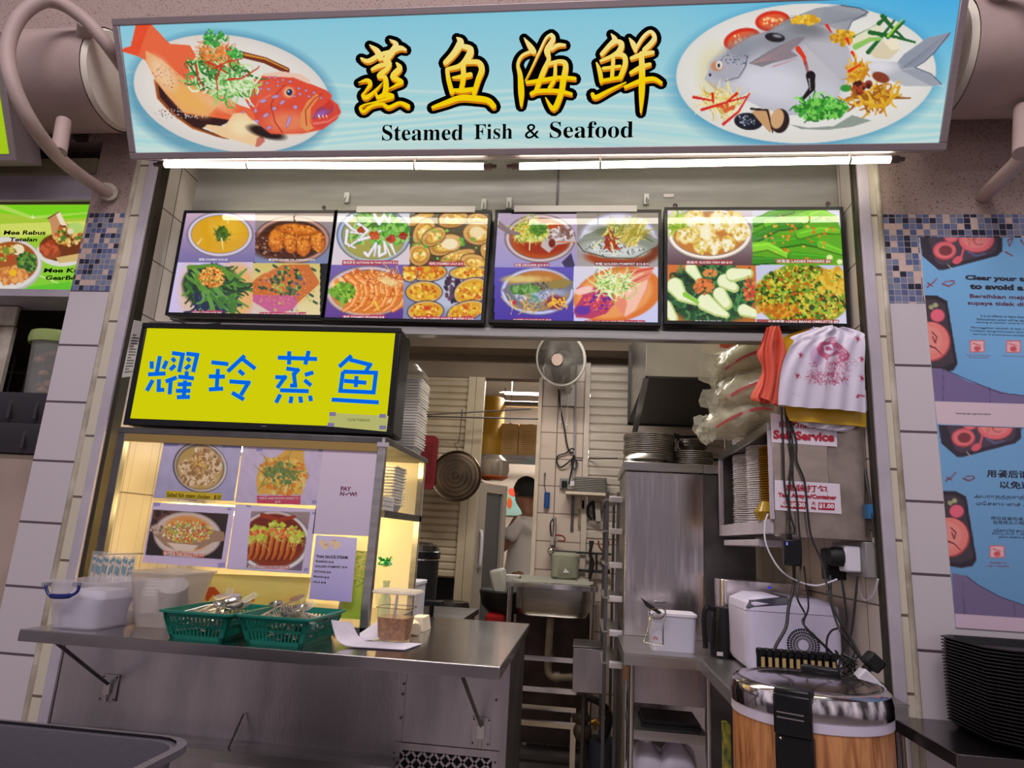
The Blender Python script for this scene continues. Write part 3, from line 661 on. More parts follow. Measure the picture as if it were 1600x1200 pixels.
    p.poly([(440,620),(540,605),(560,690),(545,740),(500,690)],(196,150,104)); p.line([(440,605),(530,612),(560,735)],14,(40,22,20),8)
    p.ell(600,672,52,68,(40,22,24),rot=8,soft=4); p.ell(585,660,36,56,(204,160,116),rot=12,soft=6)
t = thing('lightbox_sign', 'long backlit blue shop sign with two plated fish and gold characters', 'sign', (-.32, 2.2, 2.75))
b = MB(); fr = .026
def sbox(b, u0, u1, w0, w1, d0, d1):
    q = lambda u, w_, d: SO+Vector((u,0,0))+SW.normalized()*w_+SN*d
    return b.hexa([q(u0,w0,d0),q(u1,w0,d0),q(u1,w1,d0),q(u0,w1,d0)],[q(u0,w0,d1),q(u1,w0,d1),q(u1,w1,d1),q(u0,w1,d1)])
LW, LH = SU.length, SW.length
part('case', sbox(MB(), .004, LW-.004, .004, LH-.004, -.13, -.006), alum, t)
sbox(b, 0, LW, 0, fr, -.02, .008); sbox(b, 0, LW, LH-fr, LH, -.02, .008); sbox(b, 0, fr, fr, LH-fr, -.02, .008); sbox(b, LW-fr, LW, fr, LH-fr, -.02, .008)
part('frame', b, alum, t, .003)
art('picture_panel', signart, t, SO+Vector((fr,0,0))+SW.normalized()*fr, Vector((LW-2*fr,0,0)), SW.normalized()*(LH-2*fr), .0029, paint_sign)
ink = emis('sign_black', (6,6,6), .5); orange = emis('sign_orange', (205,120,20), 1)
for T, st in ((T1,S1),(T1,S2),(T2,S3),(T2,S4)):
    o = part('character', strokes_mesh(T, st, 92, (0,6), lambda x,y: onsign(x,y,.0010)), ink, t, smooth=False, label='gold brush character edged in black')
    part('gold_stroke', strokes_mesh(T, st, 0, (4,22), lambda x,y: onsign(x,y,.0014), 8), orange, o, smooth=False)
    part('gold_stroke', strokes_mesh(T, st, 2, (0,0), lambda x,y: onsign(x,y,.0018), 8), gold, o, smooth=False)
def serif(s): return ''.join(chr(0x1D400+ord(c)-65) if 'A' <= c <= 'Z' else chr(0x1D41A+ord(c)-97) if 'a' <= c <= 'z' else c for c in s)
for s_, x0, x1, y0, y1 in (('Steamed',597,724,195,220),('Fish',741,801,194,218),('&',820,843,194,217),('Seafood',859,990,190,216)):
    text('lettering', serif(s_), ink, t, onsign(x0,y0,.001), onsign(x1,y0-1.0,.001), onsign(x0,y1,.001))
# neighbour's sign, top left corner
t = thing('lightbox_sign', 'corner of a bright green backlit sign at the left edge', 'sign', (-3.0, 2.2, 2.75))
NX = at(27, 248, 2.2).x
part('frame', MB().prism([(NX,2.2,2.75),(NX,1.98,3.2),(NX,2.12,3.22),(NX,2.32,2.80)], (-1.3,0,0)), alum, t, .003)
part('panel', MB().prism([(NX-.03,2.185,2.775),(NX-.03,1.975,3.2),(NX-.03,1.985,3.2),(NX-.03,2.195,2.775)], (-1.2,0,0)), emis('green_panel', (170,205,30), .9), t)
# ================================================================ fluorescent tubes under the sign
tubeglow = emis('fluorescent_glow', (255,250,225), 15)
endcap = mat('tube_end_cap', (120,105,95), .4, .7)
def ftube(label, a, b_, clips, r=.013, glow=tubeglow):
    a, b_ = Vector(a), Vector(b_); c = (a+b_)/2; t = thing('fluorescent_tube', label, 'lamp', (c.x, c.y, c.z-r)); d = (b_-a).normalized()
    part('tube', MB().cyl(a+d*.03, b_-d*.03, r, n=16), glow, t)
    part('end_cap', MB().cyl(a, a+d*.03, r*1.05, n=16).cyl(a-d*.02, a, r*.6, n=10), endcap, t); part('end_cap', MB().cyl(b_-d*.03, b_, r*1.05, n=16).cyl(b_, b_+d*.02, r*.6, n=10), endcap, t)
    if b_.y > 5: part('hanger', MB().frame(a+d*.1, (a.x+.1,a.y,3.0), .006, n=6).frame(b_-d*.1, (b_.x-.1,b_.y,3.0), .006, n=6), endcap, t)
    for k in clips:
        p = a.lerp(b_, k); part('clip', MB().lathe([(r+.002, -.004), (r+.002, .004)], p, 14, 'x').box(p.x-.004, p.x+.004, p.y-.003, p.y+.003, p.z+r, p.z+.05), steel, t)
    return t
ftube('left fluorescent tube glowing under the fish sign', at(248,257,2.3), at(768,260,2.3), (.28, .78))
ftube('right fluorescent tube glowing under the fish sign', at(800,260,2.3), at(1404,249,2.3), (.24, .88))
solo('lamp_rail', MB().box(-1.8, 1.1, 2.28, 2.34, 2.822, 2.85), alum, 'thin metal rail the fluorescent tubes hang from', 'rail')
# ================================================================ food pictures (T origin/scale follow the tracing frames)
T6, T5, T7, T8 = (400,300,4), (0,300,4), (800,300,4), (1200,300,4)
RED = (150,44,56)
def plate(p, cx, cy, rx, ry, inner, rim=(170,160,180), rot=0):
    p.ell(cx,cy,rx,ry,tuple(x*.55 for x in rim),rot,soft=5); p.ell(cx,cy,rx*.97,ry*.97,rim,rot,soft=5); p.ell(cx,cy,rx*.93,ry*.92,tuple(min(255,x*1.25) for x in rim),rot,soft=6)
    p.ell(cx,cy,rx*.88,ry*.86,tuple(x*.7 for x in rim),rot,soft=5); p.ell(cx,cy,rx*.84,ry*.82,inner,rot,soft=10)
def screen1(p):
    p.T(*T5); X = lambda x: (x-400)*4   # helper kept for readability
    # soup
    p.win(1100,100,1595,440); p.fill((190,160,180),(110,100,150)); plate(p,1375,265,208,142,(198,140,20)); p.ell(1375,265,178,116,(206,152,22),soft=6); p.ell(1420,230,90,60,(222,176,50),soft=60,a=.7)
    p.strands(1385,265,40,42,40,34,7,[(60,90,20),(90,120,30),(40,70,16)],1); p.spk(1385,260,34,44,60,7,[(50,84,20),(84,110,30)],2); p.line([(1385,290),(1395,360)],9,(230,214,150),4); p.line([(1235,325),(1262,290)],8,(230,214,150),4)
    p.line([(1418,160),(1426,195)],7,(240,226,180),4)
    # lettuce
    p.win(1030,440,1580,800); p.fill((196,184,222),(190,176,214)); p.ell(1480,620,130,180,(216,160,90),soft=60,a=.9); p.ell(1180,620,60,150,(214,170,120),soft=50,a=.7)
    p.ell(1320,590,185,140,(30,56,30),soft=20,nz=8,seed=4); p.strands(1300,560,170,110,80,190,22,[(50,100,30),(30,70,30),(80,130,40),(20,44,30),(100,150,60)],5,rot=40); p.line([(1180,470),(1350,460),(1530,555)],26,(84,130,34),14)
    p.strands(1330,660,130,50,30,120,22,[(24,34,70),(30,44,90),(20,50,30)],6,rot=70); p.strands(1370,640,110,50,18,110,24,[(90,140,60),(60,110,40)],7,rot=60)
    p.spk(1325,535,80,62,260,6,[(210,120,30),(230,150,60),(180,90,20),(240,180,90)],8,1.5)
    p.rect(1198,742,1388,768,(170,60,90))
    p.T(*T6)
    # sesame oil chicken
    p.win(-5,125,485,445); p.fill((150,130,120),(110,120,160)); plate(p,225,300,240,150,(60,26,10),(150,110,100),0); p.ell(150,330,190,90,(70,30,12),soft=30)
    p.spk(200,330,200,80,160,5,[(120,60,30),(30,10,5),(160,110,90)],11)
    for i,(cx,cy,rx,ry,ro) in enumerate(((130,300,52,72,10),(215,312,42,66,-5),(300,325,46,76,5),(385,310,46,66,-10),(260,235,120,30,5))):
        p.ell(cx,cy,rx+5,ry+5,(110,50,10),ro,soft=6,nz=5,seed=i); p.ell(cx,cy,rx,ry,(190,98,18),ro,soft=8,nz=6,seed=i); p.ell(cx-8,cy-12,rx*.6,ry*.6,(216,130,34),ro,soft=22)
        p.spk(cx,cy,rx*.9,ry*.9,40,5,[(226,150,60),(150,70,10),(200,110,30)],20+i)
    p.line([(120,300),(250,290)],12,(200,100,20),8); p.line([(252,235),(256,300)],10,(210,120,30),6)
    # egg with spring onion
    p.win(-20,445,400,790); p.fill((196,178,100),(214,196,150)); p.rect(-20,640,260,790,(180,150,210),.35)
    p.poly([(-80,600),(30,520),(170,455),(330,452),(395,560),(390,580),(260,695),(230,735),(160,755),(90,750),(-60,660)],(188,98,36)); p.poly([(-80,640),(256,650),(256,700),(225,735),(160,755),(90,750),(-60,660)],(184,84,130))
    p.spk(180,590,190,130,260,4,[(160,74,20),(210,120,60),(220,140,90)],12,1.2)
    p.spk(190,560,100,90,60,9,[(40,74,50),(60,100,60),(26,54,40),(150,160,60)],13,2); p.spk(200,600,210,150,22,8,[(40,74,50),(170,170,90),(70,80,130)],14,2)
    for x,y in ((360,485),(345,645),(370,690),(120,465),(10,490),(55,600),(30,600)): p.line([(x-10,y-6),(x+10,y+6)],15,(36,70,46))
    p.rect(22,752,312,776,(170,50,80))
def screen2(p):
    p.T(*T6)
    p.win(470,120,992,455); p.fill((200,200,205),(206,190,200)); plate(p,735,270,232,176,(150,150,84),(140,150,180)); p.ell(735,330,180,90,(158,150,70),soft=30)
    p.strands(780,230,150,90,70,80,22,[(70,140,50),(110,180,70),(60,110,40),(150,200,100)],3); p.spk(850,250,110,80,90,14,[(60,130,40),(100,170,60),(140,190,90)],4,1.6)
    for pts in ([(600,150),(560,190),(600,230),(660,260),(590,250)],[(570,240),(560,320),(620,350)],[(640,200),(700,240),(640,300),(580,340)],[(680,380),(700,400),(750,320),(740,400)],[(770,340),(770,400),(810,380),(800,310),(840,400)],[(840,320),(870,390)],[(740,140),(770,200),(800,140),(830,190),(840,140)],[(640,300),(720,280),(780,240)]):
        p.line(pts,24,(150,140,160),13); p.line(pts,18,(228,224,226),9)
    p.spk(740,270,30,20,26,9,[(160,50,20),(190,70,30)],5); p.spk(845,290,22,16,20,9,[(150,40,20),(180,60,30)],6); p.spk(920,275,22,16,18,9,[(150,40,20)],7); p.spk(660,235,18,14,12,9,[(160,60,30)],8)
    p.rect(538,428,888,455,(170,50,70))
    # clams
    p.win(960,135,1470,472); p.fill((90,84,64),(70,60,40))
    for i,(cx,cy,rx,ry,ro) in enumerate(((1030,165,90,30,-25),(1230,170,95,50,-10),(1390,180,70,45,10),(1050,250,60,90,30),(1390,260,95,70,5),(1180,330,110,62,-15),(1020,390,66,70,20),(1260,400,110,32,-16),(1370,440,90,48,14),(1110,280,80,50,-30),(1450,380,40,60,-30))):
        p.ell(cx,cy,rx+6,ry+6,(90,56,30),ro,soft=5); p.ell(cx,cy,rx,ry,(206,160,92),ro,soft=6); p.ell(cx+4,cy+5,rx*.8,ry*.72,(176,120,40),ro,soft=6); p.ell(cx+6,cy+4,rx*.62,ry*.55,(226,186,90),ro,soft=14); p.spk(cx,cy,rx*.55,ry*.5,24,9,[(236,206,120),(196,140,50),(240,220,170),(210,150,60)],40+i,1.5)
        for k in range(3): p.line([(cx-rx*.9,cy+ry*(.3+.2*k)),(cx,cy+ry*(.75+.15*k)),(cx+rx*.9,cy+ry*(.2+.2*k))],3,(130,80,40),3,.6)
    p.spk(1200,330,240,120,24,10,[(90,160,50),(120,180,70)],60,1.6); p.ell(1215,325,50,36,(232,214,176),soft=14); p.ell(1380,250,46,36,(228,206,160),soft=14)
    p.rect(1078,434,1298,462,(176,52,60))
    # prawns
    p.win(420,455,955,795); p.fill((110,90,160),(84,50,130)); plate(p,700,620,268,160,(196,110,40),(170,150,160),-2); p.ell(700,640,225,125,(206,120,44),soft=20)
    p.spk(700,600,220,110,160,12,[(220,130,50),(190,90,30),(232,160,90),(240,190,130)],9,2.4)
    for i,x in enumerate((600,660,725,790,850,905)):
        pts = [(x-30,530),(x+25,570),(x+35,640),(x,710),(x-50,742)]; p.line(pts,46,(170,70,20),24); p.line(pts,38,(226,134,56),18); p.line([(a-6,b_) for a,b_ in pts],12,(242,190,130),6,.8)
        for k in range(4): p.line([(pts[k][0]-16,pts[k][1]+10),(pts[k][0]+22,pts[k][1]+14)],4,(190,84,30),3)
    p.strands(820,540,120,40,50,80,4,[(200,90,30),(240,200,140),(160,60,20)],10); p.ell(830,560,60,24,(230,210,150),rot=20,soft=20,a=.8)
    p.spk(550,625,66,60,170,12,[(110,160,30),(150,190,50),(80,130,20),(60,110,30)],11,1.2); p.line([(540,660),(535,710)],30,(120,170,60),20)
    p.spk(480,625,36,30,40,9,[(110,160,30),(90,140,30)],12,1.2); p.line([(745,690),(765,735)],16,(220,190,60),10)
    p.rect(540,768,805,795,(170,50,90))
    # mussels
    p.win(920,466,1445,815); p.fill((150,150,176),(120,124,160)); p.ell(1200,600,120,140,(176,180,200),soft=60)
    p.spk(1235,600,50,90,70,10,[(60,40,60),(90,60,80),(40,30,50)],13)
    for i,(cx,cy,rx,ry,ro) in enumerate(((1080,505,110,52,-4),(1330,505,120,40,-2),(1050,625,112,66,0),(1345,620,110,78,-22),(1060,745,110,62,-4),(1310,745,118,58,-18),(960,500,50,60,0))):
        p.ell(cx,cy,rx+6,ry+6,(40,34,60),ro,soft=5); p.ell(cx,cy,rx,ry,(206,170,120),ro,soft=5); p.ell(cx,cy,rx*.92,ry*.84,(206,150,30),ro,soft=8,nz=6,seed=i)
        p.spk(cx,cy,rx*.8,ry*.7,60,11,[(222,176,50),(200,110,30),(236,206,100),(190,80,20),(210,170,40)],70+i,1.5)
    p.ell(1070,725,18,14,(190,60,30),soft=5); p.ell(1025,480,24,14,(206,80,30),soft=8)
    p.rect(974,778,1362,808,(176,52,70))
    p.clip = None; p.rect(400,796,1500,830,(60,50,150),.0)
def screen3(p):
    p.T(*T7)
    p.win(-110,135,408,470); p.fill((176,156,176),(150,140,190)); plate(p,175,290,222,152,(170,70,20),(170,150,150),0)
    p.ell(200,330,150,60,(150,44,16),soft=20); p.poly([(200,220),(250,240),(330,215),(385,260),(400,310),(280,330),(230,380),(180,340)],(186,170,170)); p.spk(300,260,80,40,60,9,[(210,200,200),(150,130,130),(120,80,70)],4)
    p.ell(120,250,110,66,(206,200,110),soft=14,nz=6); p.strands(120,240,100,54,80,70,8,[(180,190,60),(226,220,150),(110,150,50),(200,160,40)],5); p.spk(165,230,50,30,40,10,[(90,140,40),(60,110,30)],6)
    p.line([(-100,190),(-20,250),(40,260)],40,(130,110,110),20); p.line([(280,310),(400,316)],8,(190,110,60),5); p.ell(250,320,22,28,(110,30,10),soft=6)
    p.poly([(310,440),(370,380),(395,470),(330,470)],(60,50,80)); p.rect(14,444,232,468,(160,60,90))
    p.win(405,125,930,470); p.fill((130,120,110),(160,150,150)); p.ell(665,300,250,170,(150,146,170),soft=8); p.ell(665,300,236,158,(206,202,214),soft=8)
    p.ell(720,350,210,110,(110,44,14),rot=4,soft=20); p.ell(640,400,180,60,(150,60,20),soft=18)
    p.poly([(410,318),(450,270),(560,225),(680,215),(800,240),(915,300),(905,340),(820,400),(700,420),(560,410),(450,370)],(130,134,120)); p.ell(640,360,190,50,(196,198,196),rot=4,soft=30); p.ell(680,250,170,36,(80,90,60),rot=6,soft=26,a=.8)
    p.spk(640,350,190,50,120,4,[(120,120,110),(220,220,216),(90,100,90)],8); p.line([(410,320),(445,370),(600,412),(760,415),(905,340)],7,(60,56,40),5); p.line([(760,250),(880,310)],16,(90,100,60),8)
    p.strands(690,290,130,60,90,110,9,[(196,176,70),(220,206,120),(150,150,50),(170,130,40)],9,rot=-60,curl=.3); p.strands(610,290,30,60,16,70,14,[(170,60,20),(140,40,10)],10,rot=70); p.strands(680,215,90,20,20,60,7,[(110,130,60),(200,190,120)],12)
    p.line([(510,345),(560,300)],14,(214,206,150),8); p.line([(620,320),(640,390)],12,(220,210,160),8)
    p.rect(516,436,858,462,(110,34,40),.7)
    p.win(-110,470,392,815); p.fill((90,80,170),(70,50,150)); plate(p,160,620,235,150,(150,120,80),(160,160,200)); p.ell(170,600,190,110,(176,110,50),soft=14)
    p.poly([(-60,610),(0,570),(120,560),(230,570),(300,590),(390,560),(385,600),(340,640),(230,700),(180,726),(60,735),(-20,690)],(110,110,120)); p.spk(190,590,140,30,160,6,[(90,80,50),(140,120,70),(60,56,50)],21,1.3); p.ell(200,650,140,36,(150,156,180),rot=-8,soft=20)
    p.spk(140,650,130,36,120,5,[(200,204,220),(110,116,140),(170,170,190)],22); p.poly([(230,560),(330,540),(380,560),(330,600),(240,600)],(140,120,60)); p.spk(80,610,80,22,70,12,[(80,130,60),(60,110,50),(120,160,90)],23); p.ell(130,660,50,20,(70,140,120),rot=30,soft=10,a=.8)
    p.ell(80,545,130,22,(206,180,110),soft=20,nz=5); p.strands(110,700,120,40,36,70,6,[(220,190,120),(180,130,60)],24); p.ell(270,690,60,46,(120,30,40),soft=20,a=.8); p.strands(290,680,50,30,14,50,10,[(230,180,60)],25); p.ell(15,690,12,14,(190,40,50),soft=4)
    p.rect(2,790,248,814,(150,44,80))
    p.win(385,466,915,824); p.fill((206,200,214),(190,190,226)); p.ell(660,640,280,170,(206,110,40),rot=-12,soft=8); p.ell(640,640,240,145,(222,146,80),rot=-12,soft=20)
    p.poly([(720,500),(760,480),(890,468),(850,560),(850,600),(770,740),(720,785),(690,770),(640,700),(700,620)],(220,130,104)); p.poly([(700,620),(850,545),(840,600),(770,740),(700,780),(720,700)],(232,180,156)); p.line([(720,510),(880,475)],20,(196,70,50),10); p.line([(700,590),(860,510)],10,(180,60,50),5)
    p.poly([(400,600),(440,590),(560,600),(640,650),(640,700),(590,760),(500,790),(400,785),(385,740),(440,650)],(176,50,90)); p.ell(450,615,60,24,(232,186,176),rot=-14,soft=8); p.spk(540,690,90,60,140,8,[(120,40,150),(200,60,70),(90,30,120),(220,90,80)],26,1.5); p.ell(440,740,50,30,(90,40,150),soft=16)
    p.strands(640,570,110,60,110,80,9,[(150,190,80),(206,220,150),(100,150,50),(226,230,190)],27,curl=1.2); p.rect(455,802,832,822,(176,44,70))
def screen4(p):
    p.T(*T7)
    p.win(955,110,1508,457); p.fill((210,200,206),(90,64,70)); plate(p,1235,260,270,165,(176,110,50),(206,190,180)); p.ell(1235,270,220,120,(190,120,54),soft=14)
    p.strands(1060,190,90,60,60,70,14,[(160,190,60),(120,160,40),(200,210,110)],31,curl=1); 
    for i,(cx,cy,rx,ry,ro) in enumerate(((1140,170,60,60,20),(1210,250,60,90,10),(1290,180,60,60,-10),(1380,190,70,70,10),(1100,270,70,50,-20),(1180,340,44,46,0),(1265,330,40,60,0),(1350,320,46,46,10),(1430,250,50,60,0))):
        p.ell(cx,cy,rx,ry,(226,206,130),ro,soft=10,nz=8,seed=i); p.ell(cx,cy,rx*.7,ry*.7,(238,226,190),ro,soft=20); p.spk(cx,cy,rx,ry,26,8,[(220,190,90),(236,230,206),(200,160,60)],80+i)
    p.rect(1088,428,1380,452,(160,56,56))
    p.win(955,457,1530,824); p.fill((200,110,50),(170,100,40)); p.ell(1240,640,280,190,(36,70,40),soft=30,nz=12); p.strands(1240,620,270,170,170,80,18,[(40,96,50),(24,60,36),(70,130,70),(20,44,30)],33,curl=1)
    for i,(pts,w0,w1) in enumerate(([[(1020,590),(1060,650),(1150,690)],110,40],[[(1120,480),(1165,540)],76,50],[[(1210,690),(1280,740),(1340,770)],110,40],[[(1300,640),(1340,700)],90,76],[[(1330,560),(1390,600)],96,60],[[(1380,520),(1480,510)],90,60],[[(1450,740),(1540,770)],80,50],[[(960,720),(1010,790)],90,60])):
        p.line(pts,w0,(180,196,120),w1); p.line([(a-4,b_-6) for a,b_ in pts],w0*.8,(226,230,190),w1*.7)
    p.line([(1080,640),(1160,690)],30,(130,190,60),20); p.spk(1200,590,60,50,60,9,[(214,120,60),(190,90,40)],34,2); p.spk(1240,510,40,20,16,9,[(214,130,70)],35); p.spk(1490,600,40,80,50,8,[(210,130,70),(190,70,50)],36)
    p.rect(1140,798,1312,818,(60,70,60),.6)
    p.T(*T8)
    p.win(-98,100,480,457); p.fill((206,206,220),(190,210,170)); p.poly([(-98,180),(0,120),(120,108),(260,104),(360,110),(430,160),(480,300),(480,457),(-98,457)],(90,160,30))
    for i,(pts,w_) in enumerate(([[(-80,190),(40,140),(150,120)],60],[[(0,200),(160,170),(300,120)],66],[[(200,180),(330,130),(420,170)],70],[[(-90,290),(60,220),(200,210)],70],[[(40,320),(220,300),(330,330)],84],[[(200,270),(330,240),(440,250)],60],[[(-98,350),(0,340),(120,400)],70],[[(-98,430),(60,430)],60],[[(150,400),(300,410),(380,420)],60],[[(330,330),(460,380)],60])):
        g = [(70,150,30),(104,180,40),(130,200,50),(60,130,36)][i % 4]
        p.line(pts,w_,tuple(x*.6 for x in g),w_*.6); p.line([(a,b_-5) for a,b_ in pts],w_*.85,g,w_*.5); p.line([(a,b_-14) for a,b_ in pts],7,tuple(min(255,x*1.3) for x in g),4,.7)
    p.spk(200,270,230,150,36,9,[(214,130,40),(226,170,60),(200,100,30)],37,1.4); p.ell(385,410,20,18,(214,226,150),soft=5); p.ell(448,436,18,16,(220,230,160),soft=5)
    p.rect(48,418,396,447,(170,80,60),.85)
    p.win(-75,457,515,824); p.fill((190,190,216),(200,196,220)); p.ell(215,650,300,200,(130,140,30),soft=10,nz=14,seed=3)
    p.spk(215,640,290,180,520,14,[(190,180,40),(110,140,30),(70,110,24),(206,190,60),(170,110,20),(140,170,50),(50,70,20)],38,1.6)
    p.spk(215,640,290,180,420,8,[(40,64,20),(214,196,80),(150,180,60),(190,90,20)],39,1.3); p.spk(60,730,120,50,60,15,[(180,100,20),(206,150,40)],40,1.5); p.spk(400,560,90,90,60,14,[(200,150,30),(214,180,60)],41,1.5)
    p.rect(-70,796,442,822,(150,50,46),.85)
labwhite = emis('caption_white', (235,235,235), .95)
def caption(parent, T, x0, y0, x1, y1, s, Y, mt=None, bold=.012, push=.0012):
    ox, oy, k = T; f = lambda x, y: at(ox+x/k, oy+y/k, Y-push)
    return text('caption', s, mt or labwhite, parent, f(x0,y0), f(x1,y0), f(x0,y1), .0, bold)
def screen(label, pxs, fn, caps, Y=2.53, bez=black):
    (x0,y0),(x1,y1) = pxs; a = at(x0, y0, Y); c = at(x1, y1, Y)
    X0, X1, Z1, Z0 = a.x, c.x, a.z, c.z
    t = thing('menu_screen', label, 'screen', ((X0+X1)/2, Y+.04, Z0), 'menu screens in a row above the counter')
    part('casing', MB().box(X0, X1, Y+.003, Y+.045, Z0, Z1), bez, t, .004)
    e = .013
    part('bezel', MB().box(X0, X1, Y-.002, Y+.003, Z1-e, Z1).box(X0, X1, Y-.002, Y+.003, Z0, Z0+e).box(X0, X0+e, Y-.002, Y+.003, Z0+e, Z1-e).box(X1-e, X1, Y-.002, Y+.003, Z0+e, Z1-e), black, t)
    art('picture', screenart, t, (X0+e, Y+.001, Z1-e), (X1-X0-2*e, 0, 0), (0, 0, -(Z1-Z0-2*e)), .0036, fn)
    for T, x_0, y_0, x_1, y_1, s in caps: caption(t, T, x_0, y_0, x_1, y_1, s, Y)
    return t
SC = [screen('leftmost menu screen showing soup, sesame chicken, lettuce and tofu', ((288,329),(507,497)), screen1,
  [(T5,1243,414,1422,430,'蒸蛋 STEAMED EGG $5'),(T6,78,416,368,431,'麻油鸡 SESAME OIL CHICKEN $10'),(T5,1202,748,1382,764,'油菜 LETTUCE $8'),(T6,26,757,308,773,'三色蛋 STEAMED EGGS $8-$10')]),
 screen('menu screen showing squid, clams, prawns and baked mussels', ((523,329),(756,505)), screen2,
  [(T6,545,432,884,450,'泰式苏东 SOTONG IN THAI SAUCE $12'),(T6,1084,438,1292,457,'啦啦 STEAMED LALA $10'),(T6,546,773,800,791,'蒸虾 STEAMED PRAWNS $18'),(T6,980,782,1358,803,'芝士烤蚝 CHEESE BAKED MUSSELS $10')]),
 screen('menu screen showing four whole fish on oval plates', ((774,328),(1033,509)), screen3,
  [(T7,18,448,228,465,'石斑 GROUPER $12-$15'),(T7,520,440,854,458,'金鲳 GOLDEN POMFRET $12-$15'),(T7,6,793,244,810,'金目鲈 SEABASS $12-$15'),(T7,460,804,828,820,'红斑 RED GROUPER 时价 Market Price')]),
 screen('rightmost menu screen showing sliced fish, green beans and omelette', ((1038,324),(1329,511)), screen4,
  [(T7,1092,431,1376,448,'蒸鱼片 SLICED FISH $8-$10'),(T8,54,422,390,443,'洋角豆 LADIES FINGERS $6'),(T7,1144,800,1308,816,'奶白 NAI BAI $6'),(T8,0,800,438,819,'长豆煎蛋 LONG BEANS OMELETTE $8')])]
# paper strips and hooks at the top edge of the screens
papr = mat('white_paper', (206,200,200), .7); acr = mat('clear_acrylic_hook', (214,214,210), .2)
for lbl, px0, px1, py in (('long pale strip along the top of the second menu screen', 558, 742, 328), ('long pale strip along the top of the third menu screen', 804, 995, 327)):
    a, c = at(px0, py-5, 2.524), at(px1, py+5, 2.524)
    solo('backing_strip', MB().box(a.x, c.x, 2.520, 2.526, c.z+.003, a.z), papr, lbl, 'strip')
for i,(px, py) in enumerate(((543,310),(757,320),(796,318),(1010,312))):
    a = at(px, py-8, 2.6)
    h = thing('wall_hook', ['clear hook above the second menu screen left corner','clear hook above the second menu screen right corner','clear hook above the third menu screen left corner','clear hook above the third menu screen right corner'][i], 'hook', (a.x, 2.6, a.z-.05), 'clear hooks on the steel header')
    part('pad', MB().rbox(a.x-.012, a.x+.012, 2.59, 2.6035, a.z-.05, a.z, .004), acr, h, .002)
    part('wire', MB().tube([(a.x,2.592,a.z-.02),(a.x,2.58,a.z-.05),(a.x+.004,2.565,a.z-.06),(a.x+.006,2.56,a.z-.045)], .0025), chrome, h)
for i,(px, py) in enumerate(((506,324),(1055,321),(1294,318))):
    a = at(px, py, 2.545)
    solo('screen_lug', MB().lathe([(.004,-.004),(.010,-.004),(.010,.004),(.004,.004)], (a.x,2.55,a.z), 14, 'y').cyl((a.x,2.55,a.z-.02),(a.x,2.55,a.z-.006),.003,n=8), chrome, ['metal lug on the leftmost menu screen top right corner','metal lug on the rightmost menu screen top left corner','metal lug on the rightmost menu screen top right corner'][i], 'bracket', 'metal lugs on the screens')
solo('paper_scrap', MB().box(at(1037,303,2.6).x, at(1053,303,2.6).x, 2.6, 2.604, at(1037,308,2.6).z, at(1037,303,2.6).z), papr, 'small torn paper scrap stuck on the steel header', 'paper')
# ================================================================ yellow monitor
MY = 2.36
a, c = at(222, 503, MY), at(610, 682, MY)
X0, X1, Z1, Z0 = -1.79, at(619,600,MY).x, at(400,508,MY).z, at(400,672,MY).z
t = thing('shop_monitor', 'large black monitor with bright yellow screen and blue characters', 'monitor', ((X0+X1)/2, MY+.06, Z0))
part('casing', MB().box(X0, X1, MY+.004, MY+.15, Z0, Z1), black, t, .012)
e = .022
part('bezel', MB().box(X0,X1,MY-.006,MY+.005,Z1-e,Z1).box(X0,X1,MY-.006,MY+.005,Z0,Z0+e*1.2).box(X0,X0+e,MY-.006,MY+.005,Z0+e,Z1-e).box(X1-e,X1,MY-.006,MY+.005,Z0+e,Z1-e), black, t, .003)
part('display', MB().box(X0+e*.8, X1-e*.8, MY, MY+.005, Z0+e, Z1-e*.8), emis('yellow_display', (205,203,10), 1), t)
blue = emis('blue_characters', (0,100,225), 1); pale = emis('pale_character_edge', (150,205,120), 1)
M3, M4 = (215,530,8), (415,530,8)
mon = [(M3,[[(175,275),(178,370)],[(280,210),(240,420)],[(365,270),(322,370)],[(130,440),(350,428)],[(190,510),(115,645)],[(268,500),(262,635),(335,632)],[(430,172),(565,192),(518,412)],[(430,235),(470,280)],[(470,325),(405,385)],[(608,180),(745,197),(693,412)],[(615,235),(660,275)],[(655,320),(595,375)],[(490,478),(350,530)],[(415,510),(400,690)],[(615,400),(610,480)],[(508,467),(705,490)],[(595,515),(575,735)],[(500,565),(675,562)],[(478,645),(660,645)],[(490,725),(655,722)]]),
 (M3,[[(922,288),(1135,312)],[(890,465),(1092,468)],[(1005,370),(988,620)],[(890,628),(1070,617)],[(1340,205),(1125,405)],[(1310,245),(1472,370)],[(1265,390),(1330,445)],[(1148,527),(1385,545),(1290,700)],[(1180,668),(1330,755)]]),
 (M4,[[(152,230),(645,248)],[(295,150),(293,318)],[(540,145),(495,318)],[(258,365),(400,388),(355,440),(370,580),(305,580)],[(120,475),(240,478),(145,610)],[(490,447),(598,415)],[(485,510),(570,580)],[(180,638),(540,650)],[(185,690),(130,795)],[(325,715),(310,800)],[(432,715),(445,795)],[(555,705),(568,775)]]),
 (M4,[[(1075,205),(920,345)],[(1050,255),(1305,320),(1255,400)],[(968,405),(935,645),(1350,665),(1380,420),(968,405)],[(980,520),(1260,545)],[(1137,460),(1127,600)],[(825,755),(1415,790)]])]
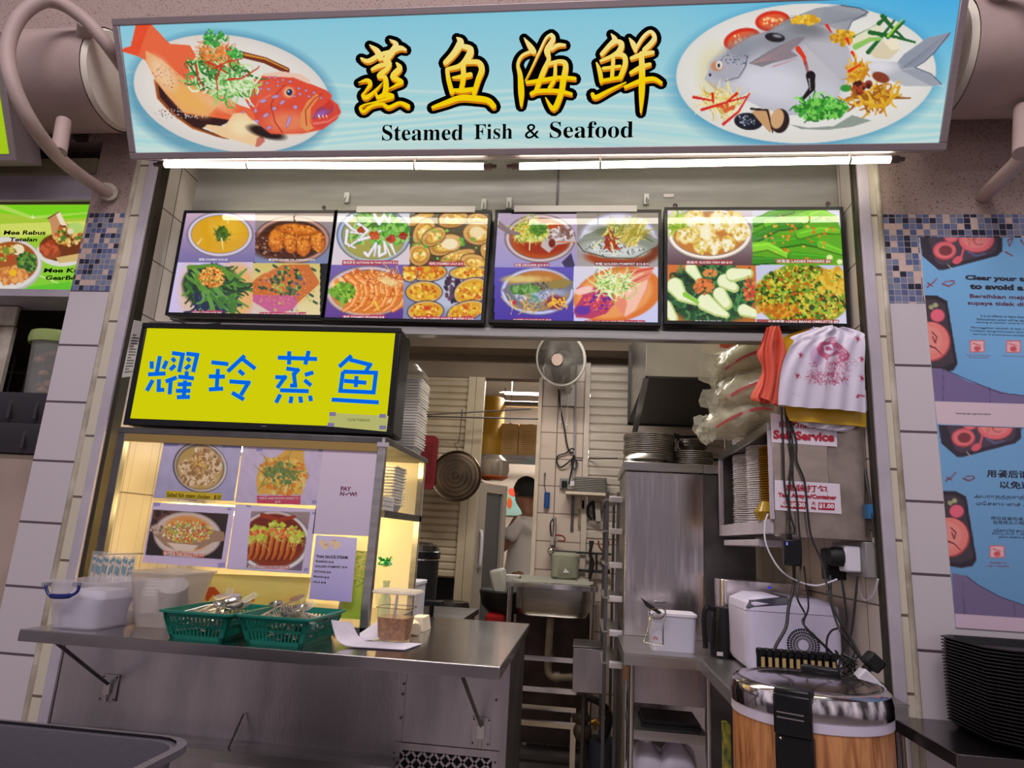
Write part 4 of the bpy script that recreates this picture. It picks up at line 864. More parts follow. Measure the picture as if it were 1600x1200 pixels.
def barstrokes(T, strokes, w_, Y):
    ox, oy, k = T; b = MB()
    for st in strokes:
        for i in range(len(st)-1):
            (x0,y0),(x1,y1) = st[i], st[i+1]; dx, dy = x1-x0, y1-y0; q = math.hypot(dx,dy); dx, dy = dx/q, dy/q
            e0 = 0 if i == 0 else w_/2; e1 = w_/2 if i < len(st)-2 else 0
            x0 -= dx*e0; y0 -= dy*e0; x1 += dx*e1*.9; y1 += dy*e1*.9
            nx, ny = -dy*w_/2, dx*w_/2
            b.add([at(ox+x/k, oy+y/k, Y) for x, y in ((x0+nx,y0+ny),(x1+nx,y1+ny),(x1-nx,y1-ny),(x0-nx,y0-ny))], [(0,1,2,3)])
    return b
for T, st in mon:
    o = part('character', barstrokes(T, st, 61, MY-.001), pale, t, smooth=False, label='blue character with a pale edge'); part('blue_stroke', barstrokes(T, st, 50, MY-.0014), blue, o, smooth=False)
part('brand_mark', MB().tube([(-1.225,MY-.008,Z0+.014),(-1.205,MY-.008,Z0+.014)], .0015, 6), mat('grey_mark', (120,120,130)), t)
NY = MY-.008
n = thing('taped_notice', 'small white notice taped to the lower right corner of the yellow screen', 'notice', (at(560,655,NY).x, NY, at(560,668,NY).z))
A, B, D = at(515,645,NY), at(607,650,NY), at(513,666,NY)
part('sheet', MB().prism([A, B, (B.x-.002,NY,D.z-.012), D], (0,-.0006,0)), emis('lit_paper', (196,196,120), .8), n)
text('lettering', 'CLOSE TUESDAYS', ink, n, at(543,653.5,NY-.001), at(578,655,NY-.001), at(543,657.5,NY-.001))
for i,(x,y) in enumerate(((520,647),(598,650),(517,664),(598,668))): part('tape', MB().box(at(x-5,y,NY).x, at(x+5,y,NY).x, NY-.002, NY-.001, at(x,y+3,NY).z, at(x,y-3,NY).z), mat('lilac_tape', (150,140,190), .4), n)
# ================================================================ glass display cabinet under the monitor
GY = 2.35; GX0, GX1 = -1.80, -.735; GZ0, GZ1 = 1.003, 1.665; GB = 2.98
t = thing('display_cabinet', 'warmly lit glass display cabinet standing on the steel counter', 'cabinet', ((GX0+GX1)/2, 2.65, GZ0))
part('post', MB().box(GX1-.03, GX1, GY, GY+.03, GZ0, GZ1), steel, t, .002)
part('post', MB().box(GX0, GX0+.032, GY, GY+.03, GZ0, GZ1), steeld, t, .002)
part('post', MB().box(GX1-.025, GX1, GB-.025, GB, GZ0, GZ1), steel, t); part('post', MB().box(GX0, GX0+.025, GB-.025, GB, GZ0, GZ1), steel, t)
part('top_shelf', MB().box(GX0, GX1+.005, GY, GB+.02, GZ1, GZ1+.024), steeld, t, .002)
part('top_rail', MB().box(GX0+.032, GX1-.03, GY, GY+.02, GZ1-.03, GZ1), mat('brassy_rail', (190,160,100), .35, 1), t)
part('base_shelf', MB().box(GX0, GX1, GY, GB, GZ0, GZ0+.02), steel, t)
sh = at(610,803,2.37).z
part('middle_shelf', MB().box(GX0+.03, GX1-.02, 2.62, GB, sh+.002, sh+.008), mat('cream_back_panel', (238,228,204), .5), t); part('shelf_rail', MB().box(GX1-.02, GX1+.0, 2.42, GB+.02, sh-.012, sh+.014).box(GX1-.13, GX1-.02, 2.42, GB, sh+.006, sh+.014), steeld, t)
part('glass_pane', MB().box(GX0+.032, GX1-.03, GY+.010, GY+.014, GZ0+.02, GZ1-.03), glass, t)
part('light_strip', MB().cyl((GX0+.1, 2.55, GZ1-.02), (GX1-.1, 2.55, GZ1-.02), .01, n=10), emis('warm_lamp', (255,226,156), 70), t)
part('light_strip', MB().cyl((GX0+.1, 2.60, sh-.025), (GX1-.1, 2.60, sh-.025), .008, n=10), emis('warm_lamp2', (255,224,150), 80), t)
part('back_panel', MB().box(GX0, GX1, GB, GB+.004, GZ0, GZ1), mat('cream_back_panel', (238,228,204), .5), t)
part('latch', MB().box(-.748, -.738, GY-.006, GY, GZ1-.01, GZ1+.02).box(-.765,-.722,GY-.008,GY-.002,GZ1-.012,GZ1+.004), lilac, t)
# prints taped on the glass
PYY = GY+.008
def paper(name, label, quad, fn, cat='print', group=None, pitch=.0022, Y=PYY, caps=(), mt=None):
    (x0,y0),(x1,y1),(x2,y2),(x3,y3) = quad   # tl tr br bl
    A, B, E_, D = at(x0,y0,Y), at(x1,y1,Y), at(x2,y2,Y), at(x3,y3,Y)
    t = thing(name, label, cat, (min(A.x,D.x), Y, D.z), group)
    part('sheet', MB().prism([A,B,E_,D], (0,.0008,0)), papr, t, smooth=False)
    U = ((B-A)+(E_-D))/2; W = ((D-A)+(E_-B))/2
    art('picture', mt or printart, t, A, U, W, pitch, fn, push=.0004)
    for q in caps: caption(t, *q, Y, mat('print_white', (235,230,225)), push=.001)
    return t
T9, T10 = (0,600,4), (400,600,4)
def p_tape(p, L):
    for x, y, w_, h in L: p.rect(x, y, x+w_, y+h, (128,124,176), .8)
def pic_a(p):
    p.T(*T9); p.fill((178,170,196),(150,146,176)); p.tex(.05,80,3)
    p.ell(1250,520,172,158,(90,80,80),rot=20,soft=5); p.ell(1254,520,164,150,(196,190,186),rot=20,soft=5); p.ell(1250,520,154,142,(120,104,90),rot=20,soft=5); p.ell(1250,525,144,132,(176,146,80),rot=20,soft=12)
    for i,(cx,cy,rx,ry) in enumerate(((1270,450,70,60),(1180,520,60,50),(1200,590,70,50),(1290,590,70,46),(1340,500,50,60))): p.ell(cx,cy,rx,ry,(196,166,120),soft=20,nz=10,seed=i); p.spk(cx,cy,rx*.9,ry*.9,40,10,[(214,190,150),(160,124,80),(226,206,170),(140,104,60)],50+i,2)
    p.strands(1260,490,40,60,26,80,6,[(150,100,50),(210,170,90)],55); p.poly([(1040,665),(1390,685),(1382,726),(1035,712)],(186,160,30)); p_tape(p, [(1022,360,92,30),(1390,362,120,36)])
def pic_b(p):
    p.T(*T10); p.fill((190,176,196),(180,166,190)); p.tex(.04,60,4)
    p.poly([(50,450),(110,470),(190,410),(300,415),(300,480),(320,560),(300,640),(290,690),(180,695),(90,690),(10,690),(0,600),(20,520),(60,500)],(206,160,70))
    p.spk(170,570,150,120,300,13,[(222,176,70),(196,140,50),(232,190,110),(206,120,40)],60,1.6); p.spk(160,560,100,70,60,10,[(110,130,70),(130,150,80),(90,116,60)],61,1.8); p.strands(150,570,110,80,40,90,5,[(90,120,60)],62)
    p.rect(6,698,278,752,(186,66,90)); p_tape(p, [(388,402,28,20),(350,728,30,20),(0,405,40,18)])
def pic_c(p):
    p.T(*T9); p.fill((196,182,206),(186,170,200)); q = [(958,785),(1428,812),(1385,1095),(908,1068)]
    p.winp(q); p.fill((56,40,36),(36,28,30)); p.spk(1000,850,120,80,50,16,[(90,60,50),(50,30,30)],70); p.ell(1172,945,214,146,(160,140,130),rot=4,soft=5); p.ell(1172,945,204,138,(196,180,170),rot=4,soft=6); p.ell(1170,935,160,112,(206,140,70),rot=3,soft=20)
    p.poly([(945,880),(1010,910),(1100,880),(1250,870),(1320,910),(1400,925),(1405,980),(1330,990),(1250,1030),(1120,1046),(1030,1010),(960,940)],(150,120,96)); p.poly([(1040,990),(1150,1000),(1240,1010),(1200,1046),(1100,1040)],(206,190,170))
    p.spk(1170,925,160,70,420,6,[(206,70,40),(226,200,120),(150,180,60),(236,220,180),(190,120,50),(220,160,60)],71,1.4); p.spk(980,910,40,24,20,7,[(110,90,70),(180,160,140)],72)
    p.poly([(1020,1042),(1278,1062),(1274,1085),(1016,1066)],(190,90,70)); p.clip = None; p_tape(p, [(960,740,40,24),(1215,748,16,12),(1360,1118,46,28),(1420,775,26,14)])
def pic_d(p):
    p.T(*T10); p.fill((196,182,206),(186,172,200)); q = [(-30,795),(340,800),(285,1168),(-60,1148)]
    p.winp(q); p.fill((150,130,126),(110,90,110)); plate(p,110,985,235,195,(130,50,20),(190,180,180)); p.ell(110,960,190,150,(110,36,14),soft=14); p.line([(40,820),(140,850),(240,830)],30,(150,50,16),20)
    for i in range(9): x = -70+i*38; p.line([(x+30,930),(x,1060),(x-20,1100)],38,(130,50,12),16); p.line([(x+26,930),(x-2,1060),(x-20,1095)],28,(190,96,30),10); p.line([(x+20,940),(x-6,1040)],6,(226,150,80),4)
    for cx, cy in ((20,935),(130,905),(245,940),(-50,950)): p.spk(cx,cy,52,46,46,13,[(190,196,60),(206,210,90),(160,176,50)],int(cx)+90,1.3); p.strands(cx,cy+40,20,30,8,70,4,[(196,190,90)],cx+300)
    p.spk(110,930,160,30,30,8,[(226,120,70),(206,80,40)],97); p.rect(-60,1132,210,1158,(180,80,90),.6); p.clip = None; p_tape(p, [(300,1150,26,24),(-60,750,30,20),(350,800,20,16)])
g4 = 'food prints taped to the cabinet glass'
h = paper('food_print','taped print of pale chicken in a round bowl with yellow handwritten caption',[(257,687),(378,692),(365,783),(239,778)],pic_a,group=g4)
text('handwriting', 'Salted fish steam chicken   $10', ink, h, at(261,769,PYY-.001), at(345,774,PYY-.001), at(260,777,PYY-.001), shear=.2)
paper('food_print','taped print of golden omelette with herbs and a red caption',[(380,696),(505,700),(494,790),(368,785)],pic_b,group=g4,caps=[(T10,22,706,262,722,'炒虾饼 FRIED PRAWN OMELETTE'),(T10,120,730,152,745,'$10')])
paper('food_print','taped print of whole fish covered in chopped chilli, dark background',[(239,785),(367,792),(352,888),(222,878)],pic_c,group=g4,caps=[(T9,1024,1046,1272,1080,'泰式蒸鱼 THAI SAUCE FISH $18')])
paper('food_print','taped print of braised chicken feet with green herbs',[(368,788),(494,797),(483,897),(354,889)],pic_d,group=g4,caps=[(T10,-50,1134,200,1152,'蒸鸡脚 BRAISED CHICKEN FEET $6')])
h = paper('payment_notice','large white payment notice sheet taped to the right of the cabinet glass',[(505,700),(598,702),(580,838),(492,834)],lambda p: p.fill((200,184,200),(184,172,190)),'notice')
pur = mat('purple_ink', (120,40,90), .5)
text('lettering', 'PAY', pur, h, at(533,760,PYY-.001), at(549,760.5,PYY-.001), at(532,766.5,PYY-.001), bold=.03)
text('lettering', 'N✓W!', pur, h, at(532,768,PYY-.001), at(558,769,PYY-.001), at(531,774.5,PYY-.001), bold=.03)
def menu_(p): p.T(*T10); p.fill((196,186,214),(160,150,200)); p.spk(460,1000,70,22,30,10,[(206,160,120),(226,190,150)],5)
h = paper('price_list','small white typed price list taped at the bottom right of the cabinet glass',[(494,836),(557,841),(549,941),(482,936)],menu_,'notice',Y=PYY-.002)
for i,(s_,x0,x1,y) in enumerate((('THAI SAUCE STEAM:',494,544,867),('SEABASS $18',493,521,875),('GOLDEN POMFRET $18',492,542,883),('SOTONG $18',491,517,891),('PRAWN $18',490,514,899),('LALA $18',489,509,907))):
    text('lettering', s_, ink, h, at(x0,y,PYY-.003), at(x1,y+1.8,PYY-.003), at(x0,y+(4.6 if i == 0 else 3.6),PYY-.003), bold=.02 if i == 0 else .01)
def greenp(p):
    p.T(*T10); p.fill((206,196,90),(150,180,60)); p.strands(630,1150,90,120,60,60,6,[(120,160,60),(226,206,120),(90,140,50)],5,curl=1)
paper('patterned_sheet','yellow green leaf-patterned sheet low behind the cabinet glass beside the price list',[(551,860),(581,862),(566,968),(524,966)],greenp,'sheet',Y=2.38)
def shiny(p):
    p.T(0,900,4); p.fill((226,196,120),(236,176,70)); p.poly([(1285,70),(1340,68),(1378,110),(1370,130),(1330,120),(1300,160),(1285,150)],(200,80,40)); p.poly([(1535,150),(1590,115),(1590,160)],(200,80,40))
paper('bunting_sheet','cream plastic sheet with orange shapes low behind the cabinet glass',[(250,893),(486,903),(470,975),(232,965)],shiny,'sheet',Y=2.385)
# ================================================================ posters on the right wall
P1, P2, P3 = (1200,300,4), (1200,600,4), (1200,900,4)
def tray_art(p, dx, dy):
    p.poly([(950+dx,280+dy),(950+dx,300+dy),(965+dx,400+dy),(1065+dx,487+dy),(1100+dx,487+dy),(1430+dx,400+dy),(1465+dx,370+dy),(1465+dx,280+dy)],(50,44,56)); p.poly([(1000+dx,285+dy),(1050+dx,440+dy),(1090+dx,460+dy),(1400+dx,385+dy),(1430+dx,360+dy),(1430+dx,285+dy)],(72,62,74))
    p.clip = ((p.Y >= 280+dy)).astype(float)
    p.ell(1145+dx,285+dy,44,32,(196,86,96),soft=4); p.ell(1145+dx,285+dy,34,24,(220,116,120),soft=4)
    p.ell(1104+dx,368+dy,74,58,(150,60,70),soft=4); p.ell(1104+dx,364+dy,72,55,(206,90,100),soft=4); p.ell(1104+dx,366+dy,60,45,(220,112,116),soft=4); p.ell(1110+dx,366+dy,42,32,(120,56,60),soft=8)
    p.ell(1302+dx,300+dy,112,80,(160,66,76),soft=4); p.ell(1302+dx,296+dy,108,78,(218,104,110),soft=4); p.ell(1302+dx,290+dy,90,60,(226,126,126),soft=5); p.strands(1300+dx,290+dy,50,30,12,60,8,[(196,110,90),(150,80,70)],7)
    p.line([(1225+dx,345+dy),(1210+dx,400+dy)],13,(206,90,104)); p.ell(1185+dx,425+dy,34,22,(206,90,104),rot=-30,soft=4); p.line([(1250+dx,370+dy),(1300+dx,400+dy),(1360+dx,385+dy)],16,(90,90,124),10)
    p.line([(1125+dx,455+dy),(1150+dx,480+dy)],5,(190,180,150))
    p.clip = None
def tray2_art(p, x, y):
    p.poly([(x-15,y),(x+70,y+2),(x+135,y+36),(x+200,y+430),(x+175,y+470),(x+110,y+482),(x+20,y+470),(x-15,y+460)],(44,36,46)); p.poly([(x-15,y+24),(x+60,y+26),(x+120,y+60),(x+180,y+420),(x+100,y+450),(x-15,y+445)],(64,54,62))
    p.ell(x+75,y+128,46,42,(160,60,80),soft=4); p.ell(x+75,y+126,42,38,(214,96,116),soft=4); p.ell(x+35,y+75,16,15,(150,150,110),soft=4); p.ell(x+62,y+62,16,15,(160,160,120),soft=4)
    p.ell(x+30,y+290,126,124,(170,70,76),soft=4); p.ell(x+26,y+286,120,118,(226,120,112),soft=4); p.ell(x+16,y+280,90,86,(232,134,124),soft=12)
    p.line([(x+40,y+230),(x+70,y+260),(x+60,y+300),(x+45,y+260)],8,(110,50,56)); p.line([(x+20,y+315),(x+60,y+330),(x+100,y+370)],12,(110,50,60),5)
def icon(p, x, y):
    for a, c in ((0,(196,84,90)),(6,(226,170,176))): p.poly([(x+a,y+a),(x+92-a,y+a),(x+92-a,y+76-a),(x+a,y+76-a)],c)
    p.ell(x+46,y+52,22,16,(190,80,86),soft=3); p.line([(x+20,y+20),(x+70,y+34)],10,(196,100,100),6)
def post1(p):
    p.T(*P1); p.fill((110,164,206),(96,146,190)); p.ell(1800,500,620,900,(116,172,214),soft=500,a=.6)
    tray_art(p,0,0); tray2_art(p,985,645)
    for pts in ([(995,595),(1040,560),(1055,540)],[(1000,570),(1030,590)],[(1090,575),(1130,590),(1165,570),(1160,555),(1110,560),(1092,575)],[(1500,300),(1530,290),(1510,340),(1498,300)],[(1485,375),(1530,400)],[(1580,300),(1600,330)]): p.line(pts,10,(130,60,76),6)
    icon(p,1262,926); icon(p,1488,928)
    p.poly([(1020,1100),(1100,1104),(1240,1180),(1500,1260),(1700,1280),(1700,1400),(1020,1330)],(110,96,136))
    for pts in ([(1095,1104),(1095,1310)],[(1385,1220),(1390,1320)]): p.line(pts,4,(70,60,96))
    p.line([(1090,1104),(1240,1170),(1450,1255),(1700,1285)],5,(60,50,80))
    p.T(*P2); p.poly([(1040,108),(1700,128),(1700,275),(1058,250)],(196,176,184))
def post2(p):
    p.T(*P2); p.fill((108,156,196),(92,136,176)); tray_art(p,117,-30); tray2_art(p,1104,668)
    for pts in ([(1112,605),(1150,580),(1175,552)],[(1118,585),(1150,600)],[(1220,590),(1255,605),(1290,590),(1285,575),(1235,578)]): p.line(pts,10,(110,50,66),6)
    icon(p,1386,1010)
    p.T(*P3); p.poly([(1150,-20),(1240,0),(1320,60),(1450,130),(1620,190),(1700,210),(1700,300),(1160,250)],(108,94,128)); p.line([(1240,0),(1320,60),(1450,130),(1620,190),(1700,210)],5,(50,44,70)); 
    for pts in ([(1215,30),(1230,240)],[(1535,170),(1545,262)]): p.line(pts,4,(76,66,96))
    p.poly([(1170,235),(1700,268),(1700,480),(1180,440)],(190,166,182))
WY = 2.446
def poster(label, z0, z1, fn, lines):
    X0, X1 = 1.2215, 1.80
    t = thing('wall_poster', label, 'poster', (X0, WY, z0), 'clear-your-table posters on the right wall')
    part('sheet', MB().box(X0, X1, WY, FY-.0005, z0, z1), papr, t)
    art('picture', posterart, t, (X0, WY, z1), (X1-X0,0,0), (0,0,z0-z1), .0032, fn, push=.0004)
    for T, s_, x0, y0, x1, y1, c, bo in lines:
        ox, oy, k = T; f = lambda x, y: at(ox+x/k, oy+y/k, WY-.001); dy = (x1-x0)*.03
        text('lettering', s_, c, t, f(x0,y0), f(x1,y0+dy), f(x0,y1), bold=bo)
nav = mat('poster_dark_ink', (50,46,60)); mar = mat('poster_maroon_ink', (110,60,80)); pk = mat('poster_pink_ink', (170,84,110))
zt = at(1440,371,WY).z; zm = at(1470,664,WY).z
poster('blue poster headed Clear your tables to avoid a fine, in English and Malay', zm, zt, post1,
 [(P1,'Clear your tables',1232,518,1745,556,nav,.05),(P1,'to avoid a fine',1260,570,1740,606,nav,.05),(P1,'Bersihkan meja anda',1260,637,1745,668,mar,.025),(P1,'supaya tidak didenda',1247,680,1745,710,mar,.025),
  (P1,'It is an offence to leave litter on tables.',1330,766,1700,780,nav,0),(P1,'Enforcement action will be taken on diners',1306,787,1720,801,nav,0),(P1,'starting at hawker centres from 1 Sep',1298,807,1700,821,nav,0),
  (P1,'Meninggalkan sampah di atas meja adalah',1268,840,1720,855,nav,0),(P1,'Tindakan penguatkuasaan akan diambil ke',1260,860,1720,874,nav,0),(P1,'bermula di pusat-pusat penjaja mulai 1 Sep',1284,881,1730,895,nav,0),
  (P1,'Keep the table clean',1240,1014,1392,1024,pk,0),(P1,'for the next diner',1256,1027,1378,1036,pk,0),(P1,'Clear your crockery',1465,1018,1620,1028,pk,0),
  (P2,'www.go.gov.sg/cleantables',1172,176,1392,190,nav,0)])
poster('blue poster with Chinese and Tamil text below the English one', at(1487,980,WY).z, zm-.002, post2,
 [(P2,'用餐后请清理桌面',1366,535,1900,582,nav,.02),(P2,'以免遭罚款',1448,605,1790,652,nav,.02),(P2,'அபராதத்தைத் தவிர்க்க',1288,686,1800,716,nav,.0),(P2,'மேசையைச் சுத்தம்',1302,732,1760,764,nav,0),
  (P2,'将垃圾留在桌上是违法行为',1392,826,1800,848,nav,0),(P2,'当局将从小贩中心开始执法',1406,852,1800,874,nav,0),(P2,'மேசையில் குப்பைகளை',1408,902,1720,922,nav,0),(P2,'செப்டம்பர் 1, 2021 முதல்',1400,924,1720,944,nav,0),(P2,'தொடங்கும் அமலாக்கம்',1442,946,1720,966,nav,0),
  (P2,'保持桌面干净',1386,1110,1490,1122,pk,0),(P2,'方便下一位食客使用',1372,1130,1506,1142,pk,0)])
# ================================================================ steel counter
CZ = 1.003; CX0, CX1 = -1.69, -.222
t = thing('serving_counter', 'long brushed steel serving counter with folding front ledge', 'counter', (-.95, 2.4, 0))
part('worktop', MB().box(CX0, CX1, 1.955, 2.975, CZ-.006, CZ).box(CX0, CX1, 1.95, 1.955, CZ-.034, CZ).box(CX0, CX0+.005, 1.955, 2.40, CZ-.034, CZ-.006).box(CX1-.005, CX1, 1.955, 2.975, CZ-.034, CZ-.006), mat('mirror_worktop', (188,182,184), .17, 1, var=.25, vs=3, bump=.03, bs=12), t, .0015)
FP = 2.42
part('front_panel', MB().box(XL+.012, at(632,1100,FP).x, FP, FP+.02, .42, CZ-.036), panelst, t)
part('front_panel', MB().box(at(632,1100,FP).x+.002, -.262, FP-.004, FP+.02, at(700,1165,FP).z, CZ-.036), panelst, t)
part('side_panel', MB().box(-.258, -.238, FP, 2.97, .05, CZ-.036), steeld, t)
part('corner_post', MB().box(-.262, -.24, FP-.006, FP+.02, .05, CZ-.036), panelst, t)
zg1 = at(700,1166,FP).z
part('lower_ledge', MB().box(XL+.012, at(612,1190,2.30).x, 2.30, 2.44, .60, .615).box(XL+.012, at(612,1190,2.30).x, 2.30, 2.303, .578, .6), steelh, t)
# ventilation grille with diamond openings
gx0, gx1 = at(616,1170,FP).x, at(780,1180,FP).x
b = MB().box(gx0, gx1, FP-.008, FP-.004, zg1-.022, zg1).box(gx0, gx0+.022, FP-.008, FP-.004, zg1-.3, zg1-.022).box(gx1-.022, gx1, FP-.008, FP-.004, zg1-.3, zg1-.022)
n_ = 8; wd = (gx1-gx0-.044)/n_
for j in range(7):
    for i in range(n_*2+1):   # lattice bars crossing between the diamonds
        pass
for s_ in (1, -1):
    for i in range(-14, n_+15):
        x0 = gx0+.022+i*wd; z0 = zg1-.022; x1 = x0+s_*.278*wd/(wd*1.05); z1 = z0-.278
        a = max(0, min(1, 0)); pts = [(x0, z0), (x1, z1)]
        # clip to the opening
        L, Rr = gx0+.022, gx1-.022
        def cx(p, q, X): k = (X-p[0])/(q[0]-p[0]); return (X, p[1]+(q[1]-p[1])*k)
        p, q = pts
        if max(p[0], q[0]) <= L or min(p[0], q[0]) >= Rr: continue
        if p[0] < L: p = cx(p, q, L)
        elif p[0] > Rr: p = cx(p, q, Rr)
        if q[0] < L: q = cx(p, q, L)
        elif q[0] > Rr: q = cx(p, q, Rr)
        if abs(p[1]-q[1]) < .004: continue
        h = .0055
        b.prism([(p[0]-h, FP-.0075, p[1]), (p[0]+h, FP-.0075, p[1]), (q[0]+h, FP-.0075, q[1]), (q[0]-h, FP-.0075, q[1])], (0, .003, 0))
part('vent_grille', b, panelst, t, smooth=False)
part('vent_cavity', MB().box(gx0, gx1, FP+.05, FP+.055, zg1-.35, zg1), blackm, t)
def bracket(px, lab):
    a = at(*px, FP); q = part('bracket_plate', MB().box(a.x-.033, a.x+.033, FP-.008, FP-.001, a.z-.045, a.z+.045), panelst, t, .002, label=lab)
    for dx in (-.026, .026):
        for dz in (-.037, .037): part('screw', MB().sphere((a.x+dx, FP-.009, a.z+dz), .0035, 8, 6), steeld, q)
    part('hinge', MB().box(a.x-.012, a.x+.012, FP-.02, FP-.008, a.z-.02, a.z+.02).cyl((a.x,FP-.016,a.z-.05),(a.x,FP-.016,a.z+.02),.004,n=8), chrome, q)
    return a
a = bracket((172,1074), 'left bracket plate under the ledge'); part('stay_rod', MB().cyl((-1.60,1.99,CZ-.034),(a.x,FP-.016,a.z+.015),.006,n=10), steeld, t)
a = bracket((752,1142), 'right bracket plate under the ledge'); part('stay_rod', MB().cyl((-.335,1.99,CZ-.034),(a.x,FP-.016,a.z+.02),.006,n=10), steeld, t)
for px, py in ((632,1068),(630,1084),(627,1121),(776,1093),(617,1175),(774,1190)):
    q = at(px, py, FP); part('rivet', MB().sphere((q.x, FP-.009, q.z), .004, 8, 6), steeld, t)
# thin chain hanging on the panel
a, c = at(380,1117,FP-.012), at(349,1187,2.31); n = 26; b = MB()
for i in range(n):
    p = a.lerp(c, i/(n-1)); d = (c-a).normalized(); u = Vector((0,1,0)) if i % 2 else d.cross(Vector((0,1,0))).normalized()
    b.tube([p+(d*math.cos(k*.7854)*.0062+u*math.sin(k*.7854)*.0034) for k in range(8)], .0009, 5, closed=True)
solo('chain', b, steeld, 'thin metal chain hanging on the counter front panel', 'chain')
# ---------------------------------------------------------------- tubs
cl = mat('frosted_plastic_box', (226,222,232), .25, trans=.3, ior=1.05, alpha=.38)
cl2 = mat('frosted_plastic_box_white', (216,206,200), .3, alpha=.45, trans=.2, ior=1.05)
def ring(x0,x1,y0,y1,z,r,n=4):
    out = []
    for cx,cy,a0 in ((x1-r,y1-r,0),(x0+r,y1-r,90),(x0+r,y0+r,180),(x1-r,y0+r,270)):
        for i in range(n+1):
            q = math.radians(a0+90*i/n); out.append(Vector((cx+r*math.cos(q), cy+r*math.sin(q), z)))
    return out
def tub(x0,x1,y0,y1,z0,z1,tp,r,th=.003,rim=.006):
    """open box: outer wall, rim, inner wall, floor"""
    k = tp
    R = [ring(x0+k,x1-k,y0+k,y1-k,z0,r), ring(x0,x1,y0,y1,z1-.004,r), ring(x0-rim,x1+rim,y0-rim,y1+rim,z1-.004,r), ring(x0-rim,x1+rim,y0-rim,y1+rim,z1,r), ring(x0+th,x1-th,y0+th,y1-th,z1,r), ring(x0+k+th,x1-k-th,y0+k+th,y1-k-th,z0+th,r)]
    return MB().loft(R)
a, c = atz(63,982,CZ), atz(185,981,CZ)
bx0, by0 = a.x+.0, 1.99; bx1 = -1.475
zt1 = at(72,905,2.0).z
t = thing('storage_tub', 'clear plastic tub with a blue handle at the left counter end', 'tub', ((bx0+bx1)/2, 2.13, CZ))
part('body', tub(bx0-.012, bx1, by0, 2.27, CZ, zt1, .018, .025), cl, t)
hb = mat('blue_handle', (16,32,110), .35)
hy = by0-.012
hp = [at(*q) for q in ((71,913,hy),(74,925,hy),(80,931,hy),(98,932,hy),(112,930,hy),(121,924,hy),(124,915,hy))]
part('handle', MB().tube(smoothpath(hp,4), [.0045]*8+[.0075]*8+[.0045]*9, 10), hb, t, label='blue carrying handle')
for q in (at(72,914,by0-.006), at(120,914,by0-.006)): part('hinge', MB().box(q.x-.008,q.x+.008,by0-.016,by0+.006,q.z-.004,q.z+.008), mat('grey_clip',(150,150,160),.4), t)
solo('folded_bags', MB().loft([ring(bx0+.014,bx1-.03,by0+.03,2.2,CZ+.005,.04), ring(bx0+.01,bx1-.03,by0+.022,2.2,CZ+.05,.04), ring(bx0+.02,bx1-.02,by0+.03,2.2,CZ+.09,.03), ring(bx0+.03,bx1-.03,by0+.05,2.18,CZ+.115,.03)]), mat('milky_plastic', (216,210,228), .4, bump=.5, bs=18), 'pile of milky plastic bags inside the blue-handled tub', 'bags')
t = thing('storage_tub', 'frosted plastic tub holding white foam bowls, left of the green baskets', 'tub', (-1.35, 2.2, CZ))
u0, u1 = atz(178,981,CZ).x+.01, atz(258,985,CZ).x-.0; zt2 = at(230,893,2.12).z
part('body', tub(u0-.012, u1+.03, 2.11, 2.34, CZ, zt2, .03, .03), cl2, t)
t = proto(thing('foam_bowl_stack', 'nested white foam bowls leaning inside the frosted tub', 'bowls', (0,0,0)))
bowl = MB()
for i in range(6): bowl.lathe([(.028,0+i*.012),(.045,.05+i*.012),(.047,.05+i*.012),(.046,.053+i*.012),(.043,.05+i*.012),(.026,.003+i*.012)], (0,0,0), 24)
part('bowls', bowl, mat('white_foam', (228,224,226), .6), t, local=True)
t.location = (-1.385, 2.24, CZ+.035); t.rotation_euler = (math.radians(28), math.radians(10), 0)
dup(proto(t), (-1.44, 2.19, CZ+.03), (math.radians(-25), math.radians(-14), 0), 'white foam bowls tilted to the left inside the frosted tub')
# packet of wrapped chopsticks standing behind the first tub
cpk = thing('chopstick_packet', 'clear packet of blue-printed wrapped chopsticks behind the left tub', 'packet', (at(175,890,2.3).x, 2.31, CZ))
paperm = mat('chopstick_wrapper', (206,196,186), .6); bl = mat('chopstick_blue_print', (60,130,150), .6)
zc = at(175,868,2.3).z; xs0, xs1 = at(148,880,2.3).x, at(208,880,2.3).x
for i in range(13):
    x = xs0+(xs1-xs0)*i/12; z = zc-.004*(i % 3); y = 2.295+.006*(i % 2)
    o = part('chopstick_sleeve', MB().box(x-.0055, x+.0055, y, y+.005, CZ+.002, z), paperm, cpk)
    part('printed_band', MB().box(x-.0056, x+.0056, y-.0006, y+.0, z-.02, z-.008).box(x-.004, x+.004, y-.0006, y, z-.06, z-.032), bl, o)
part('wrapper', MB().rbox(xs0-.012, xs1+.012, 2.286, 2.31, CZ+.001, zc+.012, .01), mat('clear_film', (235,235,240), .08, alpha=.16), cpk)
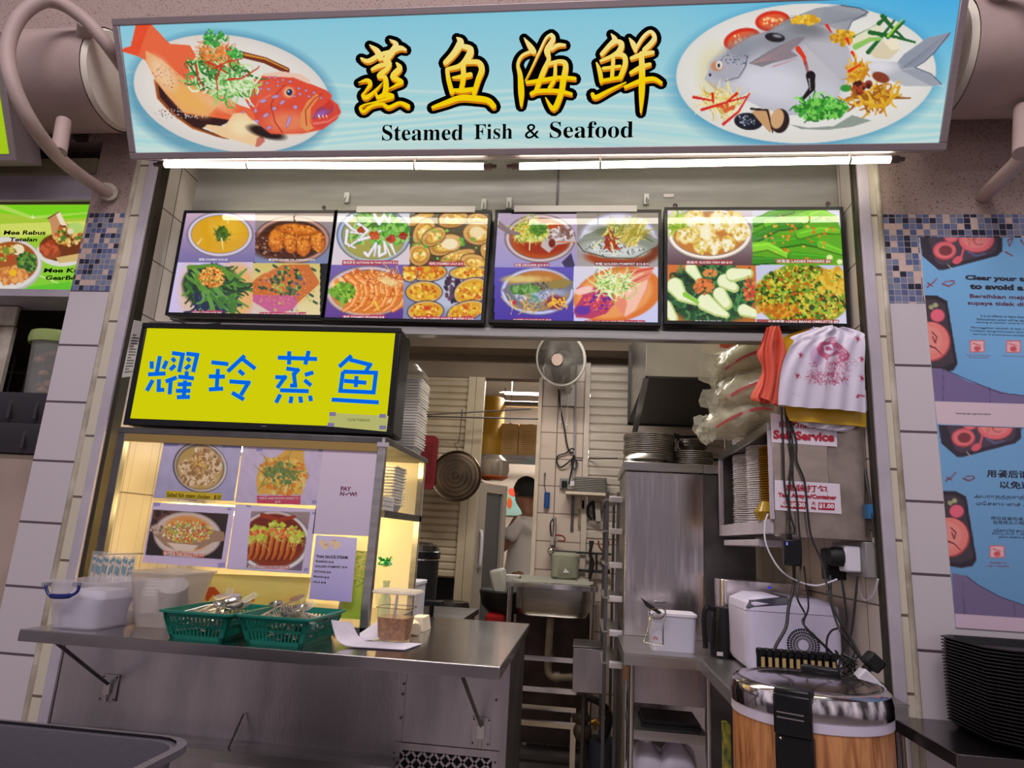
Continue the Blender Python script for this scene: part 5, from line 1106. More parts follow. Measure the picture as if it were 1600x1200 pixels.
# ---------------------------------------------------------------- green baskets with cutlery
grn = mat('teal_green_plastic', (0,118,100), .35)
grn2 = mat('teal_blue_plastic', (0,96,120), .35)
def basket(label, x0, x1, y0, y1, zt, rz=0):
    t = thing('cutlery_basket', label, 'basket', ((x0+x1)/2, (y0+y1)/2, CZ), 'green cutlery baskets on the counter')
    hx, hy = (x1-x0)/2, (y1-y0)/2; k = .024; h = zt-CZ
    P = lambda u, v, z: Vector((u*(hx-k*(1-z/h)), v*(hy-k*(1-z/h)), z))
    b = MB(); th = .0035
    def wall(fu, L):  # fu(s,z,off): s in -1..1 along the wall
        b.hexa([fu(-1,0,0),fu(1,0,0),fu(1,.012,0),fu(-1,.012,0)],[fu(-1,0,th),fu(1,0,th),fu(1,.012,th),fu(-1,.012,th)])
        m_ = h*.50
        for z0, z1 in ((m_-.003, m_+.003), (h-.016, h)): b.hexa([fu(-1,z0,0),fu(1,z0,0),fu(1,z1,0),fu(-1,z1,0)],[fu(-1,z0,th),fu(1,z0,th),fu(1,z1,th),fu(-1,z1,th)])
        n = int(L/.0135)
        for i in range(n+1):
            s0 = -1+2*i/n; ds = .0026/L*2
            b.hexa([fu(s0-ds,.012,0),fu(s0+ds,.012,0),fu(s0+ds,h-.016,0),fu(s0-ds,h-.016,0)],[fu(s0-ds,.012,th),fu(s0+ds,.012,th),fu(s0+ds,h-.016,th),fu(s0-ds,h-.016,th)])
        for s0, s1 in ((-1,-.86),(.86,1)): b.hexa([fu(s0,0,0),fu(s1,0,0),fu(s1,h,0),fu(s0,h,0)],[fu(s0,0,th),fu(s1,0,th),fu(s1,h,th),fu(s0,h,th)])
    wall(lambda s, z, o: P(s,-1,z)+Vector((0,o,0)), 2*hx); wall(lambda s, z, o: P(s,1,z)-Vector((0,o,0)), 2*hx)
    wall(lambda s, z, o: P(-1,s,z)+Vector((o,0,0)), 2*hy); wall(lambda s, z, o: P(1,s,z)-Vector((o,0,0)), 2*hy)
    part('body', b, grn, t, smooth=False, local=True)
    part('bottom', MB().box(-hx+k,hx-k,-hy+k,hy-k,0,.004), grn, t, local=True)
    part('rim', MB().loft([ring(-hx,hx,-hy,hy,h-.004,.012), ring(-hx-.012,hx+.012,-hy-.012,hy+.012,h-.004,.02), ring(-hx-.012,hx+.012,-hy-.012,hy+.012,h+.002,.02), ring(-hx,hx,-hy,hy,h+.002,.012), ring(-hx,hx,-hy,hy,h-.004,.012)], cap=False), grn, t, local=True)
    t.rotation_euler.z = rz; return t
zb = at(300,957,2.0).z
B1 = basket('green slatted cutlery basket on the left, full of forks and spoons', -1.258, -1.045, 1.975, 2.255, zb+.004)
B2 = basket('green slatted cutlery basket on the right, beside the folded paper towel', -1.018, -.80, 1.985, 2.27, zb+.006)
cut = mat('cutlery_steel', (228,224,220), .28, 1)
def fork():
    t = thing('fork', 'x', 'fork'); b = MB(); L = .19
    b.loft([[Vector((w_*c_, L*y, z+.0011*s_)) for c_, s_ in ((-1,-1),(1,-1),(1,1),(-1,1))] for y, w_, z in ((0,.007,.0),(.1,.008,.001),(.45,.003,.004),(.62,.003,.0),(.68,.009,-.003),(.74,.012,-.005),(.78,.0125,-.004))])
    part('handle', b, cut, t, local=True); b = MB()
    for i in range(4):
        x = -.0105+.007*i; b.loft([[Vector((x+w_*c_, L*y, z+.0009*s_)) for c_, s_ in ((-1,-1),(1,-1),(1,1),(-1,1))] for y, w_, z in ((.77,.0026,-.004),(.88,.0018,-.001),(1.0,.0010,.006))])
    part('tines', b, cut, t, local=True); return proto(t)
def spoon():
    t = thing('spoon', 'x', 'spoon'); b = MB(); L = .185
    b.loft([[Vector((w_*c_, L*y, z+.0011*s_)) for c_, s_ in ((-1,-1),(1,-1),(1,1),(-1,1))] for y, w_, z in ((0,.007,.0),(.1,.008,.001),(.45,.003,.004),(.66,.003,.0),(.72,.006,-.002))])
    part('handle', b, cut, t, local=True)
    n = 14; b = MB(); rings = []
    for q, dz in ((1,.0),(.75,-.005),(.4,-.008),(.02,-.009)): rings.append([Vector((.020*q*math.cos(a_*6.283/n), L*.86+.029*q*math.sin(a_*6.283/n), dz+.002)) for a_ in range(n)])
    b.loft(rings+[[p+Vector((0,0,.0015)) for p in r_] for r_ in rings[::-1]]); part('bowl', b, cut, t, local=True); return proto(t)
F0, S0 = fork(), spoon(); rnd = random.Random(5); firstF = firstS = True
for bi, (B, nm) in enumerate(((B1,'left'),(B2,'right'))):
    for k in range(44):
        is_f = rnd.random() < .5; layer = k/44
        z = CZ+.018+layer*.055; az = rnd.gauss(0 if bi == 0 else .4, .55)+(math.pi if rnd.random() < .25 else 0)
        cx_ = B.location.x+rnd.uniform(-.04,.04); cy_ = B.location.y+rnd.uniform(-.05,.05)
        d = Vector((-math.sin(az), math.cos(az), 0)); L = .19
        tilt = rnd.uniform(.0,.35)*(1 if layer > .5 else .15); loc = Vector((cx_, cy_, z))-d*L*.5
        hx, hy = .07, .10
        loc.x = min(max(loc.x, B.location.x-hx-(.02 if layer > .6 else 0)), B.location.x+hx)
        e_ = loc+d*L; 
        if abs(e_.x-B.location.x) > hx: loc.x -= (e_.x-B.location.x)-math.copysign(hx, e_.x-B.location.x)
        if abs(e_.y-B.location.y) > hy+.02: loc.y -= (e_.y-B.location.y)-math.copysign(hy+.02, e_.y-B.location.y)
        kind = 'fork' if is_f else 'spoon'
        dup(F0 if is_f else S0, loc, (tilt, rnd.uniform(-.4,.4), az), f'steel {kind} in the jumble of cutlery in the {nm} green basket', f'{kind}s in the {nm} green basket')
for o in (F0, S0):
    for k in list(kids(o)): bpy.data.objects.remove(k)
    bpy.data.objects.remove(o)
solo('label_card', MB().obox((B1.location.x+.02, B1.location.y, zb+.004), .03, .022, .002, Matrix.Rotation(.5,3,'X')@Matrix.Rotation(.4,3,'Y')), mat('lime_paper', (170,200,90), .6), 'small lime green card on the cutlery in the left basket', 'card')
# ---------------------------------------------------------------- sauce container on a paper towel
sx, sy = at(613,960,2.2).x, 2.25
wt = mat('white_paper_towel', (222,214,230), .8, bump=.3, bs=120)
t = thing('paper_towel', 'folded white paper towel curling under the sauce container', 'paper towel', (sx-.06, 2.2, CZ))
rows = []
for i in range(15):
    u = i/14; r_ = []
    for j in range(7):
        v = j/6; x = -.80+u*.27; lift = max(0, .42-u)**2*.42*(1.0-.3*v); curl = max(0,.25-u)*.30
        r_.append(Vector((x+curl*.55+v*.02, 2.055+v*.14+u*.03, CZ+.002+lift+ .006*math.sin(u*5)*0)))
    rows.append(r_)
b = MB(); vs = [p for r_ in rows for p in r_]; vs += [p+Vector((0,0,.002)) for p in vs]; n = len(vs)//2
f_ = [(i*7+j, i*7+j+1, (i+1)*7+j+1, (i+1)*7+j) for i in range(14) for j in range(6)]; b.add(vs, f_+[tuple(n+q for q in w_) for w_ in f_])
part('sheet', b, wt, t)
b = MB(); b.add([(-.70,2.175,CZ+.004),(-.745,2.30,CZ+.01),(-.69,2.36,CZ+.055),(-.66,2.34,CZ+.07),(-.645,2.2,CZ+.012)], [(0,1,2,3,4)]); part('corner_flap', b, wt, t)
tz = at(613,928,2.2).z; hx = .058
t = thing('sauce_container', 'clear square tub of brown chilli sauce with a flat lid', 'container', (sx, sy, CZ+.006))
R = [ring(-hx*.82,hx*.82,-hx*.82,hx*.82,0,.02), ring(-hx*.98,hx*.98,-hx*.98,hx*.98,(tz-CZ-.006)*.72,.02), ring(-hx*1.05,hx*1.05,-hx*1.05,hx*1.05,(tz-CZ-.006)*.75,.02), ring(-hx*1.12,hx*1.12,-hx*1.12,hx*1.12,(tz-CZ-.006),.02)]
part('tub', MB().loft(R), mat('clear_tub', (236,224,200), .06, alpha=.13), t, local=True)
hs = (tz-CZ)*.47; s1 = .82+.16*hs/((tz-CZ)*.72)
saucem = mat('brown_chilli_sauce', (104,44,2), .3, var=1, vs=110, rgb2=(160,96,24), coat=.5)
part('sauce', MB().loft([ring(-hx*.80,hx*.80,-hx*.80,hx*.80,.003,.02), ring(-hx*s1*.97,hx*s1*.97,-hx*s1*.97,hx*s1*.97,hs,.02)]), saucem, t, local=True)
part('stain_line', MB().loft([ring(-hx*1.0,hx*1.0,-hx*1.0,hx*1.0,(tz-CZ)*.66,.02), ring(-hx*1.005,hx*1.005,-hx*1.005,hx*1.005,(tz-CZ)*.68,.02)], cap=False), mat('sauce_stain', (120,70,20), .5, alpha=.7), t, local=True)
part('lid', MB().loft([ring(-hx*1.22,hx*1.22,-hx*1.22,hx*1.22,tz-CZ-.006,.025), ring(-hx*1.3,hx*1.3,-hx*1.3,hx*1.3,tz-CZ-.002,.03), ring(-hx*1.22,hx*1.22,-hx*1.22,hx*1.22,tz-CZ+.004,.025), ring(-hx*1.0,hx*1.0,-hx*1.0,hx*1.0,tz-CZ+.001,.02)]), mat('cloudy_lid', (232,220,206), .25, alpha=.7), t, local=True)
part('spoon_handle', MB().obox((-.005,0,.08), .008, .002, .12, Matrix.Rotation(.05,3,'Y')), cut, t, local=True)
cx = at(656,965,2.5)
t = thing('folded_cloth', 'rolled white cloth on the counter behind the sauce tub', 'cloth', (cx.x, 2.55, CZ))
b = MB(); 
for i,(r_, o_) in enumerate(((.02,0),(.013,.004),(.007,.006))): b.tube([(cx.x-.03, 2.52+.0*i, CZ+.022+o_*.3),(cx.x+.012, 2.40+o_, CZ+.022+o_*.3)], r_, 14)
part('roll', b, mat('cream_cloth', (226,214,190), .8, bump=.3, bs=80), t)
part('flap', MB().loft([ring(cx.x-.035,cx.x+.02,2.5,2.62,CZ+.001,.01), ring(cx.x-.03,cx.x+.015,2.5,2.6,CZ+.05,.01)]), MATS['cream_cloth'], t)
# green plastic tie bundle poking above the tub
cg = at(602,882,2.62)
solo('plastic_rosette', MB().lathe([(.0,-.01),(.03,.0),(.02,.012),(.0,.016)], cg, 9), mat('green_foil', (30,160,70), .3), 'bright green crinkled plastic bundle above the sauce container', 'plastic bundle')
b = MB(); rg = random.Random(3)
for i in range(26):
    a = rg.random()*6.28; e_ = rg.uniform(-.2,1.0); L = rg.uniform(.02,.045); d = Vector((math.cos(a)*math.cos(e_), math.sin(a)*math.cos(e_), math.sin(e_))); s_ = d.orthogonal().normalized()*.006
    b.add([cg-s_, cg+s_, cg+d*L+s_*.4, cg+d*L-s_*.4], [(0,1,2,3)])
bpy.data.objects['plastic_rosette']['label'] = 'bright green crinkled plastic bundle above the sauce container'
o = put('frill', b.mesh('frill', MATS['green_foil'], False), bpy.data.objects['plastic_rosette'])
solo('glass_bottle', MB().lathe([(.0,0),(.022,0),(.024,.02),(.024,.09),(.012,.12),(.012,.15),(.014,.152),(.014,.16),(0,.16)], (cg.x,2.66,CZ), 18), mat('pale_green_bottle', (190,210,170), .1, alpha=.6), 'small pale bottle under the green plastic bundle', 'bottle')
# ---------------------------------------------------------------- grey bin
binm = mat('grey_bin_plastic', (104,98,108), .45, bump=.1, bs=60)
t = thing('rubbish_bin', 'large open grey plastic bin in front of the counter', 'bin', (-1.17, 1.35, 0))
part('body', tub(-1.50, -.895, 1.05, 1.585, .0, .852, .07, .07, .006, .012), binm, t)
part('rim', MB().loft([ring(-1.512,-.883,1.038,1.597,.842,.08), ring(-1.522,-.873,1.028,1.607,.842,.08), ring(-1.522,-.873,1.028,1.607,.858,.08), ring(-1.505,-.89,1.045,1.59,.860,.075)], cap=False), binm, t)
part('handle_grip', MB().box(-.895,-.86,1.25,1.40,.80,.835), binm, t, .004)
# ================================================================ neighbouring stall on the left
NY2 = 2.70
def board(p):
    p.T(*T5); p.fill((176,196,60),(120,200,40)); p.poly([(0,80),(560,80),(540,160),(300,170),(0,130)],(120,206,30)); p.poly([(0,200),(540,180),(540,240),(0,300)],(216,220,110),.8)
    p.line([(0,90),(200,160),(560,130)],30,(196,220,110),8,.7); p.line([(240,520),(440,600)],6,(220,240,170),3); p.line([(320,640),(340,480)],5,(220,240,170),2); p.poly([(-40,620),(440,560),(450,640),(-40,640)],(90,190,30))
    p.ell(205,158,12,4,(240,250,220),soft=4); p.line([(205,145),(205,172)],4,(240,250,220),1)
    p.ell(30,455,235,175,(180,176,170),soft=5); p.ell(30,448,225,165,(216,210,206),soft=5); p.ell(70,440,165,130,(160,80,30),soft=8)
    p.ell(112,360,40,34,(228,216,180),soft=5); p.spk(170,440,60,60,110,11,[(60,110,40),(90,140,50),(120,160,70),(40,80,30)],3,1.8); p.spk(60,520,110,50,90,17,[(206,130,60),(190,110,50),(226,160,90)],4,1.2); p.ell(80,505,24,22,(230,180,20),soft=6); p.spk(40,380,60,50,50,9,[(190,60,30),(120,140,50),(206,180,80)],5,1.8); p.ell(35,365,22,22,(120,140,50),soft=5)
    p.ell(390,370,160,95,(216,212,206),soft=5); p.ell(395,345,150,90,(110,50,20),soft=6); p.ell(320,380,60,40,(150,70,30),soft=10); p.poly([(350,410),(490,385),(500,430),(370,445)],(206,176,110))
    p.poly([(300,160),(370,118),(440,240),(400,280),(330,290),(315,200)],(196,140,96)); p.poly([(350,140),(375,125),(430,235),(400,250)],(236,220,190)); p.line([(300,165),(370,125)],8,(90,50,30),4)
    p.spk(430,270,90,60,130,10,[(70,120,40),(214,170,80),(190,90,40),(226,200,130),(110,60,30)],6,1.9); p.ell(470,225,50,34,(176,206,110),soft=10); p.ell(440,245,20,18,(226,210,180),soft=4); p.spk(310,350,50,40,40,12,[(190,90,50),(160,60,30)],7)
t = thing('menu_board', 'bright green neighbouring menu board with two noodle bowls', 'menu board', (-2.8, NY2, 2.36))
g0, g1 = at(0,458,NY2).z, at(0,320,NY2).z
part('case', MB().box(-3.4, -2.24, NY2+.004, NY2+.1, g0-.005, g1+.02), alum, t)
art('picture', signart, t, (-3.2, NY2, g1), (.96,0,0), (0,0,g0-g1), .004, board)
for s_, x0,x1,y0,y1 in (('Mee Rebus',22,286,240,268),('Tetelan',62,232,284,310),('Mee Kuah',272,560,476,504),('GearBox',286,512,522,550)):
    f = lambda x, y: at(x/4, 300+y/4, NY2-.002); text('lettering', s_, ink, t, f(x0,y0), f(x1,y0), f(x0,y1), bold=.03, shear=.15)
solo('sign_ledge', MB().box(-3.4,-2.225, 2.62, 2.82, g0-.042, g0-.008), lilac, 'pale lilac ledge under the green menu board', 'ledge')
solo('awning_board', MB().box(-3.6,-2.225, 2.46, 2.48, at(60,312,2.46).z, at(60,274,2.46).z), lilac, 'plain lilac fascia board above the green menu board', 'board')
solo('awning_ledge', MB().box(-3.6,-2.225, 2.44, 2.70, at(60,270,2.44).z, at(60,248,2.44).z), mat('green_lit_ledge', (150,140,110), .7, var=.3, vs=8), 'ledge with a greenish lit tint, behind the bottom of the curved pipe', 'ledge')  # greenish light on the sill is put into its base colour
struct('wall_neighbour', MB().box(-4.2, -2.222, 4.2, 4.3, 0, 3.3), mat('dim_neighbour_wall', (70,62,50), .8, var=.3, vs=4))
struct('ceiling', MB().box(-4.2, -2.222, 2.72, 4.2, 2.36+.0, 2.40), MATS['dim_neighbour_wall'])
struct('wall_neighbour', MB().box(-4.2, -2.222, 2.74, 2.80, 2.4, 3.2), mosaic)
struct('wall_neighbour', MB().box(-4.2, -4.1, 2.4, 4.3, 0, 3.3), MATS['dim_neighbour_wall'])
# grille window behind
GYn = 3.9
t = thing('window_grille', 'dark barred grille at the back of the neighbouring stall', 'grille', (-3.3, GYn, 1.9))
for i in range(16):
    x = -4.05+i*.11; part('bar', MB().frame((x, GYn, 1.75), (x, GYn, 2.36), .009, n=8), mat('grille_bar', (110,100,92), .5, .5), t)
part('cross_bar', MB().box(-4.08,-2.26,GYn-.006,GYn+.006,2.24,2.255), MATS['grille_bar'], t); part('sill', MB().box(-4.08,-2.26,GYn-.03,GYn+.03,1.70,1.75), MATS['grille_bar'], t)
b = MB()
for i in range(14): b.box(-4.08, -2.26, GYn-.02, GYn+.02, .98+i*.052, .98+i*.052+.046)
solo('slatted_panel', b, mat('olive_slats', (104,94,74), .6), 'dim olive slatted panel under the neighbouring grille', 'panel')
# steel counter hood, black boxes, jar
hz = at(60,710,2.66).z
t = thing('neighbour_counter', 'bulging stainless steel counter of the neighbouring stall', 'counter', (-3.0, 2.9, 0))
R = []
for k, (y, z) in enumerate(((3.1,hz),(2.66,hz),(2.60,hz-.03),(2.60,hz-.12),(2.63,hz-.3),(2.58,hz-.6),(2.55,0),(3.1,0))): R.append([Vector((-3.9,y,z)), Vector((-2.226,y,z))])
b = MB(); vs = [p for r_ in R for p in r_]; b.add(vs, [(2*i,2*i+1,2*i+3,2*i+2) for i in range(7)]+[(0,2,4,6,8,10,12,14),(1,15,13,11,9,7,5,3)]); part('body', b, mat('dull_warm_steel', (206,182,168), .4, .6, var=.3, vs=2, bump=.5, bs=3), t)
bkp = mat('black_crate_plastic', (52,48,54), .45)
def foodcrate(lbl, x0, x1, z0, z1, Y):
    t = thing('black_crate', lbl, 'crate', ((x0+x1)/2, Y+.15, z0), 'black crates stacked on the neighbouring counter')
    part('body', MB().loft([ring(x0+.03,x1-.03,Y+.02,Y+.3,z0,.02), ring(x0+.01,x1-.01,Y,Y+.32,(z0+z1)/2,.02), ring(x0,x1,Y-.01,Y+.33,z1-.01,.02), ring(x0,x1,Y-.01,Y+.33,z1,.02)]), bkp, t)
    for i in range(5): x = x0+.05+i*(x1-x0-.1)/4; part('rib', MB().box(x-.008,x+.008,Y-.006,Y+.01,z0+.02,z1-.02), bkp, t, .002)
q0, q1, q2 = hz, at(40,662,2.62).z, at(40,614,2.62).z
foodcrate('lower black crate on the neighbouring steel counter', -2.95, -2.24, q0, q1, 2.62); foodcrate('upper black crate under the jar in the neighbouring stall', -2.85, -2.235, q1, q2, 2.62)
jx = at(50,570,2.78).x+.14; jt = at(80,522,2.75).z
t = thing('storage_jar', 'clear plastic jar of brown crackers with a greenish lid', 'jar', (jx, 2.80, q2))
part('body', MB().lathe([(.0,0),(.115,0),(.125,.02),(.135,(jt-q2)*.8),(.14,(jt-q2)*.84)], (0,0,0), 28), mat('clear_jar', (226,226,220), .08, alpha=.3), t, local=True)
part('lid', MB().lathe([(.15,(jt-q2)*.82),(.155,(jt-q2)*.9),(.15,(jt-q2)*.99),(.10,(jt-q2)),(0,(jt-q2))], (0,0,0), 28), mat('green_jar_lid', (170,190,110), .3, alpha=.85), t, local=True)
b = MB(); rj = random.Random(8)
for i in range(46): a_, r_ = rj.random()*6.28, math.sqrt(rj.random())*.095; b.sphere((r_*math.cos(a_), r_*math.sin(a_), .03+rj.random()*(jt-q2)*.62), .026, 7, 5, 1, .6+.4*rj.random(), .7)
part('crackers', b, mat('brown_crackers', (176,128,100), .7, var=.4, vs=20), t, local=True).__setitem__('kind','stuff')
t = thing('steel_bracket', 'cream metal box with a bolt at the left edge', 'bracket', (-2.95, 2.8, 1.9))
a = at(8,500,2.75); part('plate', MB().box(-3.3, at(23,500,2.75).x, 2.75, 2.77, at(10,508,2.75).z, at(10,478,2.75).z), cream, t, .004); part('bolt', MB().lathe([(.0,-.01),(.008,-.01),(.008,.0)], (at(16,486,2.74).x,2.75,at(16,486,2.75).z), 10, 'y'), steeld, t)
part('leg', MB().box(-3.3, at(4,560,2.75).x, 2.77, 2.79, q2-.1, at(10,508,2.75).z), cream, t)
# ================================================================ things beside the cabinet
foam = mat('white_foam_box', (232,228,222), .55)
def foambox():
    t = MB(); r = .008
    t.loft([ring(-.065,.065,-.045,.045,0,r), ring(-.078,.078,-.058,.058,.032,r), ring(-.085,.085,-.065,.065,.032,r), ring(-.085,.085,-.065,.065,.036,r), ring(-.076,.076,-.056,.056,.036,r), ring(-.063,.063,-.043,.043,.003,r)])
    return t.mesh('foam_box', foam)
fm = foambox()
def place_in(i, n, lab):
    low = ['bottom','second-from-bottom','third-from-bottom','fourth-from-bottom','fifth-from-bottom','sixth-from-bottom','seventh-from-bottom','eighth-from-bottom']
    return ('topmost ' if i == n-1 else low[i]+' ' if i == 0 or n <= 9 else 'mid-stack ')+lab
def stack(me, name, label, cat, group, base, n, dz, jit=.002, rz=0, sc=1, seed=1, tilt=0):
    r = random.Random(seed)
    for i in range(n):
        o = bpy.data.objects.new(name, me); COL.objects.link(o); o.location = Vector(base)+Vector((r.uniform(-jit,jit)+tilt*i, r.uniform(-jit,jit), i*dz))
        o.rotation_euler = (0, 0, rz+r.uniform(-.03,.03)); o.scale = (sc,)*3; props(o, place_in(i, n, label), cat, group)
GT = GZ1+.024
f1 = at(649,700,2.93); stack(fm, 'foam_box', 'white foam takeaway box of the tall stack behind the yellow monitor', 'box', 'foam boxes stacked on top of the cabinet', (f1.x-.03, 2.89, GT), 25, .0125, rz=1.57)
SHZ = sh+.014
f2 = at(630,790,2.85); stack(fm, 'foam_box', 'cream-lit foam box in the stack on the middle cabinet shelf', 'box', 'foam boxes stacked on the middle cabinet shelf', (GX1-.10, 2.72, SHZ), 13, .0125, rz=1.57, seed=4)
for i in range(3): solo('label_pad', MB().box(GX1-.09+.005*i, GX1-.015, 2.45+.006*i, 2.58, SHZ+i*.018, SHZ+i*.018+.016), papr, ['bottom pad of white paper on the middle cabinet shelf','middle pad of white paper on the middle cabinet shelf','top pad of white paper on the middle cabinet shelf'][i], 'paper', 'paper pads on the cabinet shelf')
solo('plastic_bag', MB().loft([ring(f1.x-.10,f1.x+.03,2.80,2.97,GT+.352,.03), ring(f1.x-.09,f1.x+.035,2.8,2.96,GT+.37,.03), ring(f1.x-.05,f1.x+.0,2.83,2.92,GT+.41,.02)]), mat('grey_clear_film', (170,164,150), .2, alpha=.6, bump=.6, bs=30), 'crumpled clear plastic on top of the tall foam box stack', 'bag')
# red lattice tray hanging on the back post
ry = 4.7
a, c = at(664,686,ry), at(683,762,ry)
redp = mat('dark_red_plastic', (112,22,30), .4)
t = thing('red_tray', 'dark red slotted plastic tray hanging beside the shutter', 'tray', (-1.27, ry, 1.5))
x0, x1, z0, z1 = at(645,720,ry).x, at(682,720,ry).x, at(660,764,ry).z, at(664,680,ry).z
b = MB().loft([[Vector((p.x, ry, p.y)) for p in ring(x0,x1,z0,z1,0,.04)], [Vector((p.x, ry+.03, p.y)) for p in ring(x0,x1,z0,z1,0,.04)]])
part('plate', b, redp, t)
for i in range(7): x = x0+.03+i*(x1-x0-.06)/6; part('rib', MB().box(x-.004,x+.004,ry-.008,ry,z0+.05,z1-.05), redp, t)
# hanging round lid
ly = 4.72; a = at(713,744,ly); rl = (at(752,744,ly).x-at(673,744,ly).x)/2
t = thing('wok_lid', 'large round steel lid hanging from a wire in front of the shutter', 'lid', (a.x, ly, a.z-rl))
pr = [(rl,.0),(rl*1.0,-.01),(rl*.97,-.018),(rl*.93,-.012),(rl*.90,-.006),(rl*.80,-.010),(rl*.78,-.018),(rl*.64,-.022),(rl*.62,-.028),(rl*.47,-.03),(rl*.45,-.037),(rl*.30,-.039),(rl*.28,-.046),(rl*.14,-.048),(rl*.12,-.054),(.001,-.055)]
part('disc', MB().lathe([(r_,-h_) for r_,h_ in pr], a, 56, 'y'), mat('bronze_toned_steel', (120,104,90), .3, 1, var=.3, vs=8), t)
part('hanger', MB().tube(smoothpath([(a.x,ly-.01,a.z+rl),(a.x-.03,ly,a.z+rl+.05),(a.x,ly,a.z+rl+.08),(a.x+.005,ly,a.z+rl+.3),(a.x+.01,ly,at(719,650,ly).z)]), .0035, 6), steeld, t)
zr = at(719,652,ly).z
solo('hanging_rod', MB().frame((-1.36,ly,zr-.005),(-.36,ly,zr+.008),.006,n=8), steeld, 'thin horizontal rod carrying the round lid', 'rod')
solo('hanging_rod', MB().frame((-1.36,ly-.03,zr-.012),(-.42,ly+.05,zr+.09),.005,n=8), steeld, 'thin sloping rod above the level one, at the doorway', 'rod')
# ================================================================ objects behind the counter
TY = 3.75
solo('low_steel_table', MB().box(-1.5,-.62,3.55,4.15,.90,.93).box(-1.48,-1.44,3.57,3.61,0,.90).box(-.68,-.64,3.57,3.61,0,.90).box(-1.48,-1.44,4.09,4.13,0,.90).box(-.68,-.64,4.09,4.13,0,.90), steeld, 'low steel table carrying the black rice warmer', 'table')
a = at(655,890,TY); rr = (at(684,890,TY).x-at(630,890,TY).x)/2+.05
t = thing('rice_warmer', 'tall black and steel electric rice warmer behind the counter', 'rice warmer', (at(684,890,TY).x-rr, TY, .93))
H = at(655,846,TY).z-.93
part('body', MB().lathe([(.0,0),(rr*.95,0),(rr*.97,.02),(rr*.97,H*.76)], (0,0,0), 36), chrome, t, local=True)
part('front_panel', MB().lathe([(rr*.99,H*.12),(rr*1.0,H*.74)], (0,0,0), 36), blackm, t, local=True)
part('lid', MB().lathe([(rr,H*.76),(rr*1.04,H*.78),(rr*1.04,H*.86),(rr*.98,H*.88)], (0,0,0), 36), black, t, local=True)
part('lid_top', MB().lathe([(rr*1.0,H*.88),(rr*.97,H*.95),(rr*.7,H*.99),(0,H)], (0,0,0), 36), mat('dark_chrome', (120,116,112), .2, 1), t, local=True)
a = at(644,925,3.3)
t = thing('lidded_box', 'white plastic box with a lid behind the sauce tub', 'box', (a.x-.05, 3.3, .93))
solo('white_stand', MB().box(a.x-.2,a.x+.06,3.15,3.42,.0,.93), mat('off_white_laminate',(206,200,192),.5), 'off-white stand below the lidded box behind the counter', 'stand')
part('body', MB().rbox(a.x-.16,a.x+.045,3.18,3.4,.93,at(644,912,3.3).z,.02), white, t, .003); part('lid', MB().rbox(a.x-.165,a.x+.05,3.175,3.405,at(644,912,3.3).z,at(644,906,3.3).z,.02), white, t, .003)
solo('small_black_stool', MB().box(at(672,925,3.5).x-.02,at(684,925,3.5).x+.03,3.45,3.54,1.0,1.02).frame((at(676,940,3.5).x,3.49,0),(at(676,940,3.5).x,3.49,1.0),.012,n=10), black, 'small dark stand with a thin leg behind the counter', 'stand')
# dark bin liner by the shutter
solo('oil_tin', MB().lathe([(0,0),(.13,0),(.14,.02),(.14,.86),(.12,.92),(0,.92)], (at(705,930,4.6).x,4.6,0), 24), mat('dark_drum', (46,42,42), .35, .4), 'dark metal drum standing at the foot of the slatted shutter', 'drum')
# ================================================================ doorway: fridge, boxes, tubes, man
fx0, fx1 = at(768,800,5.35).x, at(790,800,5.15).x
t = thing('glass_door_fridge', 'upright fridge with a narrow glass door in the doorway', 'fridge', (-.86, 5.5, 0))
zf = at(780,750,5.3).z
part('body', MB().box(-1.45, -.86, 5.2, 5.9, 0, zf), blackm, t, .006)
dq = [(-.855,5.12),(-.66,5.42)]   # door standing ajar
def door_slab(u0,u1,z0,z1,th=.03):
    (ax,ay),(bx_,by_) = dq; dx, dy = bx_-ax, by_-ay; L = math.hypot(dx,dy); nx, ny = dy/L*th, -dx/L*th
    P = lambda u: (ax+dx*u, ay+dy*u)
    a_, b_ = P(u0), P(u1); return [[Vector((a_[0],a_[1],z0)),Vector((b_[0],b_[1],z0)),Vector((b_[0],b_[1],z1)),Vector((a_[0],a_[1],z1))],[Vector((a_[0]+nx,a_[1]+ny,z0)),Vector((b_[0]+nx,b_[1]+ny,z0)),Vector((b_[0]+nx,b_[1]+ny,z1)),Vector((a_[0]+nx,a_[1]+ny,z1))]]
zd0, zd1 = .12, zf-.04
b = MB()
for u0,u1,z0,z1 in ((0,.3,zd0,zd1),(.86,1,zd0,zd1),(.3,.86,zd1-.07,zd1),(.3,.86,zd0,zd0+.3)): b.hexa(*door_slab(u0,u1,z0,z1))
dr = part('door', b, mat('grey_fridge_frame', (168,158,148), .4), t)
part('glass', MB().hexa(*door_slab(.3,.86,zd0+.3,zd1-.07,.008)), mat('dark_glass', (96,98,102), .08, .3), dr)
ha = at(770,860,5.15); part('handle', MB().tube(smoothpath([(-.80,5.17,ha.z+.14),(-.78,5.12,ha.z+.12),(-.775,5.11,ha.z),(-.78,5.12,ha.z-.12),(-.80,5.17,ha.z-.14)],4), .012, 8), white, dr)
zt = zf
t = thing('rice_cooker', 'shiny rounded rice cooker on top of the fridge', 'rice cooker', (0,0,0)); t.scale = (.72,)*3
a = at(778,725,5.4); t.location = (a.x-.03, 5.36, zf)
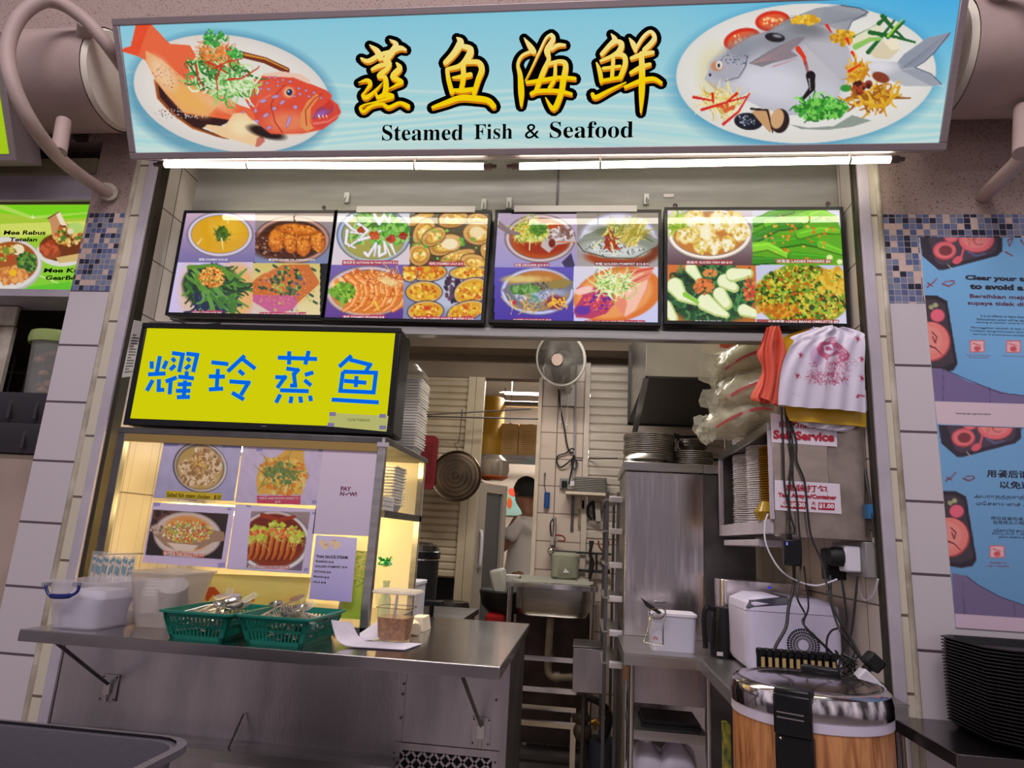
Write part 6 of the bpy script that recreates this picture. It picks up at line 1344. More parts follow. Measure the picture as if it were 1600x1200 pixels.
part('body', MB().lathe([(0,0),(.10,0),(.16,.03),(.185,.12),(.17,.22),(.10,.28),(0,.29)], (0,0,0), 28), mat('pearly_plastic', (150,140,130), .2, .5), t, local=True); part('base_band', MB().lathe([(.11,.0),(.165,.03),(.17,.045)], (0,0,0), 28), mat('orange_label',(190,90,30),.4), t, local=True)
a = at(772,690,6.2); solo('yellow_drum', MB().lathe([(0,0),(.13,0),(.13,.52),(.12,.54),(0,.54)], (a.x-.02,6.0,2.08), 24), mat('mustard_plastic', (176,134,20), .5), 'mustard yellow round drum on the high shelf in the doorway', 'drum')
solo('high_shelf', MB().box(-1.2,.3,5.85,6.3,2.05,2.08).box(-1.2,-1.16,5.85,5.89,2.08,2.99).box(.26,.3,5.85,5.89,2.08,2.99), steeld, 'high steel shelf hung from the ceiling in the back room', 'shelf')
card = mat('brown_cardboard', (186,150,96), .75, var=.1, vs=12, bump=.1, bs=50)
for i,(p0,p1) in enumerate((((785,650),(809,695)),((812,654),(846,698)))):
    a, c = at(*p0, 5.95), at(*p1, 5.95)
    t = thing('cardboard_box', ['left cardboard box on the high back room shelf','right cardboard box on the high back room shelf'][i], 'box', ((a.x+c.x)/2, 6.1, 2.08), 'cardboard boxes on the high shelf')
    part('carton', MB().box(a.x, c.x, 5.95, 6.25, 2.08, 2.08+.30), card, t, .003)
    part('tape', MB().box((a.x+c.x)/2-.02,(a.x+c.x)/2+.02,5.948,6.25,2.378,2.382), mat('clear_brown_tape',(160,120,70),.3), t)
    b = MB()
    for k in range(9): b.box(a.x+.03, a.x+.03+(c.x-a.x)*(.5+.03*(k % 3)), 5.948, 5.95, 2.15+k*.02, 2.153+k*.02)
    part('printed_marks', b, mat('brown_print', (110,76,40), .7), t)
bright = emis('back_tube_glow', (255,250,235), 5)
for i,(p0,p1,Y) in enumerate((((784,614),(900,620),6.4),((770,700),(900,704),7.2),((780,709),(900,713),7.0))):
    a, c = at(*p0,Y), at(*p1,Y); ftube(['upper tube glowing in the doorway','middle tube glowing behind the cardboard boxes','lowest tube glowing below the cardboard boxes'][i], a, Vector((a.x+1.1, Y, a.z)), (), .016, bright)
solo('roof_pipe', MB().frame((-1.6,6.0,at(800,632,6.0).z),(.8,6.0,at(800,632,6.0).z+.01),.03,n=12), steeld, 'dark pipe running above the cardboard boxes', 'pipe')
a, c = at(782,762,7.55), at(810,806,7.55)
def fpost(p): p.fill((110,170,180),(150,180,170)); p.T(780,760,1); p.ell(22,8,8,8,(196,70,50),soft=2); p.ell(16,26,4,9,(200,80,40),soft=2); p.ell(6,16,8,12,(120,170,90),soft=2); p.ell(34,14,8,10,(200,200,190),soft=2)
t = thing('food_poster', 'pale blue food poster on the back room wall by the man', 'poster', (a.x, 7.58, c.z)); art('picture', printart, t, (a.x-.05,7.585,a.z),(c.x+.35-a.x,0,0),(0,0,c.z-a.z), .008, fpost)
# ---------------------------------------------------------------- the man
def skin_body(name, chains, mt, parent, lv=2, root=0):
    """continuous surface grown over a skeleton; chains = lists of (point, radius) sharing end points"""
    vs, rs, es, idx = [], [], [], {}
    for ch_ in chains:
        prev = None
        for p, r in ch_:
            k = tuple(round(x, 4) for x in p)
            if k not in idx: idx[k] = len(vs); vs.append(p); rs.append(r)
            if prev is not None and prev != idx[k]: es.append((prev, idx[k]))
            prev = idx[k]
    me = bpy.data.meshes.new(name); me.from_pydata(vs, es, []); o = bpy.data.objects.new(name, me); COL.objects.link(o)
    o.modifiers.new('skin', 'SKIN'); sm = o.modifiers.new('sub', 'SUBSURF'); sm.levels = lv; sm.render_levels = lv
    for i, r in enumerate(rs):
        d = me.skin_vertices[0].data[i]; d.radius = r if hasattr(r, '__len__') else (r, r); d.use_root = (i == root)
    dg = bpy.context.evaluated_depsgraph_get(); me2 = bpy.data.meshes.new_from_object(o.evaluated_get(dg)); bpy.data.objects.remove(o)
    me2.name = name; me2.materials.clear(); me2.materials.append(mt); me2.shade_smooth()
    return put(name, me2, parent, local=True)
skinm = mat('man_skin', (156,112,88), .55, sub=.0); 
px_, py_ = at(825,830,6.2).x, 6.2
man = thing('person', 'man in a white T-shirt and black trousers reaching left, seen from behind', 'person', (px_+.0, py_, 0)); man.scale = (1.05,)*3
man.rotation_euler.z = 0
# local frame: faces -x (left) and slightly away (+y); z up; height 1.80
hipz, shz, hz_ = .95, 1.46, 1.72
fwd = Vector((-.85, .53, 0)).normalized(); side = Vector((fwd.y, -fwd.x, 0))   # side = his right... towards camera when negative y
sd = -side if side.y < 0 else side   # far side
nr = -sd                              # near side (towards the street)
def q(f, s_, z): return tuple(fwd*f+nr*s_+Vector((0,0,z)))
def hand(w_, d, curl=.3):
    """palm + five fingers growing from wrist point w_ along direction d"""
    w_ = Vector(w_); d = Vector(d).normalized(); up = Vector((0,0,1)); sdv = d.cross(up).normalized(); palm = w_+d*.05
    ch_ = [[(tuple(w_), (.022,.026)), (tuple(palm), (.02,.036))]]
    for i, (o_, L) in enumerate(((-.030,.060),(-.010,.070),(.010,.066),(.028,.052))):
        k0 = palm+sdv*o_+d*.035; k1 = k0+d*L*.5-up*L*curl*.3; k2 = k1+d*L*.35-up*L*curl; ch_.append([(tuple(palm), (.02,.036)), (tuple(k0), .0085), (tuple(k1), .008), (tuple(k2), .007)])
    th = w_+d*.02-sdv*.03; ch_.append([(tuple(w_), (.022,.026)), (tuple(th), .011), (tuple(th+d*.03-sdv*.018), .009), (tuple(th+d*.055-sdv*.02), .008)])
    return ch_
wr1, wr2 = q(.47, .16, 1.26), q(.50, -.10, 1.30)
chains = [[(q(0,0,hipz), (.15,.11)), (q(.0,0,1.12), (.135,.10)), (q(.0,0,1.30), (.15,.11)), (q(-.01,0,1.42), (.13,.09)), (q(.0,0,1.50), .06), (q(.03,0,1.56), .054), (q(.045,0,1.62), (.075,.068)), (q(.05,0,1.70), (.10,.078)), (q(.04,0,1.77), (.09,.072)), (q(.03,0,1.815), (.045,.04))],
 [(q(.045,0,1.62), (.075,.068)), (q(.115,0,1.615), (.035,.035))],
 [(q(-.01,0,1.42), (.13,.09)), (q(-.01,.17,1.43), .062), (q(.10,.22,1.20), .046), (q(.30,.20,1.20), .038), (wr1, .028)],
 [(q(-.01,0,1.42), (.13,.09)), (q(-.01,-.17,1.43), .062), (q(.10,-.22,1.20), .046), (q(.32,-.16,1.24), .038), (wr2, .028)],
 [(q(0,0,hipz), (.15,.11)), (q(0,.10,.88), .10), (q(.03,.11,.50), .068), (q(.0,.11,.10), .045), (q(.06,.11,.05), .04), (q(.15,.12,.035), .032)],
 [(q(0,0,hipz), (.15,.11)), (q(0,-.10,.88), .10), (q(.02,-.11,.50), .068), (q(-.02,-.11,.10), .045), (q(.05,-.11,.05), .04), (q(.14,-.12,.035), .032)]]
chains += hand(wr1, fwd) + hand(wr2, fwd)
skin_body('body', chains, skinm, man)
# face details on the side facing left
hc = Vector(q(.05,0,1.69))
part('nose', MB().loft([[hc+fwd*.085+nr*a_+Vector((0,0,z)) for a_, z in ((-.008,.02),(.008,.02),(.008,.015))], [hc+fwd*.112+nr*a_+Vector((0,0,z)) for a_, z in ((-.014,-.02),(.014,-.02),(.0,-.035))]]), skinm, man, local=True)
for s_ in (1, -1):
    part('eye', MB().sphere(hc+fwd*.088+nr*.03*s_+Vector((0,0,.012)), .011, 10, 8), mat('eye_dark', (40,30,28), .3), man, local=True)
    part('ear', MB().lathe([(.001,-.008),(.022,-.006),(.026,.004),(.012,.008)], hc-fwd*.0+nr*.083*s_+Vector((0,0,-.01)), 12, 'y', 1, 1), skinm, man, local=True)
part('mouth', MB().box(-.02,.02,-.004,.004,-.003,.003), mat('lip', (110,60,55), .5), man, local=True).location = hc+fwd*.092+Vector((0,0,-.058))
hair = MB(); n, m_ = 24, 14; vs = []
for j in range(m_+1):
    th = math.pi*.62*j/m_
    for i in range(n):
        ph = 2*math.pi*i/n; rr_ = 1.0+.03*math.sin(9*ph+j*2)
        dirf, dirs = math.cos(ph), math.sin(ph); lim = 1 if dirf < .3 else 1-.42*(dirf-.3)/.7
        tt = th*lim; vs.append(hc+Vector((0,0,.015))+fwd*(.122*math.sin(tt)*dirf*rr_-.008)+nr*(.102*math.sin(tt)*dirs*rr_)+Vector((0,0,.134*math.cos(tt)*rr_)))
hair.add(vs, [(j*n+i, j*n+(i+1)%n, (j+1)*n+(i+1)%n, (j+1)*n+i) for j in range(m_) for i in range(n)])
part('hair', hair, mat('short_black_hair', (24,20,20), .6, bump=.5, bs=200), man, local=True)
sh_ch = [[(q(0,0,.90), (.225,.175)), (q(0,0,.98), (.215,.165)), (q(.0,0,1.12), (.195,.15)), (q(.0,0,1.32), (.175,.13)), (q(-.01,0,1.42), (.15,.105)), (q(-.005,0,1.48), (.085,.07))],
 [(q(-.01,0,1.42), (.15,.105)), (q(-.01,.18,1.43), .085), (q(.06,.23,1.27), .075)], [(q(-.01,0,1.42), (.15,.105)), (q(-.01,-.18,1.43), .085), (q(.06,-.23,1.27), .075)]]
skin_body('white_t_shirt', sh_ch, mat('white_cotton', (238,236,236), .85, bump=.3, bs=12), man)
tr = [[(q(0,0,1.04), (.19,.14)), (q(0,0,.95), (.20,.155)), (q(0,.10,.84), .135), (q(.03,.11,.50), .085), (q(.0,.11,.12), .07)], [(q(0,0,.95), (.20,.155)), (q(0,-.10,.84), .135), (q(.02,-.11,.50), .085), (q(-.02,-.11,.12), .07)]]
skin_body('black_trousers', tr, mat('black_cloth', (26,24,26), .8), man)
for s_ in (1,-1):
    a_ = Vector(q(.05,.11*s_,.0)); part('shoe', MB().loft([[a_+fwd*f+nr*s2+Vector((0,0,z)) for f, s2 in ((-.1,-.045),(.17,-.045),(.2,0),(.17,.045),(-.1,.045))] for z in (0,.03)]+[[a_+fwd*f*.8+nr*s2*.8+Vector((0,0,.085)) for f, s2 in ((-.1,-.045),(.06,-.045),(.09,0),(.06,.045),(-.1,.045))]]), blackm, man, local=True)
# ================================================================ tiled pier: fan, cord, socket, tools
fy = 4.55; fc = at(876,561,fy); R_ = (at(918,561,fy).x-at(836,561,fy).x)/2
t = thing('wall_fan', 'grey round wall fan tilted down on the tiled pier', 'fan', (fc.x, 4.7, fc.z-R_))
fax = Vector((-.45,-1,-.38)).normalized(); fu = Vector((0,0,1)).cross(fax).normalized(); fv = fax.cross(fu)
C0 = Vector((fc.x, fy, fc.z))
def fp(r, a_, h): return C0+fu*r*math.cos(a_)+fv*r*math.sin(a_)+fax*h
fang = mat('fan_grey_wire', (92,88,84), .45, .2); fanw = mat('fan_white_plastic', (196,190,184), .4)
b = MB().tube([fp(R_,k*math.pi/24,0) for k in range(48)], .011, 8, closed=True); part('rim', b, fanw, t)
b = MB()
for k in range(110):
    a_ = k*2*math.pi/110; b.tube([fp(.05,a_,.05),fp(R_*.5,a_,.048),fp(R_*.85,a_,.03),fp(R_,a_,0)], .0019, 4)
    b.tube([fp(.05,a_,-.08),fp(R_*.6,a_,-.07),fp(R_,a_,0)], .0019, 4)
for r_, h_ in ((R_*.5,.048),(R_*.8,.035)): b.tube([fp(r_,k*math.pi/24,h_) for k in range(48)], .0015, 4, closed=True)
part('guard', b, fang, t)
b = MB(); 
for k in range(3):
    vs = []; 
    for i in range(6):
        rr_ = .03+(R_*.88-.03)*i/5
        for s_, tw in ((-1,.02),(1,-.02)): a_ = k*2.094+s_*(.15+.42*math.sin(math.pi*min(1,i/4.2)))+.2*i/5; vs.append(fp(rr_, a_, -.015+tw))
    b.add(vs, [(2*i,2*i+1,2*i+3,2*i+2) for i in range(5)])
part('blades', b, mat('smoky_blade', (110,106,104), .3, alpha=.6), t)
part('hub', MB().cyl(fp(0,0,.045), fp(0,0,.062), .042, n=24), mat('fan_badge', (200,176,166), .4), t); part('motor', MB().cyl(fp(0,0,-.03), fp(0,0,-.14), .06, .05, n=20), fanw, t)
part('bracket', MB().tube([fp(0,0,-.12), (fc.x+.05,4.82,fc.z-.12), (fc.x+.05,4.95,fc.z-.16)], .022, 10).box(fc.x+.0,fc.x+.1,4.925,4.949,fc.z-.26,fc.z-.1), fanw, t)
b0 = at(882,603,4.93); part('switch_box', MB().box(b0.x-.05,b0.x+.06,4.88,4.949,b0.z-.03,b0.z+.03), fanw, t, .006)
for dx, L in ((-.02,.25),(.03,.27)): part('pull_cord', MB().frame((b0.x+dx,4.90,b0.z-.03),(b0.x+dx,4.90,b0.z-.03-L),.002,n=6).sphere((b0.x+dx,4.90,b0.z-.04-L),.009,8,6), white, t)
cordm = mat('black_cable', (28,26,26), .5)
def cable(label, pts, r=.004, mt=None, name='power_cable', n=6, grp=None):
    return solo(name, MB().tube(smoothpath([Vector(p) for p in pts], n), r, 6), mt or cordm, label, 'cable', grp)
WB = 4.93
cable('thin black fan cord looped in a knot on the tiled pier', pp([(872,600,WB),(876,640,WB),(882,670,WB),(886,695,WB),(892,708,WB),(898,704,WB),(893,701,WB-.01),(884,708,WB),(872,712,WB),(870,722,WB),(876,730,WB),(886,724,WB-.02),(896,716,WB),(902,724,WB),(898,734,WB-.01),(893,722,WB),(898,712,WB-.02),(892,740,WB),(889,756,WB)]), .006)
cable('thin black cable running right from the cord knot to the shutter', pp([(898,715,WB),(930,717,4.9),(965,716,4.6)]), .004)
solo('conduit', MB().frame((at(899,600,WB).x,4.93,at(899,560,WB).z),(at(897,740,WB).x,4.93,at(896,748,WB).z),.008,n=8), mat('grey_conduit', (150,150,160), .5), 'grey conduit pipe running down the tiled pier', 'conduit')
a = at(888,756,4.94); t = thing('wall_socket', 'grey double socket with a black plug on the tiled pier', 'socket', (a.x, 4.94, a.z-.04))
part('plate', MB().box(a.x-.062,a.x+.062,4.93,4.949,a.z-.04,a.z+.04), mat('grey_socket',(140,136,136),.4), t, .003); part('plug', MB().box(a.x-.048,a.x-.008,4.90,4.93,a.z-.03,a.z+.02), black, t, .006); part('switch', MB().box(a.x+.015,a.x+.045,4.922,4.93,a.z-.015,a.z+.02), white, t)
a0, a1 = at(884,769,4.9), at(975,774,4.9)
t = thing('wall_shelf', 'narrow white wall shelf on a steel bracket over the sink', 'shelf', ((a0.x+a1.x)/2, 4.9, a0.z-.02))
part('board', MB().box(a0.x, .14, 4.80, 4.949, a0.z-.02, a0.z), mat('cream_board',(214,200,180),.5), t, .002); part('bracket', MB().box(at(894,800,4.9).x-.01,at(894,800,4.9).x+.012,4.94,4.949,at(894,830,4.94).z,a0.z-.02).box(at(894,800,4.9).x-.01,at(894,800,4.9).x+.012,4.82,4.94,a0.z-.03,a0.z-.02), steeld, t)
a = at(854,770,4.93); t = thing('utility_tool', 'blue plastic handled tool hanging left on the pier tiles', 'tool', (a.x, 4.93, a.z-.05))
p0, p1 = at(853,769,4.93), at(854,794,4.93)
part('handle', MB().rbox(p1.x-.020,p1.x+.020,4.915,4.945,p1.z,p0.z,.012), mat('cobalt_plastic',(20,70,140),.4), t, .004); part('loop', MB().tube(smoothpath([(p0.x,4.93,p0.z),(p0.x-.015,4.93,p0.z+.06),(p0.x-.01,4.93,p0.z+.14),(p0.x-.02,4.93,p0.z+.12)]), .003, 6), steeld, t)
t = thing('grater', 'flat steel grater hanging under the wall shelf', 'grater', (at(909,800,4.93).x,4.93,at(909,823,4.93).z)); g0_, g1_ = at(904,781,4.93), at(915,824,4.93)
part('blade', MB().box(g0_.x,g1_.x,4.925,4.932,g1_.z,g0_.z-.06), mat('perforated_tan_metal',(150,136,110),.4,.6), t); part('handle', MB().box((g0_.x+g1_.x)/2-.018,(g0_.x+g1_.x)/2+.018,4.92,4.935,g0_.z-.065,g0_.z), cream, t, .003)
t = thing('scrub_brush', 'black scrubbing brush with white bristles under the shelf', 'brush', (at(929,800,4.9).x,4.9,at(929,812,4.9).z)); b0_, b1_ = at(927,783,4.9), at(929,812,4.9)
part('handle', MB().tube(smoothpath([b0_,b0_+Vector((-.035,0,-.04)),b0_+Vector((-.035,0,-.10)),b1_+Vector((-.02,0,0))]), .011, 8).tube([b0_, b1_], .012, 8), black, t); part('bristles', MB().obox(((b0_.x+b1_.x)/2+.028,4.9,(b0_.z+b1_.z)/2-.01), .035, .03, .13, Matrix.Rotation(-.1,3,'Y')), mat('bristle_white',(190,186,180),.9,bump=1,bs=200), t)
# spray tap
f0 = [(866,809,4.9),(867,822,4.9),(865,840,4.9),(864,852,4.9),(860,861,4.88)]
t = thing('kitchen_tap', 'chrome spray tap with a coiled arm on the pier tiles', 'tap', (at(862,861,4.9).x,4.9,at(862,861,4.9).z))
part('riser', MB().tube(pp(f0), [.016,.012,.014,.02,.022], 10), chrome, t); part('base', MB().sphere(at(861,861,4.88),.03,12,8).frame(at(861,861,4.88),at(862,861,4.95),.018,n=10), chrome, t)
part('lever', MB().tube(smoothpath(pp([(868,836,4.88),(880,838,4.86),(882,845,4.85),(872,844,4.86)])), .006, 6), mat('red_rubber',(130,40,34),.5), t); part('hose', MB().tube(smoothpath(pp([(866,809,4.9),(860,818,4.87),(861,838,4.88)])), .006, 6), cordm, t)
WR = 4.88
rk = at(880,862,WR); solo('tool_rail', MB().frame(at(862,861,WR+.02), at(955,866,WR+.02), .008, n=8).frame(at(904,891,WR+.02), at(950,893,WR+.02), .009, n=8).frame(at(932,864,WR+.02), at(932,892,WR+.02), .007, n=8).sphere(at(949,893,WR+.02),.02,10,8), blackm, 'black rail with hooks holding tools above the sink', 'rail')
def tongs(label, pts, r, mt, name): return solo(name, MB().tube(pts, r, 6), mt, label, name.replace('_',' '))
t = thing('pliers', 'red-handled pliers hanging open on the rail', 'pliers', (at(944,860,WR).x,WR,at(944,884,WR).z))
for s_ in (-1,1): part('handle', MB().tube(smoothpath(pp([(943+s_*8,845,WR),(943+s_*7,853,WR),(943+s_*1,862,WR)])), .007, 6), mat('dull_red_grip',(120,50,44),.5), t); part('jaw', MB().tube(smoothpath(pp([(943+s_*1,862,WR),(943-s_*4,875,WR),(943-s_*3,886,WR)])), .005, 6), steeld, t)
solo('tongs', MB().tube(smoothpath(pp([(926,845,WR),(922,865,WR),(926,880,WR),(921,905,WR)])), [.012]*19, 6).tube(smoothpath(pp([(922,845,WR),(923,870,WR),(921,900,WR)])), .009, 6), blackm, 'black tongs hanging on the rail above the sink', 'tongs')
t = thing('plastic_canister', 'cloudy green plastic canister on the tap rail above the sink', 'canister', (at(883,880,4.75).x,4.75,at(883,906,4.75).z))
c0 = at(883,884,4.78); cw = (at(904,884,4.78).x-at(862,884,4.78).x)/2; cz0, cz1 = at(883,908,4.78).z, at(883,863,4.78).z
part('bottle', MB().loft([ring(c0.x-cw*.8,c0.x+cw*.8,4.70,4.86,cz0,.05), ring(c0.x-cw,c0.x+cw,4.68,4.87,cz0+.03,.05), ring(c0.x-cw,c0.x+cw,4.68,4.87,cz1-.02,.05), ring(c0.x-cw*.8,c0.x+cw*.8,4.70,4.86,cz1,.05)]), mat('cloudy_green_plastic',(156,158,138),.35,alpha=.9), t)
ca, cb_, cc = at(883,888,4.675), at(880,895,4.675), at(890,895,4.675); part('triangle_label', MB().prism([ca,cb_,cc],(0,-.002,0)), white, t)
# ================================================================ sink
sy0, sy1 = 4.42, 4.86
A, B = at(790,908,sy0), at(935,918,sy0); rz0 = .5*(A.z+B.z)
t = thing('sink', 'stainless steel sink on tubular legs with a draining rack', 'sink', ((A.x+B.x)/2, 4.65, 0))
SX0, SX1 = A.x, B.x
part('rim', MB().loft([ring(SX0,SX1,sy0,sy1,rz0-.03,.01), ring(SX0,SX1,sy0,sy1,rz0,.01), ring(SX0+.03,SX1-.03,sy0+.03,sy1-.03,rz0,.04), ring(SX0+.035,SX1-.035,sy0+.035,sy1-.035,rz0-.03,.04)], cap=False), chrome, t)
zb_ = at(860,968,sy0).z
part('basin', MB().loft([ring(SX0+.06,SX1-.05,sy0+.04,sy1-.05,rz0-.004,.05,6), ring(SX0+.06,SX1-.05,sy0+.04,sy1-.05,zb_+.05,.07,6), ring(SX0+.085,SX1-.075,sy0+.065,sy1-.075,zb_+.01,.07,6), ring(SX0+.13,SX1-.12,sy0+.1,sy1-.12,zb_,.05,6)]), steel, t)
for x in (SX0+.03, SX1-.035):
    for y in (sy0+.03, sy1-.03): part('leg', MB().frame((x,y,0),(x,y,rz0-.03),.017,n=12), chrome, t)
part('drain_rack', MB().box(SX0+.06,SX1-.06,sy0+.30,sy0+.34,rz0+.005,rz0+.03).box(SX0+.1,SX1-.03,sy0+.22,sy0+.25,rz0+.0,rz0+.02).box(SX0+.04,SX1-.05,sy0+.14,sy0+.16,rz0,rz0+.012), mat('green_tinted_strip',(186,184,172),.3), t)
for i,y in enumerate((1032-6,1078-2,1108)): pass
for z_ in (at(840,1022,4.5).z, at(840,1070,4.5).z): part('cross_rail', MB().box(SX0+.03,SX1-.1,sy0+.02,sy0+.045,z_-.03,z_), chrome, t)
pipe = mat('old_white_pipe', (176,160,140), .5, var=.3, vs=12)
py0 = 4.66
solo('drain_pipe', MB().tube(smoothpath(pp([(860,966,py0),(858,1000,py0),(856,1042,py0)])+pp([(860,1055,py0),(872,1058,py0),(900,1058,py0)]),4), .026, 12).frame(at(858,1022,py0), at(857,1034,py0), .032, n=12).frame(at(866,1057,py0), at(874,1058,py0), .033, n=12), pipe, 'off-white drain pipe bending under the sink', 'pipe')
t = thing('plastic_food_tub', 'tilted pale grey plastic tub left of the sink', 'tub', (at(782,905,4.75).x,4.75,at(782,950,4.75).z))
a_, b_ = at(770,895,4.7), at(788,925,4.7); part('body', MB().obox(at(781,912,4.7), .10, .15, .20, Matrix.Rotation(-.25,3,'Y')), mat('pale_grey_plastic',(170,166,160),.45), t, .02)
part('second_tub', MB().rbox(at(790,905,4.8).x,at(822,905,4.8).x,4.72,4.9,at(800,925,4.8).z,at(800,898,4.8).z,.03), MATS['pale_grey_plastic'], t, .004)
solo('red_crate', MB().loft([ring(at(760,975,4.7).x,at(790,975,4.7).x,4.6,4.9,0,.02), ring(at(760,975,4.7).x,at(790,975,4.7).x,4.6,4.9,at(780,962,4.7).z,.02), ring(at(765,975,4.7).x,at(786,975,4.7).x,4.65,4.85,at(780,955,4.7).z,.02)]), mat('bright_red_plastic',(150,24,24),.4), 'red plastic crate standing left of the sink', 'crate')
solo('black_pot', MB().lathe([(0,0),(.10,0),(.15,.05),(.17,.14),(.16,.15),(0,.13)], (at(786,945,4.75).x,4.75,at(786,957,4.75).z), 24), blackm, 'black pot on the red crate beside the sink', 'pot')
solo('splash_sheet', MB().box(SX0-.02,SX1-.04,4.90,4.915,.02,rz0-.16), mat('dull_brown_steel', (96,82,76), .45, .6, var=.4, vs=5), 'dull brown steel sheet against the wall under the sink', 'panel')
# low racks under the sink and small steel box on a stand
for i,(y_,Y) in enumerate(((1100,4.45),(1125,4.30))):
    a_, b_ = at(822,y_,Y), at(900,y_+6,Y)
    solo('floor_rack', MB().box(a_.x-.25,b_.x,Y,Y+.03,a_.z-.03,a_.z).box(a_.x-.25,a_.x-.22,Y,Y+.03,0,a_.z-.03).box(b_.x-.03,b_.x,Y,Y+.03,0,a_.z-.03), chrome, ['rear low steel rail near the floor under the sink','front low steel rail near the floor under the sink'][i], 'rail')
bxY = 3.85; a_, b_ = at(896,1010,bxY), at(943,1082,bxY)
t = thing('steel_box', 'small plain steel box on a thin stand right of the counter', 'box', ((a_.x+b_.x)/2, bxY+.12, 0))
part('body', MB().box(a_.x,b_.x,bxY,bxY+.28,at(920,1083,bxY).z,a_.z-.006), panelst, t, .003); part('lid', MB().box(a_.x-.003,b_.x+.003,bxY-.003,bxY+.283,a_.z-.006,a_.z+.004), steeld, t, .002)
part('leg', MB().frame(((a_.x+b_.x)/2-.02,bxY+.1,0),((a_.x+b_.x)/2-.02,bxY+.1,at(920,1083,bxY).z),.012,n=10), steeld, t)
# gas valve cluster
t = thing('gas_valve', 'grimy gas regulator with a brass tap on the kitchen floor', 'valve', (at(910,1150,4.0).x,4.0,0))
b = MB().sphere(at(910,1143,4.0),.052,14,10).frame(at(912,1120,4.0),at(912,1185,4.0),.02,n=10).sphere(at(910,1122,4.0),.04,12,8).frame(at(912,1185,4.0),(at(912,1185,4.0).x,4.0,0),.016,n=10); part('body', b, mat('grimy_metal',(90,82,70),.5,.7,var=.5,vs=15), t)
part('tap', MB().tube(pp([(924,1128,3.98),(930,1125,3.98),(936,1131,3.98)]),.012,8).frame(at(930,1127,3.98),at(930,1140,3.98),.01,n=8), mat('tarnished_brass',(150,110,50),.4,1), t)
solo('gas_hose', MB().tube(smoothpath(pp([(945,1150,4.1),(952,1120,4.1),(940,1100,4.15),(925,1092,4.3),(905,1085,4.4)])), .022, 8), cordm, 'thick black hose rising behind the gas regulator', 'hose')
solo('blue_bucket', MB().lathe([(0,0),(.075,0),(.09,.30),(.085,.30),(0,.28)], (at(940,1175,4.05).x,4.05,0), 22), mat('navy_bucket',(36,42,58),.5), 'dark navy bucket on the floor behind the gas regulator', 'bucket')
# ================================================================ tall steel cabinet and the steel plates on it
TYf = 3.46; TX0, TX1, TZ = at(976,850,TYf).x, .84, at(1000,722,TYf).z; TXm = at(1100,800,TYf).x
mir = mat('glossy_steel_door', (226,217,218), .17, 1, var=.12, vs=2, bump=1, bs=3.2, stretch=(1,1,.12))
t = thing('steel_cabinet', 'tall polished stainless steel cabinet in the middle of the kitchen', 'cabinet', (.49, 3.6, 0))
part('body', MB().box(TX0, TX1, TYf+.012, 4.06, .08, TZ-.045), steel, t, .004)
part('door', MB().box(TX0+.003, TXm-.004, TYf, TYf+.012, .10, TZ-.05), mir, t, .002)
part('dark_reflection', MB().box(TXm, TX1-.003, TYf, TYf+.012, .10, TZ-.05), steeld, t, .002)  # right part of the front, darker steel painted in for its dark reflection
part('top_edge', MB().box(TX0-.012, TXm-.004, TYf-.014, 4.07, TZ-.045, TZ).box(TXm-.002, TX1+.01, TYf-.014, 4.07, TZ-.045, TZ), steel, t, .003)
for x in (TX0+.03, TX1-.03): part('foot', MB().box(x-.02,x+.02,TYf+.03,TYf+.07,0,.08), steeld, t)
pl = MB(); pl.lathe([(.001,.0),(.085,.0),(.115,.010),(.137,.014),(.1405,.0150),(.1405,.0205),(.137,.021),(.112,.0165),(.084,.004),(.001,.003)], (0,0,0), 44, 'z', 1, 1)
plm = pl.mesh('steel_plate', mat('mirror_plate', (200,195,188), .34, 1, var=.2, vs=20))
stack(plm, 'steel_plate', 'oval-rimmed steel plate in the tall stack on the steel cabinet', 'plate', 'steel plates in the tall stack on the cabinet', (at(1014,700,3.75).x,3.75,TZ), 17, .0102, .004, seed=2)
stack(plm, 'steel_plate', 'steel plate in the shorter stack at the right on the steel cabinet', 'plate', 'steel plates in the right stack on the cabinet', (at(1082,700,3.75).x,3.75,TZ), 9, .0102, .003, sc=.80, seed=3)
bwl = MB().lathe([(.001,.0),(.05,.0),(.068,.02),(.082,.028),(.084,.030),(.081,.031),(.064,.022),(.001,.004)], (0,0,0), 36).mesh('steel_bowl', MATS['mirror_plate'])
stack(bwl, 'steel_bowl', 'small steel bowl piled on the shorter plate stack', 'bowl', 'steel bowls on the shorter plate stack', (at(1082,700,3.75).x,3.75,TZ+.096), 5, .0085, .002, seed=6)
pl2 = MB().lathe([(.001,.03),(.08,.028),(.10,.018),(.118,.002),(.121,0),(.118,.0035),(.1,.021),(.08,.031),(.001,.033)], (0,0,0), 40, 'z', 1.0, .55).mesh('oval_dish', MATS['mirror_plate'])
stack(pl2, 'oval_dish', 'upturned oval steel dish in front of the tall plate stack', 'dish', 'upturned oval steel dishes on the cabinet', (at(1010,715,3.55).x,3.56,TZ), 4, .008, .003, seed=7)
# black wire rack behind
t = thing('wire_rack', 'dark metal rack frame standing behind the right plate stack', 'rack', (.70,4.03,TZ)); b = MB()
for x in (.54,.86): b.frame((x,4.03,TZ),(x,4.03,2.02),.009,n=8)
for z in (1.86,2.0): b.frame((.50,4.03,z),(.86,4.03,z+.02),.008,n=8)
b.frame((.46,4.03,1.93),(.53,4.03,2.02),.012,n=8); part('frame', b, blackm, t)
